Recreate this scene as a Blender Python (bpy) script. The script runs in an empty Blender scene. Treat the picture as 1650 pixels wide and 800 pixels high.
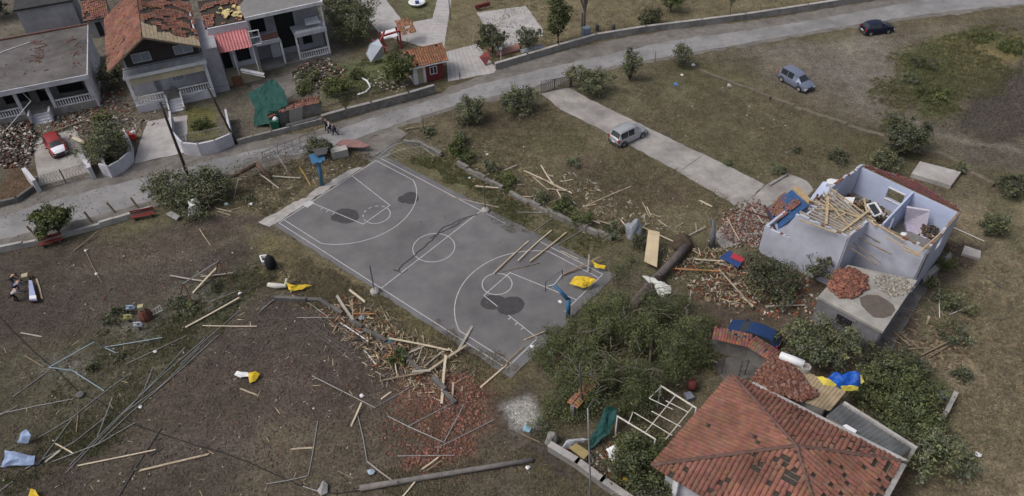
import bpy, bmesh, math, random
import numpy as np
from mathutils import Vector, Matrix, noise as mnoise
rnd = random.Random(7)
nrg = np.random.default_rng(7)
# ---------------------------------------------------------------- camera (solved from the court's markings)
FPX, CAMH, PITCH, ROLL = 1238.39, 47.18, 0.7464, -0.033
CF = np.array([0, math.cos(PITCH), -math.sin(PITCH)]); _R = np.array([1., 0, 0]); _U = np.cross(_R, CF)
CR = _R*math.cos(ROLL)+_U*math.sin(ROLL); CU = -_R*math.sin(ROLL)+_U*math.cos(ROLL)
sc = bpy.context.scene
COL = sc.collection
cam = bpy.data.objects.new('camera', bpy.data.cameras.new('camera'))
COL.objects.link(cam)
mw = Matrix.Identity(4)
for i in range(3):
    mw[i][0] = CR[i]; mw[i][1] = CU[i]; mw[i][2] = -CF[i]
mw[2][3] = CAMH
cam.matrix_world = mw
cam.data.sensor_width = 36
cam.data.lens = FPX/1650*36
cam.data.clip_end = 2000
sc.camera = cam
# ---------------------------------------------------------------- world, sun, exposure
w = bpy.data.worlds.new('World'); sc.world = w; w.use_nodes = True
nt = w.node_tree; nt.nodes.clear()
sky = nt.nodes.new('ShaderNodeTexSky'); sky.sky_type = 'NISHITA'; sky.sun_disc = False
SUN_EL, SUN_AZ = math.radians(56), math.radians(-104)     # azimuth measured from +Y towards +X
sky.sun_elevation = SUN_EL; sky.sun_rotation = SUN_AZ
sky.air_density = 1.0; sky.dust_density = 6.0; sky.ozone_density = 1.0
bg = nt.nodes.new('ShaderNodeBackground'); bg.inputs[1].default_value = 0.11
out = nt.nodes.new('ShaderNodeOutputWorld')
hs = nt.nodes.new('ShaderNodeHueSaturation'); hs.inputs['Saturation'].default_value = .62     # grey overcast
nt.links.new(sky.outputs[0], hs.inputs['Color']); nt.links.new(hs.outputs[0], bg.inputs[0]); nt.links.new(bg.outputs[0], out.inputs[0])
sun = bpy.data.objects.new('sun', bpy.data.lights.new('sun', 'SUN')); COL.objects.link(sun)
sun.data.energy = 1.0; sun.data.angle = math.radians(18); sun.data.color = (1, 0.97, 0.93)
sd = Vector((math.sin(SUN_AZ)*math.cos(SUN_EL), math.cos(SUN_AZ)*math.cos(SUN_EL), math.sin(SUN_EL)))
sun.rotation_euler = sd.to_track_quat('Z', 'Y').to_euler()
sun.location = (0, 60, 60)
sc.view_settings.view_transform = 'Standard'; sc.view_settings.look = 'None'
sc.view_settings.exposure = 0.16; sc.view_settings.gamma = 1
sc.view_settings.use_curve_mapping = False

# ---------------------------------------------------------------- pixel of the photograph -> point at height z
def P(u, v, z=0.0):
    d = CF+CR*(u-825)/FPX-CU*(v-400)/FPX
    s = (z-CAMH)/d[2]
    return Vector((d[0]*s, d[1]*s, z))
def project(X, Y, Z):
    d = np.stack([X, Y, Z-CAMH], -1); zz = d@CF
    return 825+FPX*(d@CR)/zz, 400-FPX*(d@CU)/zz
# ---------------------------------------------------------------- materials
MATS = {}
def mat(name, col, rough=.9, var=.25, scale=3.0, bump=.0, bscale=None, metal=0.0, col2=None, attr=None, spec=.3, alpha=None, trans=0, wave=None, stain=0.0):
    if name in MATS: return MATS[name]
    m = bpy.data.materials.new(name); m.use_nodes = True
    t = m.node_tree; L = t.links; b = t.nodes['Principled BSDF']
    b.inputs['Roughness'].default_value = rough; b.inputs['Metallic'].default_value = metal
    b.inputs['Specular IOR Level'].default_value = spec
    tc = t.nodes.new('ShaderNodeTexCoord')
    n = t.nodes.new('ShaderNodeTexNoise'); n.inputs['Scale'].default_value = scale; n.inputs['Detail'].default_value = 9; n.inputs['Roughness'].default_value = .68
    L.new(tc.outputs['Object'], n.inputs['Vector'])
    r = t.nodes.new('ShaderNodeMapRange'); r.inputs['From Min'].default_value = .32; r.inputs['From Max'].default_value = .68
    r.inputs['To Min'].default_value = 0; r.inputs['To Max'].default_value = 1
    L.new(n.outputs['Fac'], r.inputs['Value'])
    mx = t.nodes.new('ShaderNodeMix'); mx.data_type = 'RGBA'
    c2 = col2 if col2 else [min(1, c*(1+var)) for c in col]
    c1 = col if col2 else [c*(1-var) for c in col]
    mx.inputs['A'].default_value = (*c1, 1); mx.inputs['B'].default_value = (*c2, 1)
    L.new(r.outputs[0], mx.inputs['Factor']); last = mx.outputs['Result']
    if attr:
        a = t.nodes.new('ShaderNodeAttribute'); a.attribute_name = attr
        mu = t.nodes.new('ShaderNodeMix'); mu.data_type = 'RGBA'; mu.blend_type = 'MULTIPLY'; mu.inputs['Factor'].default_value = 1
        L.new(last, mu.inputs['A']); L.new(a.outputs['Color'], mu.inputs['B']); last = mu.outputs['Result']
    if stain:
        n3 = t.nodes.new('ShaderNodeTexNoise'); n3.inputs['Scale'].default_value = scale*.28; n3.inputs['Detail'].default_value = 5
        L.new(tc.outputs['Object'], n3.inputs['Vector'])
        r3 = t.nodes.new('ShaderNodeMapRange'); r3.inputs['From Min'].default_value = .42; r3.inputs['From Max'].default_value = .66
        r3.inputs['To Min'].default_value = 1; r3.inputs['To Max'].default_value = 1-stain
        L.new(n3.outputs['Fac'], r3.inputs['Value'])
        m3 = t.nodes.new('ShaderNodeMix'); m3.data_type = 'RGBA'; m3.blend_type = 'MULTIPLY'; m3.inputs['Factor'].default_value = 1
        L.new(last, m3.inputs['A']); L.new(r3.outputs[0], m3.inputs['B']); last = m3.outputs['Result']
    L.new(last, b.inputs['Base Color'])
    if bump:
        n2 = t.nodes.new('ShaderNodeTexNoise'); n2.inputs['Scale'].default_value = bscale or scale*6; n2.inputs['Detail'].default_value = 6
        L.new(tc.outputs['Object'], n2.inputs['Vector'])
        bp = t.nodes.new('ShaderNodeBump'); bp.inputs['Strength'].default_value = bump; bp.inputs['Distance'].default_value = .05
        L.new(n2.outputs['Fac'], bp.inputs['Height']); L.new(bp.outputs[0], b.inputs['Normal'])
    if trans:
        b.inputs['Transmission Weight'].default_value = trans
    MATS[name] = m
    return m
WOOD = mat('raw_timber', (.42, .33, .21), .8, .22, 2.5, .3)
WOODD = mat('weathered_timber', (.22, .17, .12), .85, .3, 2.5, .3)
WOODO = mat('orange_timber', (.42, .2, .08), .8, .25, 2.5, .2)
BARK = mat('bark', (.09, .07, .055), .95, .4, 4, .8)
BARKG = mat('grey_bark', (.15, .13, .115), .95, .35, 3, .8)
STEEL = mat('galvanised_steel', (.3, .3, .3), .5, .25, 6, metal=.25)
STEELD = mat('dark_steel', (.09, .09, .095), .6, .3, 6, metal=.2)
WHITEP = mat('white_paint', (.74, .75, .78), .6, .14, 2, stain=.25)
CONC = mat('concrete', (.27, .26, .25), .92, .25, 1.6, .3, 14, stain=.3)
CONCL = mat('pale_concrete', (.38, .365, .35), .92, .22, 1.4, .3, 14, stain=.25)
CONCD = mat('dark_concrete', (.13, .125, .12), .92, .3, 1.2, .3, 14, stain=.3)
STUCCO = mat('blue_grey_stucco', (.46, .48, .57), .9, .12, .9, .15, 18, stain=.16)
STUCCOI = mat('interior_plaster', (.47, .53, .7), .9, .08, .8, .1, 18, stain=.1)
STUCCOW = mat('white_stucco', (.55, .55, .6), .9, .12, 1.1, .15, 18, stain=.25)
STUCCOG = mat('grey_stucco', (.34, .34, .37), .9, .15, 1.1, .15, 18, stain=.25)
CREAM = mat('cream_stucco', (.42, .37, .26), .9, .15, 1.1, .15, 18, stain=.25)
DARKIN = mat('dark_interior', (.03, .03, .032), .9, .3, 2)  # near-black; behind openings the colour holds the shade of unlit rooms
GLASS = mat('window_glass', (.03, .035, .04), .08, .2, 3, spec=.6)
TILE = mat('clay_tile', (.235, .112, .082), .9, .3, 1.2, .3, attr='tint', stain=.3)
TILEO = mat('orange_clay_tile', (.26, .125, .072), .85, .3, 3, .3, attr='tint')
UNDER = mat('roof_underlay', (.05, .042, .036), .95, .35, 3)
BRICK = mat('broken_brick', (.205, .1, .075), .92, .35, 5, .3, attr='tint')
CHIP = mat('pale_chips', (.5, .47, .42), .9, .3, 5, attr='tint')
LEAF = mat('olive_leaf', (.13, .137, .09), .75, .35, 1.1, attr='tint')
LEAFP = mat('pine_needle', (.1, .112, .058), .8, .4, .8, attr='tint')
LEAFG = mat('fresh_leaf', (.1, .115, .05), .7, .35, 1.1, attr='tint')
LEAFD = mat('dark_leaf', (.088, .092, .064), .7, .35, 1.1, attr='tint')
RUBBER = mat('tyre_rubber', (.02, .02, .021), .85, .2, 5)
PLASW = mat('white_plastic', (.7, .71, .73), .5, .1, 4)
PLASY = mat('yellow_plastic', (.72, .48, .02), .55, .2, 5, .3)
BLUEP = mat('blue_post_paint', (.045, .14, .26), .5, .2, 3)
# ---------------------------------------------------------------- mesh collector
class MB:
    def __init__(s): s.v = []; s.f = []; s.t = []; s.cur = 1.0
    def add(s, vs, fs):
        s.k = getattr(s, 'k', [])+[(len(s.v), len(s.f))]
        o = len(s.v); s.v += [tuple(x) for x in vs]
        for f in fs: s.f.append(tuple(o+i for i in f)); s.t.append(s.cur)
        return s
    def box(s, c, size, rz=0, R=None, tilt=None):
        hx, hy, hz = size[0]/2, size[1]/2, size[2]/2
        M = R if R is not None else Matrix.Rotation(rz, 3, 'Z')
        c = Vector(c)
        vs = [c+M@Vector((x*hx, y*hy, z*hz)) for z in (-1, 1) for x, y in ((-1, -1), (1, -1), (1, 1), (-1, 1))]
        return s.add(vs, [(0, 3, 2, 1), (4, 5, 6, 7), (0, 1, 5, 4), (1, 2, 6, 5), (2, 3, 7, 6), (3, 0, 4, 7)])
    def b(s, x0, x1, y0, y1, z0, z1):
        return s.box(((x0+x1)/2, (y0+y1)/2, (z0+z1)/2), (abs(x1-x0), abs(y1-y0), abs(z1-z0)))
    def beam(s, a, b, wd, th, jag=0):
        a, b = Vector(a), Vector(b); d = b-a; L = d.length
        if L < 1e-4: return s
        d.normalize(); up = Vector((0, 0, 1)) if abs(d.z) < .95 else Vector((1, 0, 0))
        x = d.cross(up).normalized(); y = x.cross(d).normalized(); vs = []
        for p, e in ((a, -1), (b, 1)):
            for i, (sx, sy) in enumerate(((-1, -1), (1, -1), (1, 1), (-1, 1))):
                q = p+x*sx*wd/2+y*sy*th/2
                if jag: q += d*e*rnd.uniform(0, jag)
                vs.append(q)
        return s.add(vs, [(0, 1, 2, 3), (7, 6, 5, 4), (0, 4, 5, 1), (1, 5, 6, 2), (2, 6, 7, 3), (3, 7, 4, 0)])
    def tube(s, pts, r, n=6, r2=None, cap=True):
        pts = [Vector(p) for p in pts]; k = len(pts); vs = []; fs = []
        rs = [r+(r2-r)*i/(k-1) for i in range(k)] if r2 is not None else (r if isinstance(r, (list, tuple)) else [r]*k)
        prev = None
        for i, p in enumerate(pts):
            d = (pts[min(i+1, k-1)]-pts[max(i-1, 0)])
            d = d.normalized() if d.length > 1e-6 else Vector((0, 0, 1))
            ref = prev if prev else (Vector((0, 0, 1)) if abs(d.z) < .9 else Vector((1, 0, 0)))
            x = (ref-d*ref.dot(d)); x = x.normalized() if x.length > 1e-4 else d.orthogonal().normalized()
            prev = x; y = d.cross(x)
            for j in range(n):
                a = 2*math.pi*j/n; vs.append(p+(x*math.cos(a)+y*math.sin(a))*rs[i])
        for i in range(k-1):
            for j in range(n):
                fs.append((i*n+j, i*n+(j+1) % n, (i+1)*n+(j+1) % n, (i+1)*n+j))
        if cap: fs += [tuple(range(n))[::-1], tuple((k-1)*n+j for j in range(n))]
        return s.add(vs, fs)
    def prism(s, poly, z0, z1):
        n = len(poly)
        zz0 = z0 if isinstance(z0, (list, tuple)) else [z0]*n; zz1 = z1 if isinstance(z1, (list, tuple)) else [z1]*n
        vs = [(p[0], p[1], zz0[i]) for i, p in enumerate(poly)]+[(p[0], p[1], zz1[i]) for i, p in enumerate(poly)]
        return s.add(vs, [tuple(range(n))[::-1], tuple(range(n, 2*n))]+[(i, (i+1) % n, n+(i+1) % n, n+i) for i in range(n)])
    def slab(s, pts, th):              # thick sheet through 3-D corner points
        pts = [Vector(p) for p in pts]; n = len(pts)
        nn = (pts[1]-pts[0]).cross(pts[-1]-pts[0]).normalized()
        if nn.z < 0: nn = -nn
        vs = pts+[p-nn*th for p in pts]
        return s.add(vs, [tuple(range(n)), tuple(range(n, 2*n))[::-1]]+[(i, n+i, n+(i+1) % n, (i+1) % n) for i in range(n)])
    def lathe(s, c, prof, n=12, axis='Z', R=None):
        c = Vector(c); vs = []; fs = []; k = len(prof)
        for r, z in prof:
            for j in range(n):
                a = 2*math.pi*j/n
                q = Vector((r*math.cos(a), r*math.sin(a), z))
                if axis == 'Y': q = Vector((q.x, q.z, q.y))
                if axis == 'X': q = Vector((q.z, q.x, q.y))
                if R is not None: q = R@q
                vs.append(c+q)
        for i in range(k-1):
            for j in range(n): fs.append((i*n+j, i*n+(j+1) % n, (i+1)*n+(j+1) % n, (i+1)*n+j))
        fs += [tuple(range(n))[::-1], tuple((k-1)*n+j for j in range(n))]
        return s.add(vs, fs)
    def wall(s, a, b, z0, z1, th, ops=()):   # wall from a to b (xy) with openings (s0,s1,za,zb)
        a, b = Vector((a[0], a[1], 0)), Vector((b[0], b[1], 0)); L = (b-a).length; d = (b-a)/L
        ang = math.atan2(d.y, d.x)
        def seg(s0, s1, za, zb):
            if s1-s0 < .01 or zb-za < .01: return
            c = a+d*(s0+s1)/2; s.box((c.x, c.y, (za+zb)/2), (s1-s0, th, zb-za), ang)
        x = 0
        for s0, s1, za, zb in sorted(ops):
            seg(x, s0, z0, z1); seg(s0, s1, z0, za); seg(s0, s1, zb, z1); x = s1
        seg(x, L, z0, z1)
        return s
    def each(s, name, m, parent=None, labels=None):      # every piece a part of its own
        ks = s.k+[(len(s.v), len(s.f))]; out = []
        for (a, fa), (b_, fb) in zip(ks[:-1], ks[1:]):
            q = MB(); q.v = s.v[a:b_]; q.f = [tuple(i-a for i in f) for f in s.f[fa:fb]]; q.t = s.t[fa:fb]
            out.append(q.build(name, m, parent))
        return out
    def build(s, name, m, parent=None, origin=None, smooth=False, label=None):
        me = bpy.data.meshes.new(name)
        o = Vector(origin) if origin is not None else Vector((0, 0, 0))
        me.from_pydata([tuple(Vector(v)-o) for v in s.v], [], s.f); me.update()
        ca = me.color_attributes.new('tint', 'FLOAT_COLOR', 'CORNER')
        cols = np.ones((len(me.loops), 4), np.float32)
        i = 0
        for f, t in zip(s.f, s.t):
            n = len(f); cols[i:i+n, :3] = t; i += n
        ca.data.foreach_set('color', cols.ravel())
        if smooth: me.polygons.foreach_set('use_smooth', [True]*len(me.polygons))
        me.materials.append(m)
        ob = bpy.data.objects.new(name, me); COL.objects.link(ob)
        ob.location = o
        if parent is not None:
            ob.parent = parent
            if label: ob['label'] = label
        return ob
def npmesh(name, V, F, m, tint=None, parent=None, loc=(0, 0, 0)):
    me = bpy.data.meshes.new(name); V = np.asarray(V, np.float32)-np.asarray(loc, np.float32); F = np.asarray(F, np.int32)
    nf, k = F.shape
    me.vertices.add(len(V)); me.vertices.foreach_set('co', V.ravel())
    me.loops.add(nf*k); me.loops.foreach_set('vertex_index', F.ravel())
    me.polygons.add(nf); me.polygons.foreach_set('loop_start', np.arange(0, nf*k, k, dtype=np.int32))
    me.polygons.foreach_set('loop_total', np.full(nf, k, np.int32))
    me.update(calc_edges=True)
    if tint is not None:
        ca = me.color_attributes.new('tint', 'FLOAT_COLOR', 'CORNER')
        c = np.ones((nf, k, 4), np.float32); c[:, :, :3] = np.asarray(tint, np.float32).reshape(nf, 1, -1)
        ca.data.foreach_set('color', c.ravel())
    me.materials.append(m)
    ob = bpy.data.objects.new(name, me); COL.objects.link(ob)
    if parent is not None: ob.parent = parent
    else: ob.location = loc
    return ob
def tag(o, label=None, cat=None, group=None, kind=None):
    if label: o['label'] = label
    if cat: o['category'] = cat
    if group: o['group'] = group
    if kind: o['kind'] = kind
    return o
def thing(name, label, cat, loc=(0, 0, 0), rz=0, group=None):
    o = bpy.data.objects.new(name, None); COL.objects.link(o)
    o.location = loc; o.rotation_euler = (0, 0, rz); o.empty_display_size = .2
    return tag(o, label, cat, group)
def one(name, mb, m, label, cat, group=None, smooth=False):      # a thing that is a single mesh, origin at its base
    a = np.array(mb.v); c = (a[:, 0].mean(), a[:, 1].mean(), a[:, 2].min())
    return tag(mb.build(name, m, None, c, smooth), label, cat, group)
def copy_tree(o, parent=None):
    c = o.copy(); COL.objects.link(c)
    if parent is not None: c.parent = parent
    for ch in list(o.children): copy_tree(ch, c)
    return c
# ---------------------------------------------------------------- ground
def cuts(a, b, step, far):
    mid = list(np.arange(a, b+step/2, step)); lo = []; hi = []; s = step; x = a
    while x > -far: s *= 1.35; x -= s; lo.append(x)
    s = step; x = b
    while x < far: s *= 1.35; x += s; hi.append(x)
    return np.array(lo[::-1]+mid+hi)
gx = cuts(-92, 92, .4, 600); gy = cuts(24, 132, .4, 700)
GX, GY = np.meshgrid(gx, gy); nx, ny = len(gx), len(gy)
def fbm(X, Y, s, seed):
    r = np.random.default_rng(seed); out = np.zeros_like(X); amp = 1; tot = 0
    for o in range(4):
        T = r.random((64, 64)); xs = X/s*(2**o); ys = Y/s*(2**o)
        xi = np.floor(xs).astype(int); yi = np.floor(ys).astype(int); fx = xs-xi; fy = ys-yi
        fx = fx*fx*(3-2*fx); fy = fy*fy*(3-2*fy)
        g = lambda a, b: T[a % 64, b % 64]
        out += amp*((g(xi, yi)*(1-fx)+g(xi+1, yi)*fx)*(1-fy)+(g(xi, yi+1)*(1-fx)+g(xi+1, yi+1)*fx)*fy); tot += amp; amp *= .55
    return out/tot-.5
DD = np.sqrt(GX**2+GY**2); ok = GY > 5
U, V = project(GX, np.maximum(GY, 5), np.zeros_like(GX))
wu = fbm(GX, GY, 6, 1)*46; wv = fbm(GX, GY, 6, 2)*34
Uw, Vw = U+wu, V+wv
C = np.zeros((ny, nx, 3)); C[:] = (.1, .088, .062)
def pmask(poly, soft):
    poly = np.array(poly, float); inside = np.zeros(Uw.shape, bool); dist = np.full(Uw.shape, 1e9)
    n = len(poly)
    for i in range(n):
        x0, y0 = poly[i]; x1, y1 = poly[(i+1) % n]
        c = ((y0 > Vw) != (y1 > Vw))
        xi = (x1-x0)*(Vw-y0)/((y1-y0) if y1 != y0 else 1e-9)+x0
        inside ^= c & (Uw < xi)
        dx, dy = x1-x0, y1-y0; t = np.clip(((Uw-x0)*dx+(Vw-y0)*dy)/(dx*dx+dy*dy+1e-9), 0, 1)
        dist = np.minimum(dist, np.hypot(Uw-x0-t*dx, Vw-y0-t*dy))
    sd_ = np.where(inside, dist, -dist)
    return np.clip(sd_/soft+.5, 0, 1)
def paint(poly, col, soft=18, op=1.0, patch=0, seed=3):
    m = pmask(poly, soft)*op
    if patch: m = m*np.clip(.5+fbm(GX, GY, patch, seed)*6, 0, 1)
    C[:] = C*(1-m[..., None])+np.array(col)*m[..., None]
def ell(u, v, a, b, n=14): return [(u+a*math.cos(6.283*i/n), v+b*math.sin(6.283*i/n)) for i in range(n)]
DIRT = (.074, .062, .055)
paint([(-400, 330), (60, 400), (200, 380), (330, 340), (430, 350), (470, 400), (600, 500), (760, 600), (860, 620), (900, 720), (1000, 900), (-400, 900)], DIRT, 20)
paint([(100, 400), (380, 350), (420, 380), (300, 420), (150, 430)], (.086, .069, .057), 30, .6)
paint([(240, 580), (560, 560), (700, 690), (500, 760), (260, 700)], (.078, .061, .055), 50, .8)
paint([(-100, 600), (150, 530), (330, 450), (440, 400), (480, 450), (350, 540), (190, 660), (-100, 780)], (.084, .08, .056), 30, .8)
paint([(420, 690), (760, 640), (1000, 900), (350, 850)], (.1, .085, .065), 40, .8)
paint([(400, 370), (470, 392), (860, 590), (830, 640), (620, 550), (430, 460)], (.118, .1, .06), 14, .9)
paint([(300, 320), (540, 235), (620, 250), (440, 350)], (.12, .103, .066), 20, .9)
paint([(600, 250), (690, 225), (1000, 400), (930, 430)], (.12, .11, .07), 14, .9)
paint([(690, 200), (870, 160), (1210, 350), (1150, 410), (1000, 375)], (.122, .105, .072), 16, 1)
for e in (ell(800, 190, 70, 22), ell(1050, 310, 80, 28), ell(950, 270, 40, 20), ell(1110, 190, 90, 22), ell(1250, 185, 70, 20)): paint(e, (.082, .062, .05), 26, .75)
paint([(950, 130), (1130, 100), (1400, 220), (1350, 270), (1220, 290)], (.115, .105, .07), 18, .6)
for e in (ell(1215, 270, 60, 20), ell(1110, 115, 40, 16), ell(1410, 245, 60, 22), ell(1160, 125, 60, 12), ell(1100, 400, 50, 25), ell(890, 225, 50, 20)): paint(e, (.088, .086, .052), 18, .7)
paint([(1120, 80), (1400, 60), (1800, 10), (1800, 300), (1560, 270)], (.12, .104, .085), 14, .9)
paint([(1200, 85), (1400, 60), (1440, 90), (1420, 180), (1300, 110)], (.15, .14, .13), 30, .8)
paint([(1480, 190), (1800, 260), (1800, 300), (1560, 270)], (.088, .078, .07), 18, .8)
paint([(1450, 90), (1530, 60), (1650, 50), (1650, 90), (1540, 120), (1560, 190), (1480, 190)], (.078, .086, .038), 18, .9)
paint([(1520, 75), (1640, 60), (1640, 100), (1560, 120)], (.2, .16, .09), 26, .85)
paint([(1540, 200), (1655, 85), (1800, 90), (1800, 190), (1600, 235)], (.068, .06, .052), 14, .9)
paint([(1530, 330), (1800, 300), (1800, 900), (1440, 900), (1530, 640), (1480, 500)], (.19, .16, .112), 24, 1)
paint([(1580, 330), (1650, 300), (1650, 420), (1600, 400)], (.1, .1, .062), 24, .8)
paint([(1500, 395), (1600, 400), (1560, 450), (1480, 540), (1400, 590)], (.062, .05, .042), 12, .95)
paint([(1480, 500), (1560, 450), (1580, 560), (1480, 600)], (.105, .1, .066), 18, .8)
paint([(1130, 420), (1320, 420), (1360, 600), (1180, 640), (1100, 520)], (.085, .068, .054), 20, 1)
paint([(900, 380), (1180, 400), (1150, 470), (1000, 460)], (.085, .08, .052), 20, .8)
paint([(600, -60), (1500, -60), (1400, 0), (1000, 60), (800, 100), (720, 80)], (.135, .117, .076), 14, 1)
paint([(620, -40), (700, -40), (697, 30), (655, 38)], (.1, .105, .06), 8, .8)
paint([(-200, -100), (560, -100), (560, 140), (380, 230), (0, 340), (-200, 360)], (.11, .1, .085), 20, 1)
paint([(0, 265), (50, 265), (55, 320), (0, 335)], (.09, .062, .045), 10, 1)
paint([(540, 95), (610, 90), (640, 125), (520, 160)], (.085, .095, .05), 10, 1)
paint([(300, 180), (345, 175), (345, 220), (305, 222)], (.13, .125, .055), 8, 1)
paint([(640, 610), (800, 600), (800, 690), (700, 720), (640, 650)], (.13, .075, .055), 26, .75)
paint([(680, 720), (770, 700), (760, 740), (640, 760)], (.15, .07, .05), 16, .6)
paint([(815, 650), (860, 635), (880, 690), (830, 690)], (.33, .33, .33), 14, .95)
def track(pts, wd, col, op):
    for i in range(len(pts)-1):
        (u0, v0), (u1, v1) = pts[i], pts[i+1]; d = math.hypot(u1-u0, v1-v0); nx_, ny_ = -(v1-v0)/d*wd, (u1-u0)/d*wd*.7
        paint([(u0+nx_, v0+ny_), (u1+nx_, v1+ny_), (u1-nx_, v1-ny_), (u0-nx_, v0-ny_)], col, 7, op)
for dx in (0, 22): track([(1375+dx, 70), (1362+dx, 100), (1368+dx, 135), (1400+dx, 170), (1460+dx, 200), (1540+dx, 224), (1660+dx, 246)], 4, (.17, .155, .14), .6)
track([(0, 450), (160, 430), (330, 400), (430, 385)], 10, (.105, .09, .075), .5)
track([(600, 800), (760, 760), (860, 700)], 9, (.12, .1, .08), .5)
track([(1590, 330), (1640, 470), (1600, 640), (1640, 820)], 12, (.2, .17, .125), .6)
for i in range(9): track([(1560+i*11, 215-i*2), (1640+i*12, 95+i*8)], 1.6, (.1, .088, .075), .6)
for u, v in ((330, 480), (230, 520), (110, 590)): paint(ell(u, v, 50, 20), (.12, .118, .11), 25, .6)
n1 = fbm(GX, GY, 3.2, 11); n2 = fbm(GX, GY, 11, 12); n3 = fbm(GX, GY, 1.3, 13)
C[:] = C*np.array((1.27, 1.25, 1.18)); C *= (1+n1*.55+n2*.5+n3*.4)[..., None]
gsel = np.clip(fbm(GX, GY, 7, 15)*5, 0, 1)[..., None]
C = C*(1-gsel*.25)+C*np.array((.85, .96, .72))*gsel*.25
idx = np.arange(nx*ny).reshape(ny, nx)
Fq = np.stack([idx[:-1, :-1], idx[:-1, 1:], idx[1:, 1:], idx[1:, :-1]], -1).reshape(-1, 4)
GM = bpy.data.materials.new('soil_and_dry_grass'); GM.use_nodes = True
t = GM.node_tree; L = t.links; b = t.nodes['Principled BSDF']; b.inputs['Roughness'].default_value = .95; b.inputs['Specular IOR Level'].default_value = .15
at = t.nodes.new('ShaderNodeAttribute'); at.attribute_name = 'zone'
tc = t.nodes.new('ShaderNodeTexCoord'); last = at.outputs['Color']
for s_, lo, hi, amp in ((1.1, .3, .7, .32), (4.5, .32, .68, .5), (17, .34, .66, .55)):
    n = t.nodes.new('ShaderNodeTexNoise'); n.inputs['Scale'].default_value = s_; n.inputs['Detail'].default_value = 4; n.inputs['Roughness'].default_value = .7
    L.new(tc.outputs['Object'], n.inputs['Vector'])
    r = t.nodes.new('ShaderNodeMapRange'); r.inputs['From Min'].default_value = lo; r.inputs['From Max'].default_value = hi
    r.inputs['To Min'].default_value = 1-amp; r.inputs['To Max'].default_value = 1+amp; L.new(n.outputs['Fac'], r.inputs['Value'])
    m_ = t.nodes.new('ShaderNodeMix'); m_.data_type = 'RGBA'; m_.blend_type = 'MULTIPLY'; m_.inputs['Factor'].default_value = 1; m_.clamp_result = False
    L.new(last, m_.inputs['A']); L.new(r.outputs[0], m_.inputs['B']); last = m_.outputs['Result']
L.new(last, b.inputs['Base Color'])
n = t.nodes.new('ShaderNodeTexNoise'); n.inputs['Scale'].default_value = 7; n.inputs['Detail'].default_value = 8; n.inputs['Roughness'].default_value = .75
L.new(tc.outputs['Object'], n.inputs['Vector'])
bp = t.nodes.new('ShaderNodeBump'); bp.inputs['Strength'].default_value = .9; bp.inputs['Distance'].default_value = .22
L.new(n.outputs['Fac'], bp.inputs['Height']); L.new(bp.outputs[0], b.inputs['Normal'])
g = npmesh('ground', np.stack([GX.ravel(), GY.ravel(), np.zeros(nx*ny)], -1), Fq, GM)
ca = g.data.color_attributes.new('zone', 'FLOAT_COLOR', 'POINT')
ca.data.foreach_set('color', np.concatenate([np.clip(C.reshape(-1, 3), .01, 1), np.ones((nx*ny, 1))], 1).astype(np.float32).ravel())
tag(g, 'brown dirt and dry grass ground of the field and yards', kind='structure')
# ---------------------------------------------------------------- flush sheets on the ground
def sheet(name, px, z, m, label, jag=.0, step=.6, th=0, world=False, parent=None, kind='structure'):
    pts = [Vector((p[0], p[1], 0)) if world else P(p[0], p[1]) for p in px]; q = []
    n = len(pts)
    for i in range(n):
        a, b = pts[i], pts[(i+1) % n]; L_ = (b-a).length; k = max(1, int(L_/step)) if jag else 1
        nr = Vector((-(b-a).y, (b-a).x, 0)).normalized() if L_ > 0 else Vector()
        for j in range(k):
            p = a.lerp(b, j/k)
            if jag: p = p+nr*(mnoise.noise(p*.8)*jag*1.4+mnoise.noise(p*3)*jag*.8)
            q.append(p)
    bm = bmesh.new(); vs = [bm.verts.new((p.x, p.y, z)) for p in q]; f = bm.faces.new(vs)
    if f.normal.z < 0 or f.calc_area() and (f.normal_update() or f.normal.z < 0): f.normal_flip()
    ed = list(bm.edges)
    r = bmesh.ops.extrude_edge_only(bm, edges=ed)
    for v in [x for x in r['geom'] if isinstance(x, bmesh.types.BMVert)]: v.co.z = z-(th or z+.02)
    bmesh.ops.triangulate(bm, faces=[x for x in bm.faces if len(x.verts) > 4])
    me = bpy.data.meshes.new(name); bm.to_mesh(me); bm.free(); me.materials.append(m)
    o = bpy.data.objects.new(name, me); COL.objects.link(o)
    if parent is not None: o.parent = parent
    else: tag(o, label, kind=kind)
    return o
ROADM = mat('worn_road', (.25, .245, .25), .9, .16, .8, .25, 20, stain=.28)
SHOULD = mat('road_shoulder_dirt', (.175, .162, .148), .95, .25, 1.5, .4, 12, stain=.3)
COURTM = mat('court_asphalt', (.128, .125, .135), .88, .1, .55, .3, 30, stain=.22, col2=(.178, .172, .172))
DRIVEM = mat('driveway_concrete', (.32, .305, .29), .9, .2, 1.0, .3, 20, stain=.32)
TILEW = mat('pale_paving', (.4, .385, .38), .85, .14, 1.4, .2, 12, stain=.2)
LINEM = mat('line_paint', (.3, .3, .31), .75, .16, 7, col2=(.56, .56, .58))
up = [(-300, 440), (0, 338), (50, 318), (62, 306), (152, 280), (215, 262), (300, 250), (380, 232), (500, 213), (600, 180), (700, 152), (800, 112), (900, 84), (1000, 62), (1100, 45), (1200, 35), (1300, 20), (1400, 3), (1500, -14), (1800, -60)]
lo = [(1800, -8), (1650, 9), (1500, 28), (1350, 48), (1200, 75), (1100, 92), (1000, 110), (920, 127), (880, 147), (740, 174), (640, 207), (560, 238), (480, 257), (400, 275), (330, 303), (240, 338), (150, 363), (60, 390), (0, 402), (-300, 480)]
sheet('road_verge', up+lo, .004, SHOULD, 'dusty grey verge along both sides of the village road', .35)
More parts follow.
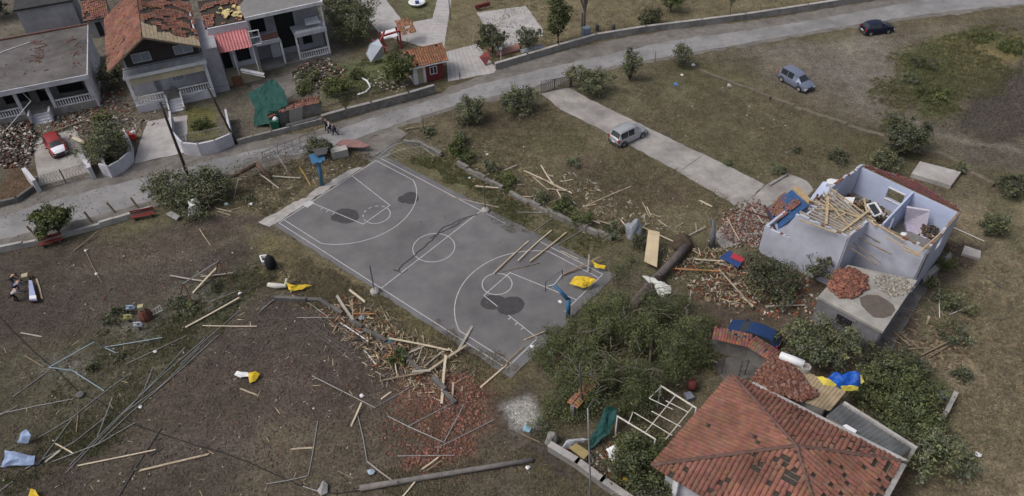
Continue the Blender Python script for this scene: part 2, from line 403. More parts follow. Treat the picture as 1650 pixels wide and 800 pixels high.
up2 = [(-300, 452), (0, 352), (60, 330), (152, 306), (240, 285), (330, 262), (400, 244), (500, 224), (600, 190), (700, 160), (760, 140), (830, 122), (900, 106), (1000, 84), (1080, 66), (1200, 50), (1300, 34), (1400, 16), (1500, -2), (1800, -44)]
lo2 = [(1800, -12), (1650, 6), (1500, 22), (1350, 44), (1200, 70), (1100, 87), (1000, 104), (900, 126), (860, 140), (740, 168), (640, 200), (560, 228), (480, 248), (400, 262), (330, 290), (240, 325), (150, 350), (60, 372), (0, 386), (-300, 470)]
sheet('road', up2+lo2, .008, ROADM, 'worn grey village road crossing behind the court', .16)
sheet('side_lane', [(560, 238), (640, 205), (655, 215), (625, 252), (602, 262), (575, 250)], .012, SHOULD, 'dusty lane stub between road and court corner', .2)
sheet('driveway', [(872, 152), (915, 141), (950, 160), (1040, 205), (1140, 252), (1232, 298), (1192, 336), (1080, 270), (985, 218), (905, 178)], .03, DRIVEM, 'long pale concrete driveway from road gate to wrecked house', .12)
sheet('house_apron', [(1193, 336), (1233, 299), (1268, 279), (1300, 292), (1312, 306), (1250, 370), (1165, 402), (1150, 380)], .026, DRIVEM, 'concrete apron in front of the wrecked house', .12)
mbj = MB()
for a, b in (((1093, 278), (1130, 252)), ((1192, 336), (1233, 299))): mbj.beam(P(*a, .034), P(*b, .034), .07, .004)
mbj.build('driveway_joint', CONCD); tag(bpy.data.objects['driveway_joint'], 'dark expansion joints across the concrete driveway', kind='structure')
sheet('paved_path', [(572, -5), (618, -5), (652, 39), (697, 30), (706, -5), (728, -5), (718, 60), (716, 78), (690, 78), (612, 56), (600, 40)], .03, TILEW, 'pale paved paths behind the kiosk', .05)
sheet('entrance_terrace', [(719, 84), (768, 71), (800, 112), (796, 118), (722, 132)], .03, TILEW, 'ribbed white entrance ramp beside the kiosk', .05)
sheet('pale_terrace', [(768, 21), (847, 10), (872, 45), (878, 57), (800, 82), (790, 60)], .03, TILEW, 'white paved terrace behind small garden trees', .06)
sheet('forecourt', [(238, 196), (302, 186), (300, 246), (216, 264), (222, 240)], .03, TILEW, 'pale concrete forecourt of the gabled house', .08)
sheet('parking_pad', [(52, 226), (122, 208), (152, 276), (64, 300)], .026, DRIVEM, 'dusty concrete pad behind the double gate', .1)
sheet('courtyard', [(400, 130), (470, 116), (480, 150), (430, 180)], .026, SHOULD, 'concrete yard in front of the flat roofed verandah house', .15)
sheet('yard_slab', [(1150, 585), (1215, 560), (1240, 600), (1170, 620)], .022, CONCD, 'dark concrete yard behind the red roof', .1)
sheet('side_path', [(1380, 590), (1500, 405), (1530, 410), (1420, 590)], .022, CONCD, 'narrow dark concrete path along the wrecked house', .15)
m2 = MB()
for i in range(15):       # paving joints of the ramp and the path
    k = i/14; a = P(719+(796-719)*k*.9+2, 86+(116-86)*k*.2+0, .034)
for k in np.linspace(.06, .94, 9):
    m2.beam(P(719+k*49, 84-k*13, .034), P(722+k*75, 132-k*16, .034), .05, .004)
for k in np.linspace(.05, .95, 16):
    m2.beam(P(700+k*0-0, 30*k-2, .034).lerp(P(697-k*6, 78*k, .034), .5) if 0 else P(704-12*k, 76*k, .034), P(726-9*k, 76*k, .034), .04, .004)
m2.build('paving_joint', CONC); tag(bpy.data.objects['paving_joint'], 'grey joints in the white paving by the kiosk', kind='structure')
# ---------------------------------------------------------------- basketball court
CO = np.array([-13.4518, 65.4564]); CA = -.7094; CW, CL = 13.08, 28.0
def ct(X, Y, z=0): return Vector((CO[0]+X*math.cos(CA)+Y*math.sin(CA), CO[1]+X*math.sin(CA)-Y*math.cos(CA), z))
cs = sheet('basketball_court', [ct(-.15, -.6)[:2], ct(28.9, -.7)[:2], ct(28.9, CW+.5)[:2], ct(-.15, CW+.45)[:2]], .05, COURTM, 'grey asphalt basketball court with white lines and dark cracks', .12, .5, th=.07, world=True)
def ribbon(mb, pts, wd, z):
    n = len(pts); vs = []
    for i, p in enumerate(pts):
        d = (pts[min(i+1, n-1)]-pts[max(i-1, 0)]); nn = Vector((-d.y, d.x, 0)).normalized()*wd/2
        vs += [Vector((p.x, p.y, z))+nn, Vector((p.x, p.y, z))-nn]
    mb.add(vs, [(2*i, 2*i+1, 2*i+3, 2*i+2) for i in range(n-1)])
ln = MB(); LW = .075; Z = .056; d3 = .58; sx_ = 5.45; kl = 6.48; kb, kf = 2.68, 1.75; mid = CW/2
def line(*p, wd=LW, z=Z):
    ribbon(ln, [ct(*q) for q in p], wd, z)
line((0, d3), (0, CW)); line((28, CW), (28, mid+kb+.1)); line((28, mid-1), (28, 0))
line((0, CW), (28, CW)); line((0, 0), (17, 0)); line((21, 0), (28, 0)); line((14, 0), (14, CW), z=Z+.002)
def arc(cx, cy, r, a0, a1, n=40, wd=LW, z=Z+.001, ry=None): ribbon(ln, [ct(cx+r*math.cos(a0+(a1-a0)*i/n), cy+(ry or r)*math.sin(a0+(a1-a0)*i/n)) for i in range(n+1)], wd, z)
arc(14, mid, 1.905, 0, 2*math.pi)
for s_, x0 in ((1, 0), (-1, 28)):
    line((x0, CW-d3), (x0+s_*sx_, CW-d3), z=Z+.001); line((x0, d3), (x0+s_*sx_, d3), z=Z+.001)
    # three point arc through the two straight ends
    hw = mid-d3; top_ = 9.15 if s_ > 0 else 9.05; dx = top_-sx_; R = (hw*hw+dx*dx)/(2*dx); cx = top_-R; a = math.asin(hw/R)
    ribbon(ln, [ct(x0+s_*(cx+R*math.cos(-a+2*a*i/40)), mid+R*math.sin(-a+2*a*i/40)) for i in range(41)], LW, Z+.003)
    line((x0, mid-kb), (x0+s_*kl, mid-kf)); line((x0, mid+kb), (x0+s_*kl, mid+kf)); line((x0+s_*kl, mid-kf-.04), (x0+s_*kl, mid+kf+.04), z=Z+.002)
    if s_ < 0: arc(x0+s_*kl, mid, 1.29, 0, 2*math.pi)
    else:
        arc(x0+kl, mid, 1.29, -math.pi/2, math.pi/2)
        for k in range(6): arc(x0+kl, mid, 1.29, math.pi/2+.12+k*.52, math.pi/2+.38+k*.52, 4)
    for k in (1.6, 2.3, 3.1):
        y = mid+kb-(kb-kf)*k/kl; line((x0+s_*k, y), (x0+s_*k, y+.35))
line((0, mid+kb-.15), (0, mid+kb+.75), wd=.7, z=Z+.001)
ln.build('court_marking', LINEM, cs)
ck = MB()
CRK = mat('crack_filler', (.05, .048, .052), .9, .3, 5)
def wob(px, wd):
    pts = []
    for i in range(len(px)-1):
        for j in range(5):
            k = j/5; p = P(px[i][0]*(1-k)+px[i+1][0]*k, px[i][1]*(1-k)+px[i+1][1]*k, .058); pts.append(p+Vector((rnd.uniform(-.06, .06), rnd.uniform(-.06, .06), 0)))
    ribbon(ck, pts, wd, .058+rnd.uniform(.006, .009))
wob([(770, 345), (745, 353), (728, 361), (712, 368), (705, 378), (695, 388), (684, 398), (672, 408), (663, 417), (648, 428), (641, 437), (633, 434)], .13)
wob([(752, 352), (735, 364), (716, 372), (700, 380), (690, 386)], .1)
wob([(742, 357), (724, 369), (709, 376)], .08)
wob([(641, 437), (650, 441), (660, 432)], .08)
ck.build('crack', CRK, cs)
WET = mat('damp_asphalt', (.055, .053, .055), .75, .2, 1.5)
wp = MB()
for (u, v, a, b, ang) in ((558, 349, 21, 12, 0), (543, 352, 10, 6, 0), (662, 320, 13, 10, 0), (650, 322, 9, 6, 0), (795, 488, 21, 12, .1), (823, 494, 22, 15, .2)):
    ps = [P(u+a*(1+.14*mnoise.noise(Vector((i*1.3, u, 0))))*math.cos(6.283*i/26+ang), v+b*(1+.14*mnoise.noise(Vector((i*1.7, v, 3))))*math.sin(6.283*i/26)) for i in range(26)]
    z = .0535+.0006*len(wp.f); wp.add([(p.x, p.y, z) for p in ps], [tuple(range(25, -1, -1))])
wp.build('damp_patch', WET, cs)
sheet('concrete_strip', [ct(-.16, 2.2)[:2], ct(-.16, 12.9)[:2], ct(-.3, 14.1)[:2], ct(-1.7, 14.2)[:2], ct(-1.25, 9)[:2], ct(-.95, 3)[:2]], .03, CONCL, 'broken pale concrete strip behind the far baseline', .25, .4, world=True)
def W(mb, name, m, parent, label=None, smooth=False, each=False):     # mesh given in world coordinates, put under its thing
    r = parent
    while r.parent: r = r.parent
    M = (Matrix.Translation(r.location)@Matrix.Rotation(r.rotation_euler.z, 4, 'Z')).inverted()
    mb.v = [tuple(M@Vector(v)) for v in mb.v]
    if each: return mb.each(name, m, parent)
    return mb.build(name, m, parent, None, smooth, label)
# ---------------------------------------------------------------- tiled roof slopes: real tiles clipped to a polygon
def tiles(o, ex, ey, poly, pitch=.24, course=.34, hole=None, jit=.012, tvar=.22, rip=.055, loss=.01):
    """o origin, ex along the eave, ey up the slope (3-D unit vectors); poly in (s,t)"""
    o, ex, ey = Vector(o), Vector(ex).normalized(), Vector(ey).normalized(); nn = ex.cross(ey).normalized()
    if nn.z < 0: nn = -nn
    mb = MB(); S = [p[0] for p in poly]; T = [p[1] for p in poly]
    def ins(x, y):
        c = False; n = len(poly)
        for i in range(n):
            x0, y0 = poly[i]; x1, y1 = poly[(i+1) % n]
            if (y0 > y) != (y1 > y) and x < (x1-x0)*(y-y0)/(y1-y0)+x0: c = not c
        return c
    i0 = int(math.floor(min(S)/pitch)); i1 = int(math.ceil(max(S)/pitch)); j1 = int(math.ceil((max(T)-min(T))/course))
    for j in range(j1, -1, -1):
        for i in range(i0, i1+1):
            s = i*pitch+pitch/2; t_ = min(T)+j*course+course/2
            if not ins(s, t_): continue
            if rnd.random() < loss: continue
            h = hole(s, t_) if hole else 0
            if h > 1: continue
            a = rnd.uniform(-1, 1)*(jit+(.35 if h > .5 else 0)); lift = rnd.uniform(0, .006)+(rnd.uniform(0, .08) if h > .5 else 0)
            ca, sa = math.cos(a), math.sin(a); vs = []
            for q, (yy, z0) in enumerate(((-course*.54, .03), (course*.54, .0))):
                for k, (xx, zz) in enumerate(((-.5, 0), (-.3, rip*.75), (0, rip), (.3, rip*.75), (.5, 0))):
                    X = xx*pitch*1.02; Y = yy; X, Y = X*ca-Y*sa, X*sa+Y*ca
                    vs.append(o+ex*(s+X)+ey*(t_+Y)+nn*(.02+z0+zz+lift))
            mb.cur = tuple(x*(1+rnd.uniform(-tvar, tvar)) for x in (1, 1, 1)) if rnd.random() > .025 else (.7, .72, .74)
            g_ = 1+mnoise.noise(Vector((s*.5, t_*.5, o.x)))*.18
            mb.cur = tuple(x*g_ for x in mb.cur)
            mb.add(vs, [(k, k+1, 6+k, 5+k) for k in range(4)]+[(0, 4, 3, 2, 1)])
    return mb
def corrugated(a, b, c, d, pitch=.18, amp=.03, th=0, n2=2):          # a-b eave, d-c top, ribs run a->d
    a, b, c, d = map(Vector, (a, b, c, d)); k = max(4, int((b-a).length/pitch*4)); vs = []; nn = (b-a).cross(d-a).normalized()
    for j in range(n2+1):
        for i in range(k+1):
            f = i/k; p = a.lerp(b, f).lerp(d.lerp(c, f), j/n2)
            vs.append(p+nn*amp*math.sin(i/4*2*math.pi))
    mb = MB(); mb.add(vs, [(j*(k+1)+i, j*(k+1)+i+1, (j+1)*(k+1)+i+1, (j+1)*(k+1)+i) for j in range(n2) for i in range(k)])
    return mb
def balustrade(mb, a, b, z, h=.85, gap=.16, r=.05):
    gap, r = .27, .065
    a, b = Vector((a[0], a[1], 0)), Vector((b[0], b[1], 0)); L_ = (b-a).length; ang = math.atan2((b-a).y, (b-a).x); c = (a+b)/2
    mb.box((c.x, c.y, z+h-.05), (L_, .16, .1), ang); mb.box((c.x, c.y, z+.05), (L_, .16, .1), ang)
    n = max(2, int(L_/gap))
    for i in range(n):
        p = a.lerp(b, (i+.5)/n); mb.lathe((p.x, p.y, z+.1), [(r*.6, 0), (r*1.2, h*.25), (r*.55, h*.6), (r*.8, h-.2)], 5)
# ---------------------------------------------------------------- foliage
def leafcloud(blobs, n, size, seed, asp=.45, clump=.4, tv=.35, nclump=None, flat=0.0, surf=.35, spray=1.1):
    """blobs: (x,y,z,rx,ry,rz,weight) ; returns V,F,tint of diamond leaves gathered in uneven clumps"""
    r = np.random.default_rng(seed); Ws = np.array([b_[6] if len(b_) > 6 else b_[3]*b_[4]*b_[5] for b_ in blobs]); Ws = Ws/Ws.sum()
    nc = nclump or max(12, n//38)
    bi = r.choice(len(blobs), nc, p=Ws); d = r.normal(size=(nc, 3)); d /= np.linalg.norm(d, axis=1)[:, None]
    rad = (surf+(1-surf)*r.random(nc))**.6*(1+r.normal(size=nc)*.12)
    B = np.array([b_[:6] for b_ in blobs]); cc = B[bi, :3]+d*rad[:, None]*B[bi, 3:6]
    cs_ = clump*(.5+r.random(nc)); ct_ = .62+.76*r.random(nc)
    li = r.choice(nc, n); ctr = cc[li]+r.normal(size=(n, 3))*cs_[li][:, None]*np.array([1, 1, .7])*.55
    ctr[:, 2] = np.maximum(ctr[:, 2], .03)
    cdir = r.normal(size=(nc, 3)); cdir[:, 2] *= .5; u = r.normal(size=(n, 3))+cdir[li]*spray; u[:, 2] *= (1-flat); u /= np.linalg.norm(u, axis=1)[:, None]
    v = np.cross(u, r.normal(size=(n, 3))); v /= np.linalg.norm(v, axis=1)[:, None]
    s = size*(.6+.8*r.random(n))[:, None]
    V = np.stack([ctr-u*s, ctr+v*s*asp, ctr+u*s, ctr-v*s*asp], 1).reshape(-1, 3)
    F = np.arange(4*n).reshape(n, 4)
    hue = np.array([(1, 1, 1), (1.12, 1.1, .8), (.9, .98, 1.0), (1.08, 1.02, .85), (.8, .88, .78), (1.02, 1.14, .85)])[r.integers(0, 6, nc)]
    tt = ct_[li][:, None]*hue[li]*(1+tv*(r.random((n, 1))-.5))*np.array([1, 1, 1])+r.normal(size=(n, 3))*.04
    return V, F, np.clip(tt, .2, 2)
def branches(mb, c, H_, R_, k, r0, seed, z0=.3):
    rr = random.Random(seed)
    for i in range(k):
        a = rr.uniform(0, 6.28); el = rr.uniform(.4, 1.2); l = rr.uniform(.6, .95)
        p0 = Vector((c[0], c[1], H_*z0)); p1 = p0+Vector((math.cos(a)*R_*.5*l, math.sin(a)*R_*.5*l, H_*.3*el)); p2 = p0+Vector((math.cos(a+.3)*R_*l, math.sin(a+.3)*R_*l, H_*.58*el))
        mb.tube([p0, p1, p2], r0*.5, 5, r0*.12)
TREES = []
def tree(name, label, cat, base, wm, hm, m=None, n=1800, leaf=.13, seed=1, z0=.35, lobes=6, trunk=.1, group=None, asp=.5, barkm=None, clump=.36, squash=1.0, tall=False, surf=.35, ext=0):
    p = P(*base); r = random.Random(seed); t_ = thing(name, label, cat, p, 0, group)
    wm *= 1.1; R_ = wm/2; blobs = []
    ch = hm*(1-z0)/2; cz = hm*z0+ch
    blobs.append((0, 0, cz, R_*.72, R_*.72*squash, ch*.8))
    for i in range(lobes):
        a = 6.28*i/lobes+r.uniform(-.4, .4); q = r.uniform(.4, .72)
        blobs.append((math.cos(a)*R_*q, math.sin(a)*R_*q*squash, cz+r.uniform(-.55, .5)*ch, R_*r.uniform(.28, .5), R_*r.uniform(.28, .5), ch*r.uniform(.35, .6)))
    if tall: blobs += [(r.uniform(-.1, .1)*wm, 0, hm*.8, R_*.4, R_*.4, hm*.22), (0, 0, hm*.45, R_*.7, R_*.7, hm*.3)]
    V_, F_, T_ = leafcloud(blobs, n, leaf, seed, asp, clump, surf=surf)
    npmesh('crown', V_, F_, m or LEAF, T_, t_)
    mb = MB(); lean = r.uniform(-.15, .15)*wm
    mb.tube([(0, 0, -.05), (lean*.3, 0, hm*z0*.7), (lean, 0, hm*.7)], trunk, 7, trunk*.35)
    branches(mb, (lean*.3, 0), hm, R_, 9, trunk, seed, z0*.6)
    mb.build('trunk', barkm or BARK, t_)
    return t_
def scatter(name, label, poly, n, size, m, z=.02, seed=1, tv=.35, heap=None, parent=None, cat=None, group=None, kind='stuff', flat=.6, zoff=0.0, tints=None, elong=1.6, feather=True):
    if heap and heap >= .3: feather = False
    """many little broken blocks inside a pixel polygon; heap=(height) piles them up toward the middle"""
    r = np.random.default_rng(seed); W3 = [P(u, v, zoff) for u, v in poly]; xs = [p.x for p in W3]; ys = [p.y for p in W3]
    pts = []
    cx, cy = np.mean(xs), np.mean(ys); R_ = max(max(xs)-min(xs), max(ys)-min(ys))/2
    while len(pts) < n:
        x, y = r.uniform(min(xs), max(xs)), r.uniform(min(ys), max(ys)); c = False
        for i in range(len(W3)):
            a, b_ = W3[i], W3[(i+1) % len(W3)]
            if (a.y > y) != (b_.y > y) and x < (b_.x-a.x)*(y-a.y)/(b_.y-a.y)+a.x: c = not c
        if c: pts.append((x, y))
    pts = np.array(pts); k = len(pts)
    if feather:
        c0 = np.array([cx, cy]); dd_ = np.hypot(*(pts-c0).T)/R_; keep = (1-dd_**2*.9+fbm(pts[:, 0], pts[:, 1], 2.2, seed)*2.4+r.normal(size=k)*.2) > .42
        pts = pts[keep]; pts = c0+(pts-c0)*(1+.25*r.random((len(pts), 1))*(r.random((len(pts), 1)) < .3)); k = len(pts)
    sz = size*(.45+1.1*r.random((k, 1)))*np.stack([np.full(k, elong), np.ones(k), np.full(k, flat)], 1)*(.7+.6*r.random((k, 3)))
    zz = np.full(k, zoff+z)
    if heap:
        d_ = np.hypot(pts[:, 0]-cx, pts[:, 1]-cy)/R_; top = heap*np.clip(1-d_**1.6, 0, 1); zz = zoff+z+top*(.55+.45*r.random(k))
    A = r.random(k)*6.28; B_ = r.normal(size=k)*(.5 if heap else .25); C_ = r.normal(size=k)*(.5 if heap else .25)
    ca, sa, cb, sb, cc, sc_ = np.cos(A), np.sin(A), np.cos(B_), np.sin(B_), np.cos(C_), np.sin(C_)
    Rm = np.stack([np.stack([ca*cb, ca*sb*sc_-sa*cc, ca*sb*cc+sa*sc_], -1), np.stack([sa*cb, sa*sb*sc_+ca*cc, sa*sb*cc-ca*sc_], -1), np.stack([-sb, cb*sc_, cb*cc], -1)], 1)
    cube = np.array([(x, y, z_) for z_ in (-.5, .5) for x, y in ((-.5, -.5), (.5, -.5), (.5, .5), (-.5, .5))])
    V_ = np.einsum('kij,knj->kni', Rm, cube[None]*sz[:, None, :]*(1+.25*r.normal(size=(k, 8, 3))*.6))+np.stack([pts[:, 0], pts[:, 1], zz], -1)[:, None, :]
    f = np.array([(0, 3, 2, 1), (4, 5, 6, 7), (0, 1, 5, 4), (1, 2, 6, 5), (2, 3, 7, 6), (3, 0, 4, 7)])
    F_ = (f[None]+8*np.arange(k)[:, None, None]).reshape(-1, 4)
    if tints is not None: tt = np.array(tints)[r.choice(len(tints), k)]*(1+tv*(r.random((k, 1))-.5))
    else: tt = (1+tv*2*(r.random((k, 1))-.5))*np.ones((k, 3))
    o = npmesh(name, V_.reshape(-1, 3), F_, m, np.repeat(tt, 6, 0), parent)
    if parent is None: tag(o, label, cat, group, kind)
    elif kind == 'stuff': o['kind'] = 'stuff'
    return o
# ================================================================ BUILDINGS
def win(root, mbw, x, y, z0, z1, w_, face='y', d=-1, frame=WHITEP, glass=GLASS, name='window', mull=1):
    """window in root-local space on a wall plane; face y: wall runs along x at y"""
    f = MB(); t_ = .07
    def bx(a0, a1, b0, b1, q0, q1):
        if face == 'y': f.b(x+a0, x+a1, y+b0, y+b1, q0, q1)
        else: f.b(x+b0, x+b1, y+a0, y+a1, q0, q1)
    dd = (.02*d, .09*d)
    bx(-w_/2, -w_/2+t_, *dd, z0, z1); bx(w_/2-t_, w_/2, *dd, z0, z1); bx(-w_/2, w_/2, *dd, z1-t_, z1+.001); bx(-w_/2, w_/2, *dd, z0-.001, z0+t_)
    for k in range(mull): q = -w_/2+w_*(k+1)/(mull+1); bx(q-.03, q+.03, .025*d, .085*d, z0+.01, z1-.01)
    fo = f.build(name, frame, root)
    p = MB()
    if face == 'y': p.b(x-w_/2+.03, x+w_/2-.03, y+.012*d, y+.04*d, z0+.03, z1-.03)
    else: p.b(x+.012*d, x+.04*d, y-w_/2+.03, y+w_/2-.03, z0+.03, z1-.03)
    p.build('pane', glass, fo)
# ---- flat roofed house, far left
A0 = P(137, 120, 4.2); AL = P(0, 147, 4.2); angA = math.atan2(A0.y-AL.y, A0.x-AL.x)
ha = thing('flat_roofed_house', 'low house with stained flat roof and white balustrade porch, leftmost on the street', 'house', (A0.x, A0.y, 0), angA)
mb = MB(); X0 = -17; D_ = 12.5
mb.wall((0, 0), (0, D_), 0, 4.0, .22); mb.wall((X0, D_), (0, D_), 0, 4.0, .22)
mb.build('wall', STUCCOW, ha)
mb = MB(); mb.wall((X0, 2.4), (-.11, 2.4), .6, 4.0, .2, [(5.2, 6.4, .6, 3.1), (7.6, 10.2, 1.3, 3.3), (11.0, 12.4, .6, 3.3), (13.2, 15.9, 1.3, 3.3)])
mb.build('porch_wall', mat('shaded_grey_render', (.2, .19, .19), .9, .2, 1.2, stain=.3), ha)  # grey darkened to put the porch shade into the wall colour
mb = MB(); mb.b(X0, -.112, .0, 2.29, 0, .9); mb.build('porch_floor', CONC, ha)
mb = MB(); mb.b(X0, -.0, 2.6, 3.0, .9, 3.9); mb.v = [(v[0], v[1]+.4, v[2]) for v in mb.v]; mb.build('room_shade_panel', DARKIN, ha)  # near-black panel, room shade put into its colour behind the openings
mb = MB(); mb.b(X0-.2, .2, -.3, D_+.3, 4.0, 4.22); r_ = mb.build('roof', mat('stained_flat_roof', (.13, .12, .118), .95, .28, .7, .3, 12, stain=.35), ha)
mb = MB(); mb.b(X0-.2, .2, -.42, -.3, 3.72, 4.3); mb.b(.2, .3, -.42, D_+.3, 3.85, 4.3); mb.each('fascia', STUCCOW, ha)
mb = MB(); mb.b(X0-.2, .3, D_+.31, D_+.5, 3.9, 4.42); mb.build('tile_edging', mat('dull_red_edging', (.16, .085, .07), .9, .3, 4, .3), ha)
mb = MB()
for x in (-.25, -4.3, -7.6, -11.6): mb.b(x-.17, x+.17, .0, .34, .9, 3.72)
mb.each('column', STUCCOW, ha)
for x0, x1 in ((-4.1, -.45), (-11.4, -7.8)):
    mb = MB(); balustrade(mb, (x0, .17), (x1, .17), .9, .9, .17, .055); mb.build('balustrade', WHITEP, ha)
mb = MB()
for i in range(4): mb.b(-6.9, -5.0, -.3*(i+1), -.3*i-.002, 0, .9-.22*(i+1)+.02)
mb.b(-7.1, -6.9, -1.2, .0, 0, 1.3); mb.b(-5.0, -4.8, -1.2, .0, 0, 1.3); mb.each('porch_steps', STUCCOW, ha)
mb = MB()
for i in range(9): x = rnd.uniform(-13, -1); y = rnd.uniform(1, 11); a = rnd.uniform(0, 3); l = rnd.uniform(.3, 1.3); mb.beam((x, y, 4.27), (x+l*math.cos(a), y+l*math.sin(a), 4.27), .1, .06)
for i in range(120):
    q = rnd.random(); x, y = (rnd.gauss(-5.2, .35), rnd.uniform(5, 11)) if q < .5 else ((rnd.uniform(-1.6, -.2), rnd.uniform(2, 12)) if q < .8 else (rnd.uniform(-14, 0), rnd.uniform(0, 12)))
    mb.box((x, y, 4.26), (rnd.uniform(.06, .3), rnd.uniform(.06, .2), .06), rnd.uniform(0, 3))
mb.build('roof_debris', mat('roof_debris', (.17, .1, .08), .9, .4, 5), ha)['kind'] = 'stuff'
mb = MB(); mb.tube([(-7.2, .6, 4.25), (-6.2, -.5, 2.6), (-9.6, -1.4, .3)], .04, 5); mb.tube([(-6.2, 10.8, 4.3), (-8.9, 9.6, 4.32), (-11, 8.2, 4.3)], .05, 5); mb.each('loose_conduit', WHITEP, ha)
# ---- building behind it: dark tarred roof
B1 = P(24, 16, 4.5)
hb = thing('tarred_roof_building', 'dark tarred flat roof building behind the leftmost house', 'building', (B1.x, B1.y, 0), angA+.0)
mb = MB(); mb.b(0, 6.6, 0.0, 5, 0, 4.3); mb.build('wall', STUCCOG, hb)
mb = MB(); mb.b(-.2, 6.8, -.2, 5.2, 4.31, 4.55); mb.build('roof', mat('tar_roof', (.045, .045, .048), .9, .25, 1, .3), hb)
mb = MB()
for i in range(46): mb.box((rnd.uniform(0, 6), rnd.uniform(3.2, 4.9), 4.62+rnd.uniform(0, .15)), (rnd.uniform(.1, .6), rnd.uniform(.1, .4), .12), rnd.uniform(0, 3))
mb.build('parapet_rubble', CONCL, hb)['kind'] = 'stuff'
hc = thing('outbuilding', 'grey outbuilding with caved tiled roof between two street houses', 'outbuilding', P(150, 62), angA)
mb = MB(); mb.b(0, 2.8, 0, 4.2, 0, 2.6); mb.build('wall', STUCCOG, hc)
tiles((-.2, -.4, 2.55), (1, 0, 0), (0, .96, .3), [(0, 0), (3.2, 0), (3.2, 4.6), (0, 4.6)], hole=lambda s, t_: 2 if mnoise.noise(Vector((s*.9, t_*.9, 4))) > .25 else .8).build('roof', TILE, hc)
mb = MB(); mb.slab([(-.2, -.4, 2.6), (3, -.4, 2.6), (3, 4, 3.98), (-.2, 4, 3.98)], .08); mb.build('roof_deck', UNDER, hc)
mb = MB(); mb.b(.9, 1.6, -.03, .05, .1, 2.0); mb.build('door', DARKIN, hc)
# ---- gabled house with balcony
b0 = P(200, 125, 4.6); b1 = P(330, 98, 4.6); angB = math.atan2(b1.y-b0.y, b1.x-b0.x); WB = (b1-b0).length
hg = thing('gabled_house', 'two storey house with torn red tile gable roof and white front balcony', 'house', (b0.x, b0.y, 0), angB)
mb = MB(); yb = 2.2; DB = 11
mb.wall((.3, yb), (WB-.2, yb), 1, 6.4, .22, [(1.2, 2.2, 1, 3.2), (3.6, 5.6, 1.8, 3.4), (3.2, 4.3, 4.62, 6.3), (.9, 2.9, 5.0, 6.1), (5.4, 7.4, 5.0, 6.1)])
mb.wall((.3, yb+.11), (.3, DB), 0, 6.4, .22); mb.wall((WB-.2, yb+.11), (WB-.2, DB), 0, 6.9, .22)
mb.prism([(.3, yb-.1), (WB-.2, yb-.1), (WB-.2, yb+.1), (.3, yb+.1)], 6.4, [6.5, 6.6, 6.6, 6.5])
mb.add([(.3, yb, 6.4), (WB-.2, yb, 6.4), (WB-.2, yb, 6.7), (3.5, yb, 8.9), (.3, yb, 6.7)], [(0, 1, 2, 3, 4)])
mb.build('wall', STUCCOW, hg)
mb = MB(); mb.add([(.42, yb-.14, 4.62), (WB-.32, yb-.14, 4.62), (WB-.32, yb-.14, 6.65), (3.5, yb-.14, 8.75), (.42, yb-.14, 6.6), (.42, yb-.2, 4.62), (WB-.32, yb-.2, 4.62), (WB-.32, yb-.2, 6.65), (3.5, yb-.2, 8.75), (.42, yb-.2, 6.6)], [(0, 1, 2, 3, 4), (9, 8, 7, 6, 5), (0, 5, 6, 1), (1, 6, 7, 2), (2, 7, 8, 3), (3, 8, 9, 4), (4, 9, 5, 0)])
mb.build('gable_shade_slab', mat('gable_shade_brown', (.07, .06, .058), .9, .2, 2), hg)  # thin slab over the front wall, roof overhang shade put into its brown
mb = MB(); mb.b(.4, WB-.3, yb+.35, yb+.5, 1.0, 6.4); mb.build('room_shade_panel', DARKIN, hg)  # dark panel painted as the unlit rooms behind the front
for x, z0, z1, w_ in ((4.9, 1.8, 3.4, 2.0), (2.2, 5.0, 6.1, 2.0), (6.7, 5.0, 6.1, 2.0)): win(hg, None, x, yb-(.05 if z0 < 3 else .19), z0, z1, w_, glass=mat('lowered_shutter', (.33, .35, .4), .7, .1, 4))
mb = MB(); mb.b(-.1, WB+.1, -.1, yb-.13, 4.35, 4.6); mb.b(-.16, WB+.16, -.18, -.1, 4.3, 4.68); mb.build('balcony_slab', WHITEP, hg)
mb = MB(); mb.b(-.0, WB+.0, -.05, .02, 5.42, 5.46)
for i in range(44): mb.b(.1+i*.19, .12+i*.19, -.03, .0, 4.6, 5.44)
mb.build('balcony_railing', STEELD, hg)
mb = MB(); mb.b(0, WB, 0, yb-.12, 0, 1.0); mb.build('porch_floor', CONC, hg)
mb = MB(); mb.b(.0, .35, .0, .35, 1.0, 4.35); mb.b(WB-.35, WB, .0, .35, 1.0, 4.35); mb.each('column', WHITEP, hg)
mb = MB(); mb.slab([(.35, .02, 4.3), (WB-.35, .02, 4.3), (WB-.35, -.25, 3.55), (.35, -.25, 3.6)], .03); mb.build('torn_awning', CREAM, hg)
for x0, x1 in ((.35, 3.3), (4.9, WB-.35)):
    mb = MB(); balustrade(mb, (x0, .1), (x1, .1), 1.0, .9, .2, .06); mb.build('balustrade', WHITEP, hg)
mb = MB()
for i in range(5): mb.b(3.5, 4.8, -.32*(i+1), -.32*i-.003, 0, 1.0-.18*(i+1))
mb.beam((3.35, 0, 1.3), (3.35, -1.9, .4), .14, .7); mb.beam((4.95, 0, 1.3), (4.95, -1.9, .4), .14, .7); mb.each('entrance_steps', WHITEP, hg)
mb = MB(); mb.b(0, 3.3, -.16, -.004, 0, .98); mb.b(4.95, WB, -.16, -.004, 0, .98); mb.each('plinth', STUCCOW, hg)
RX, RZ = 3.4, 9.05
LS = Vector((-1.2-RX, 0, 6.0-RZ)); RS = Vector((WB+.1-RX, 0, 6.75-RZ))
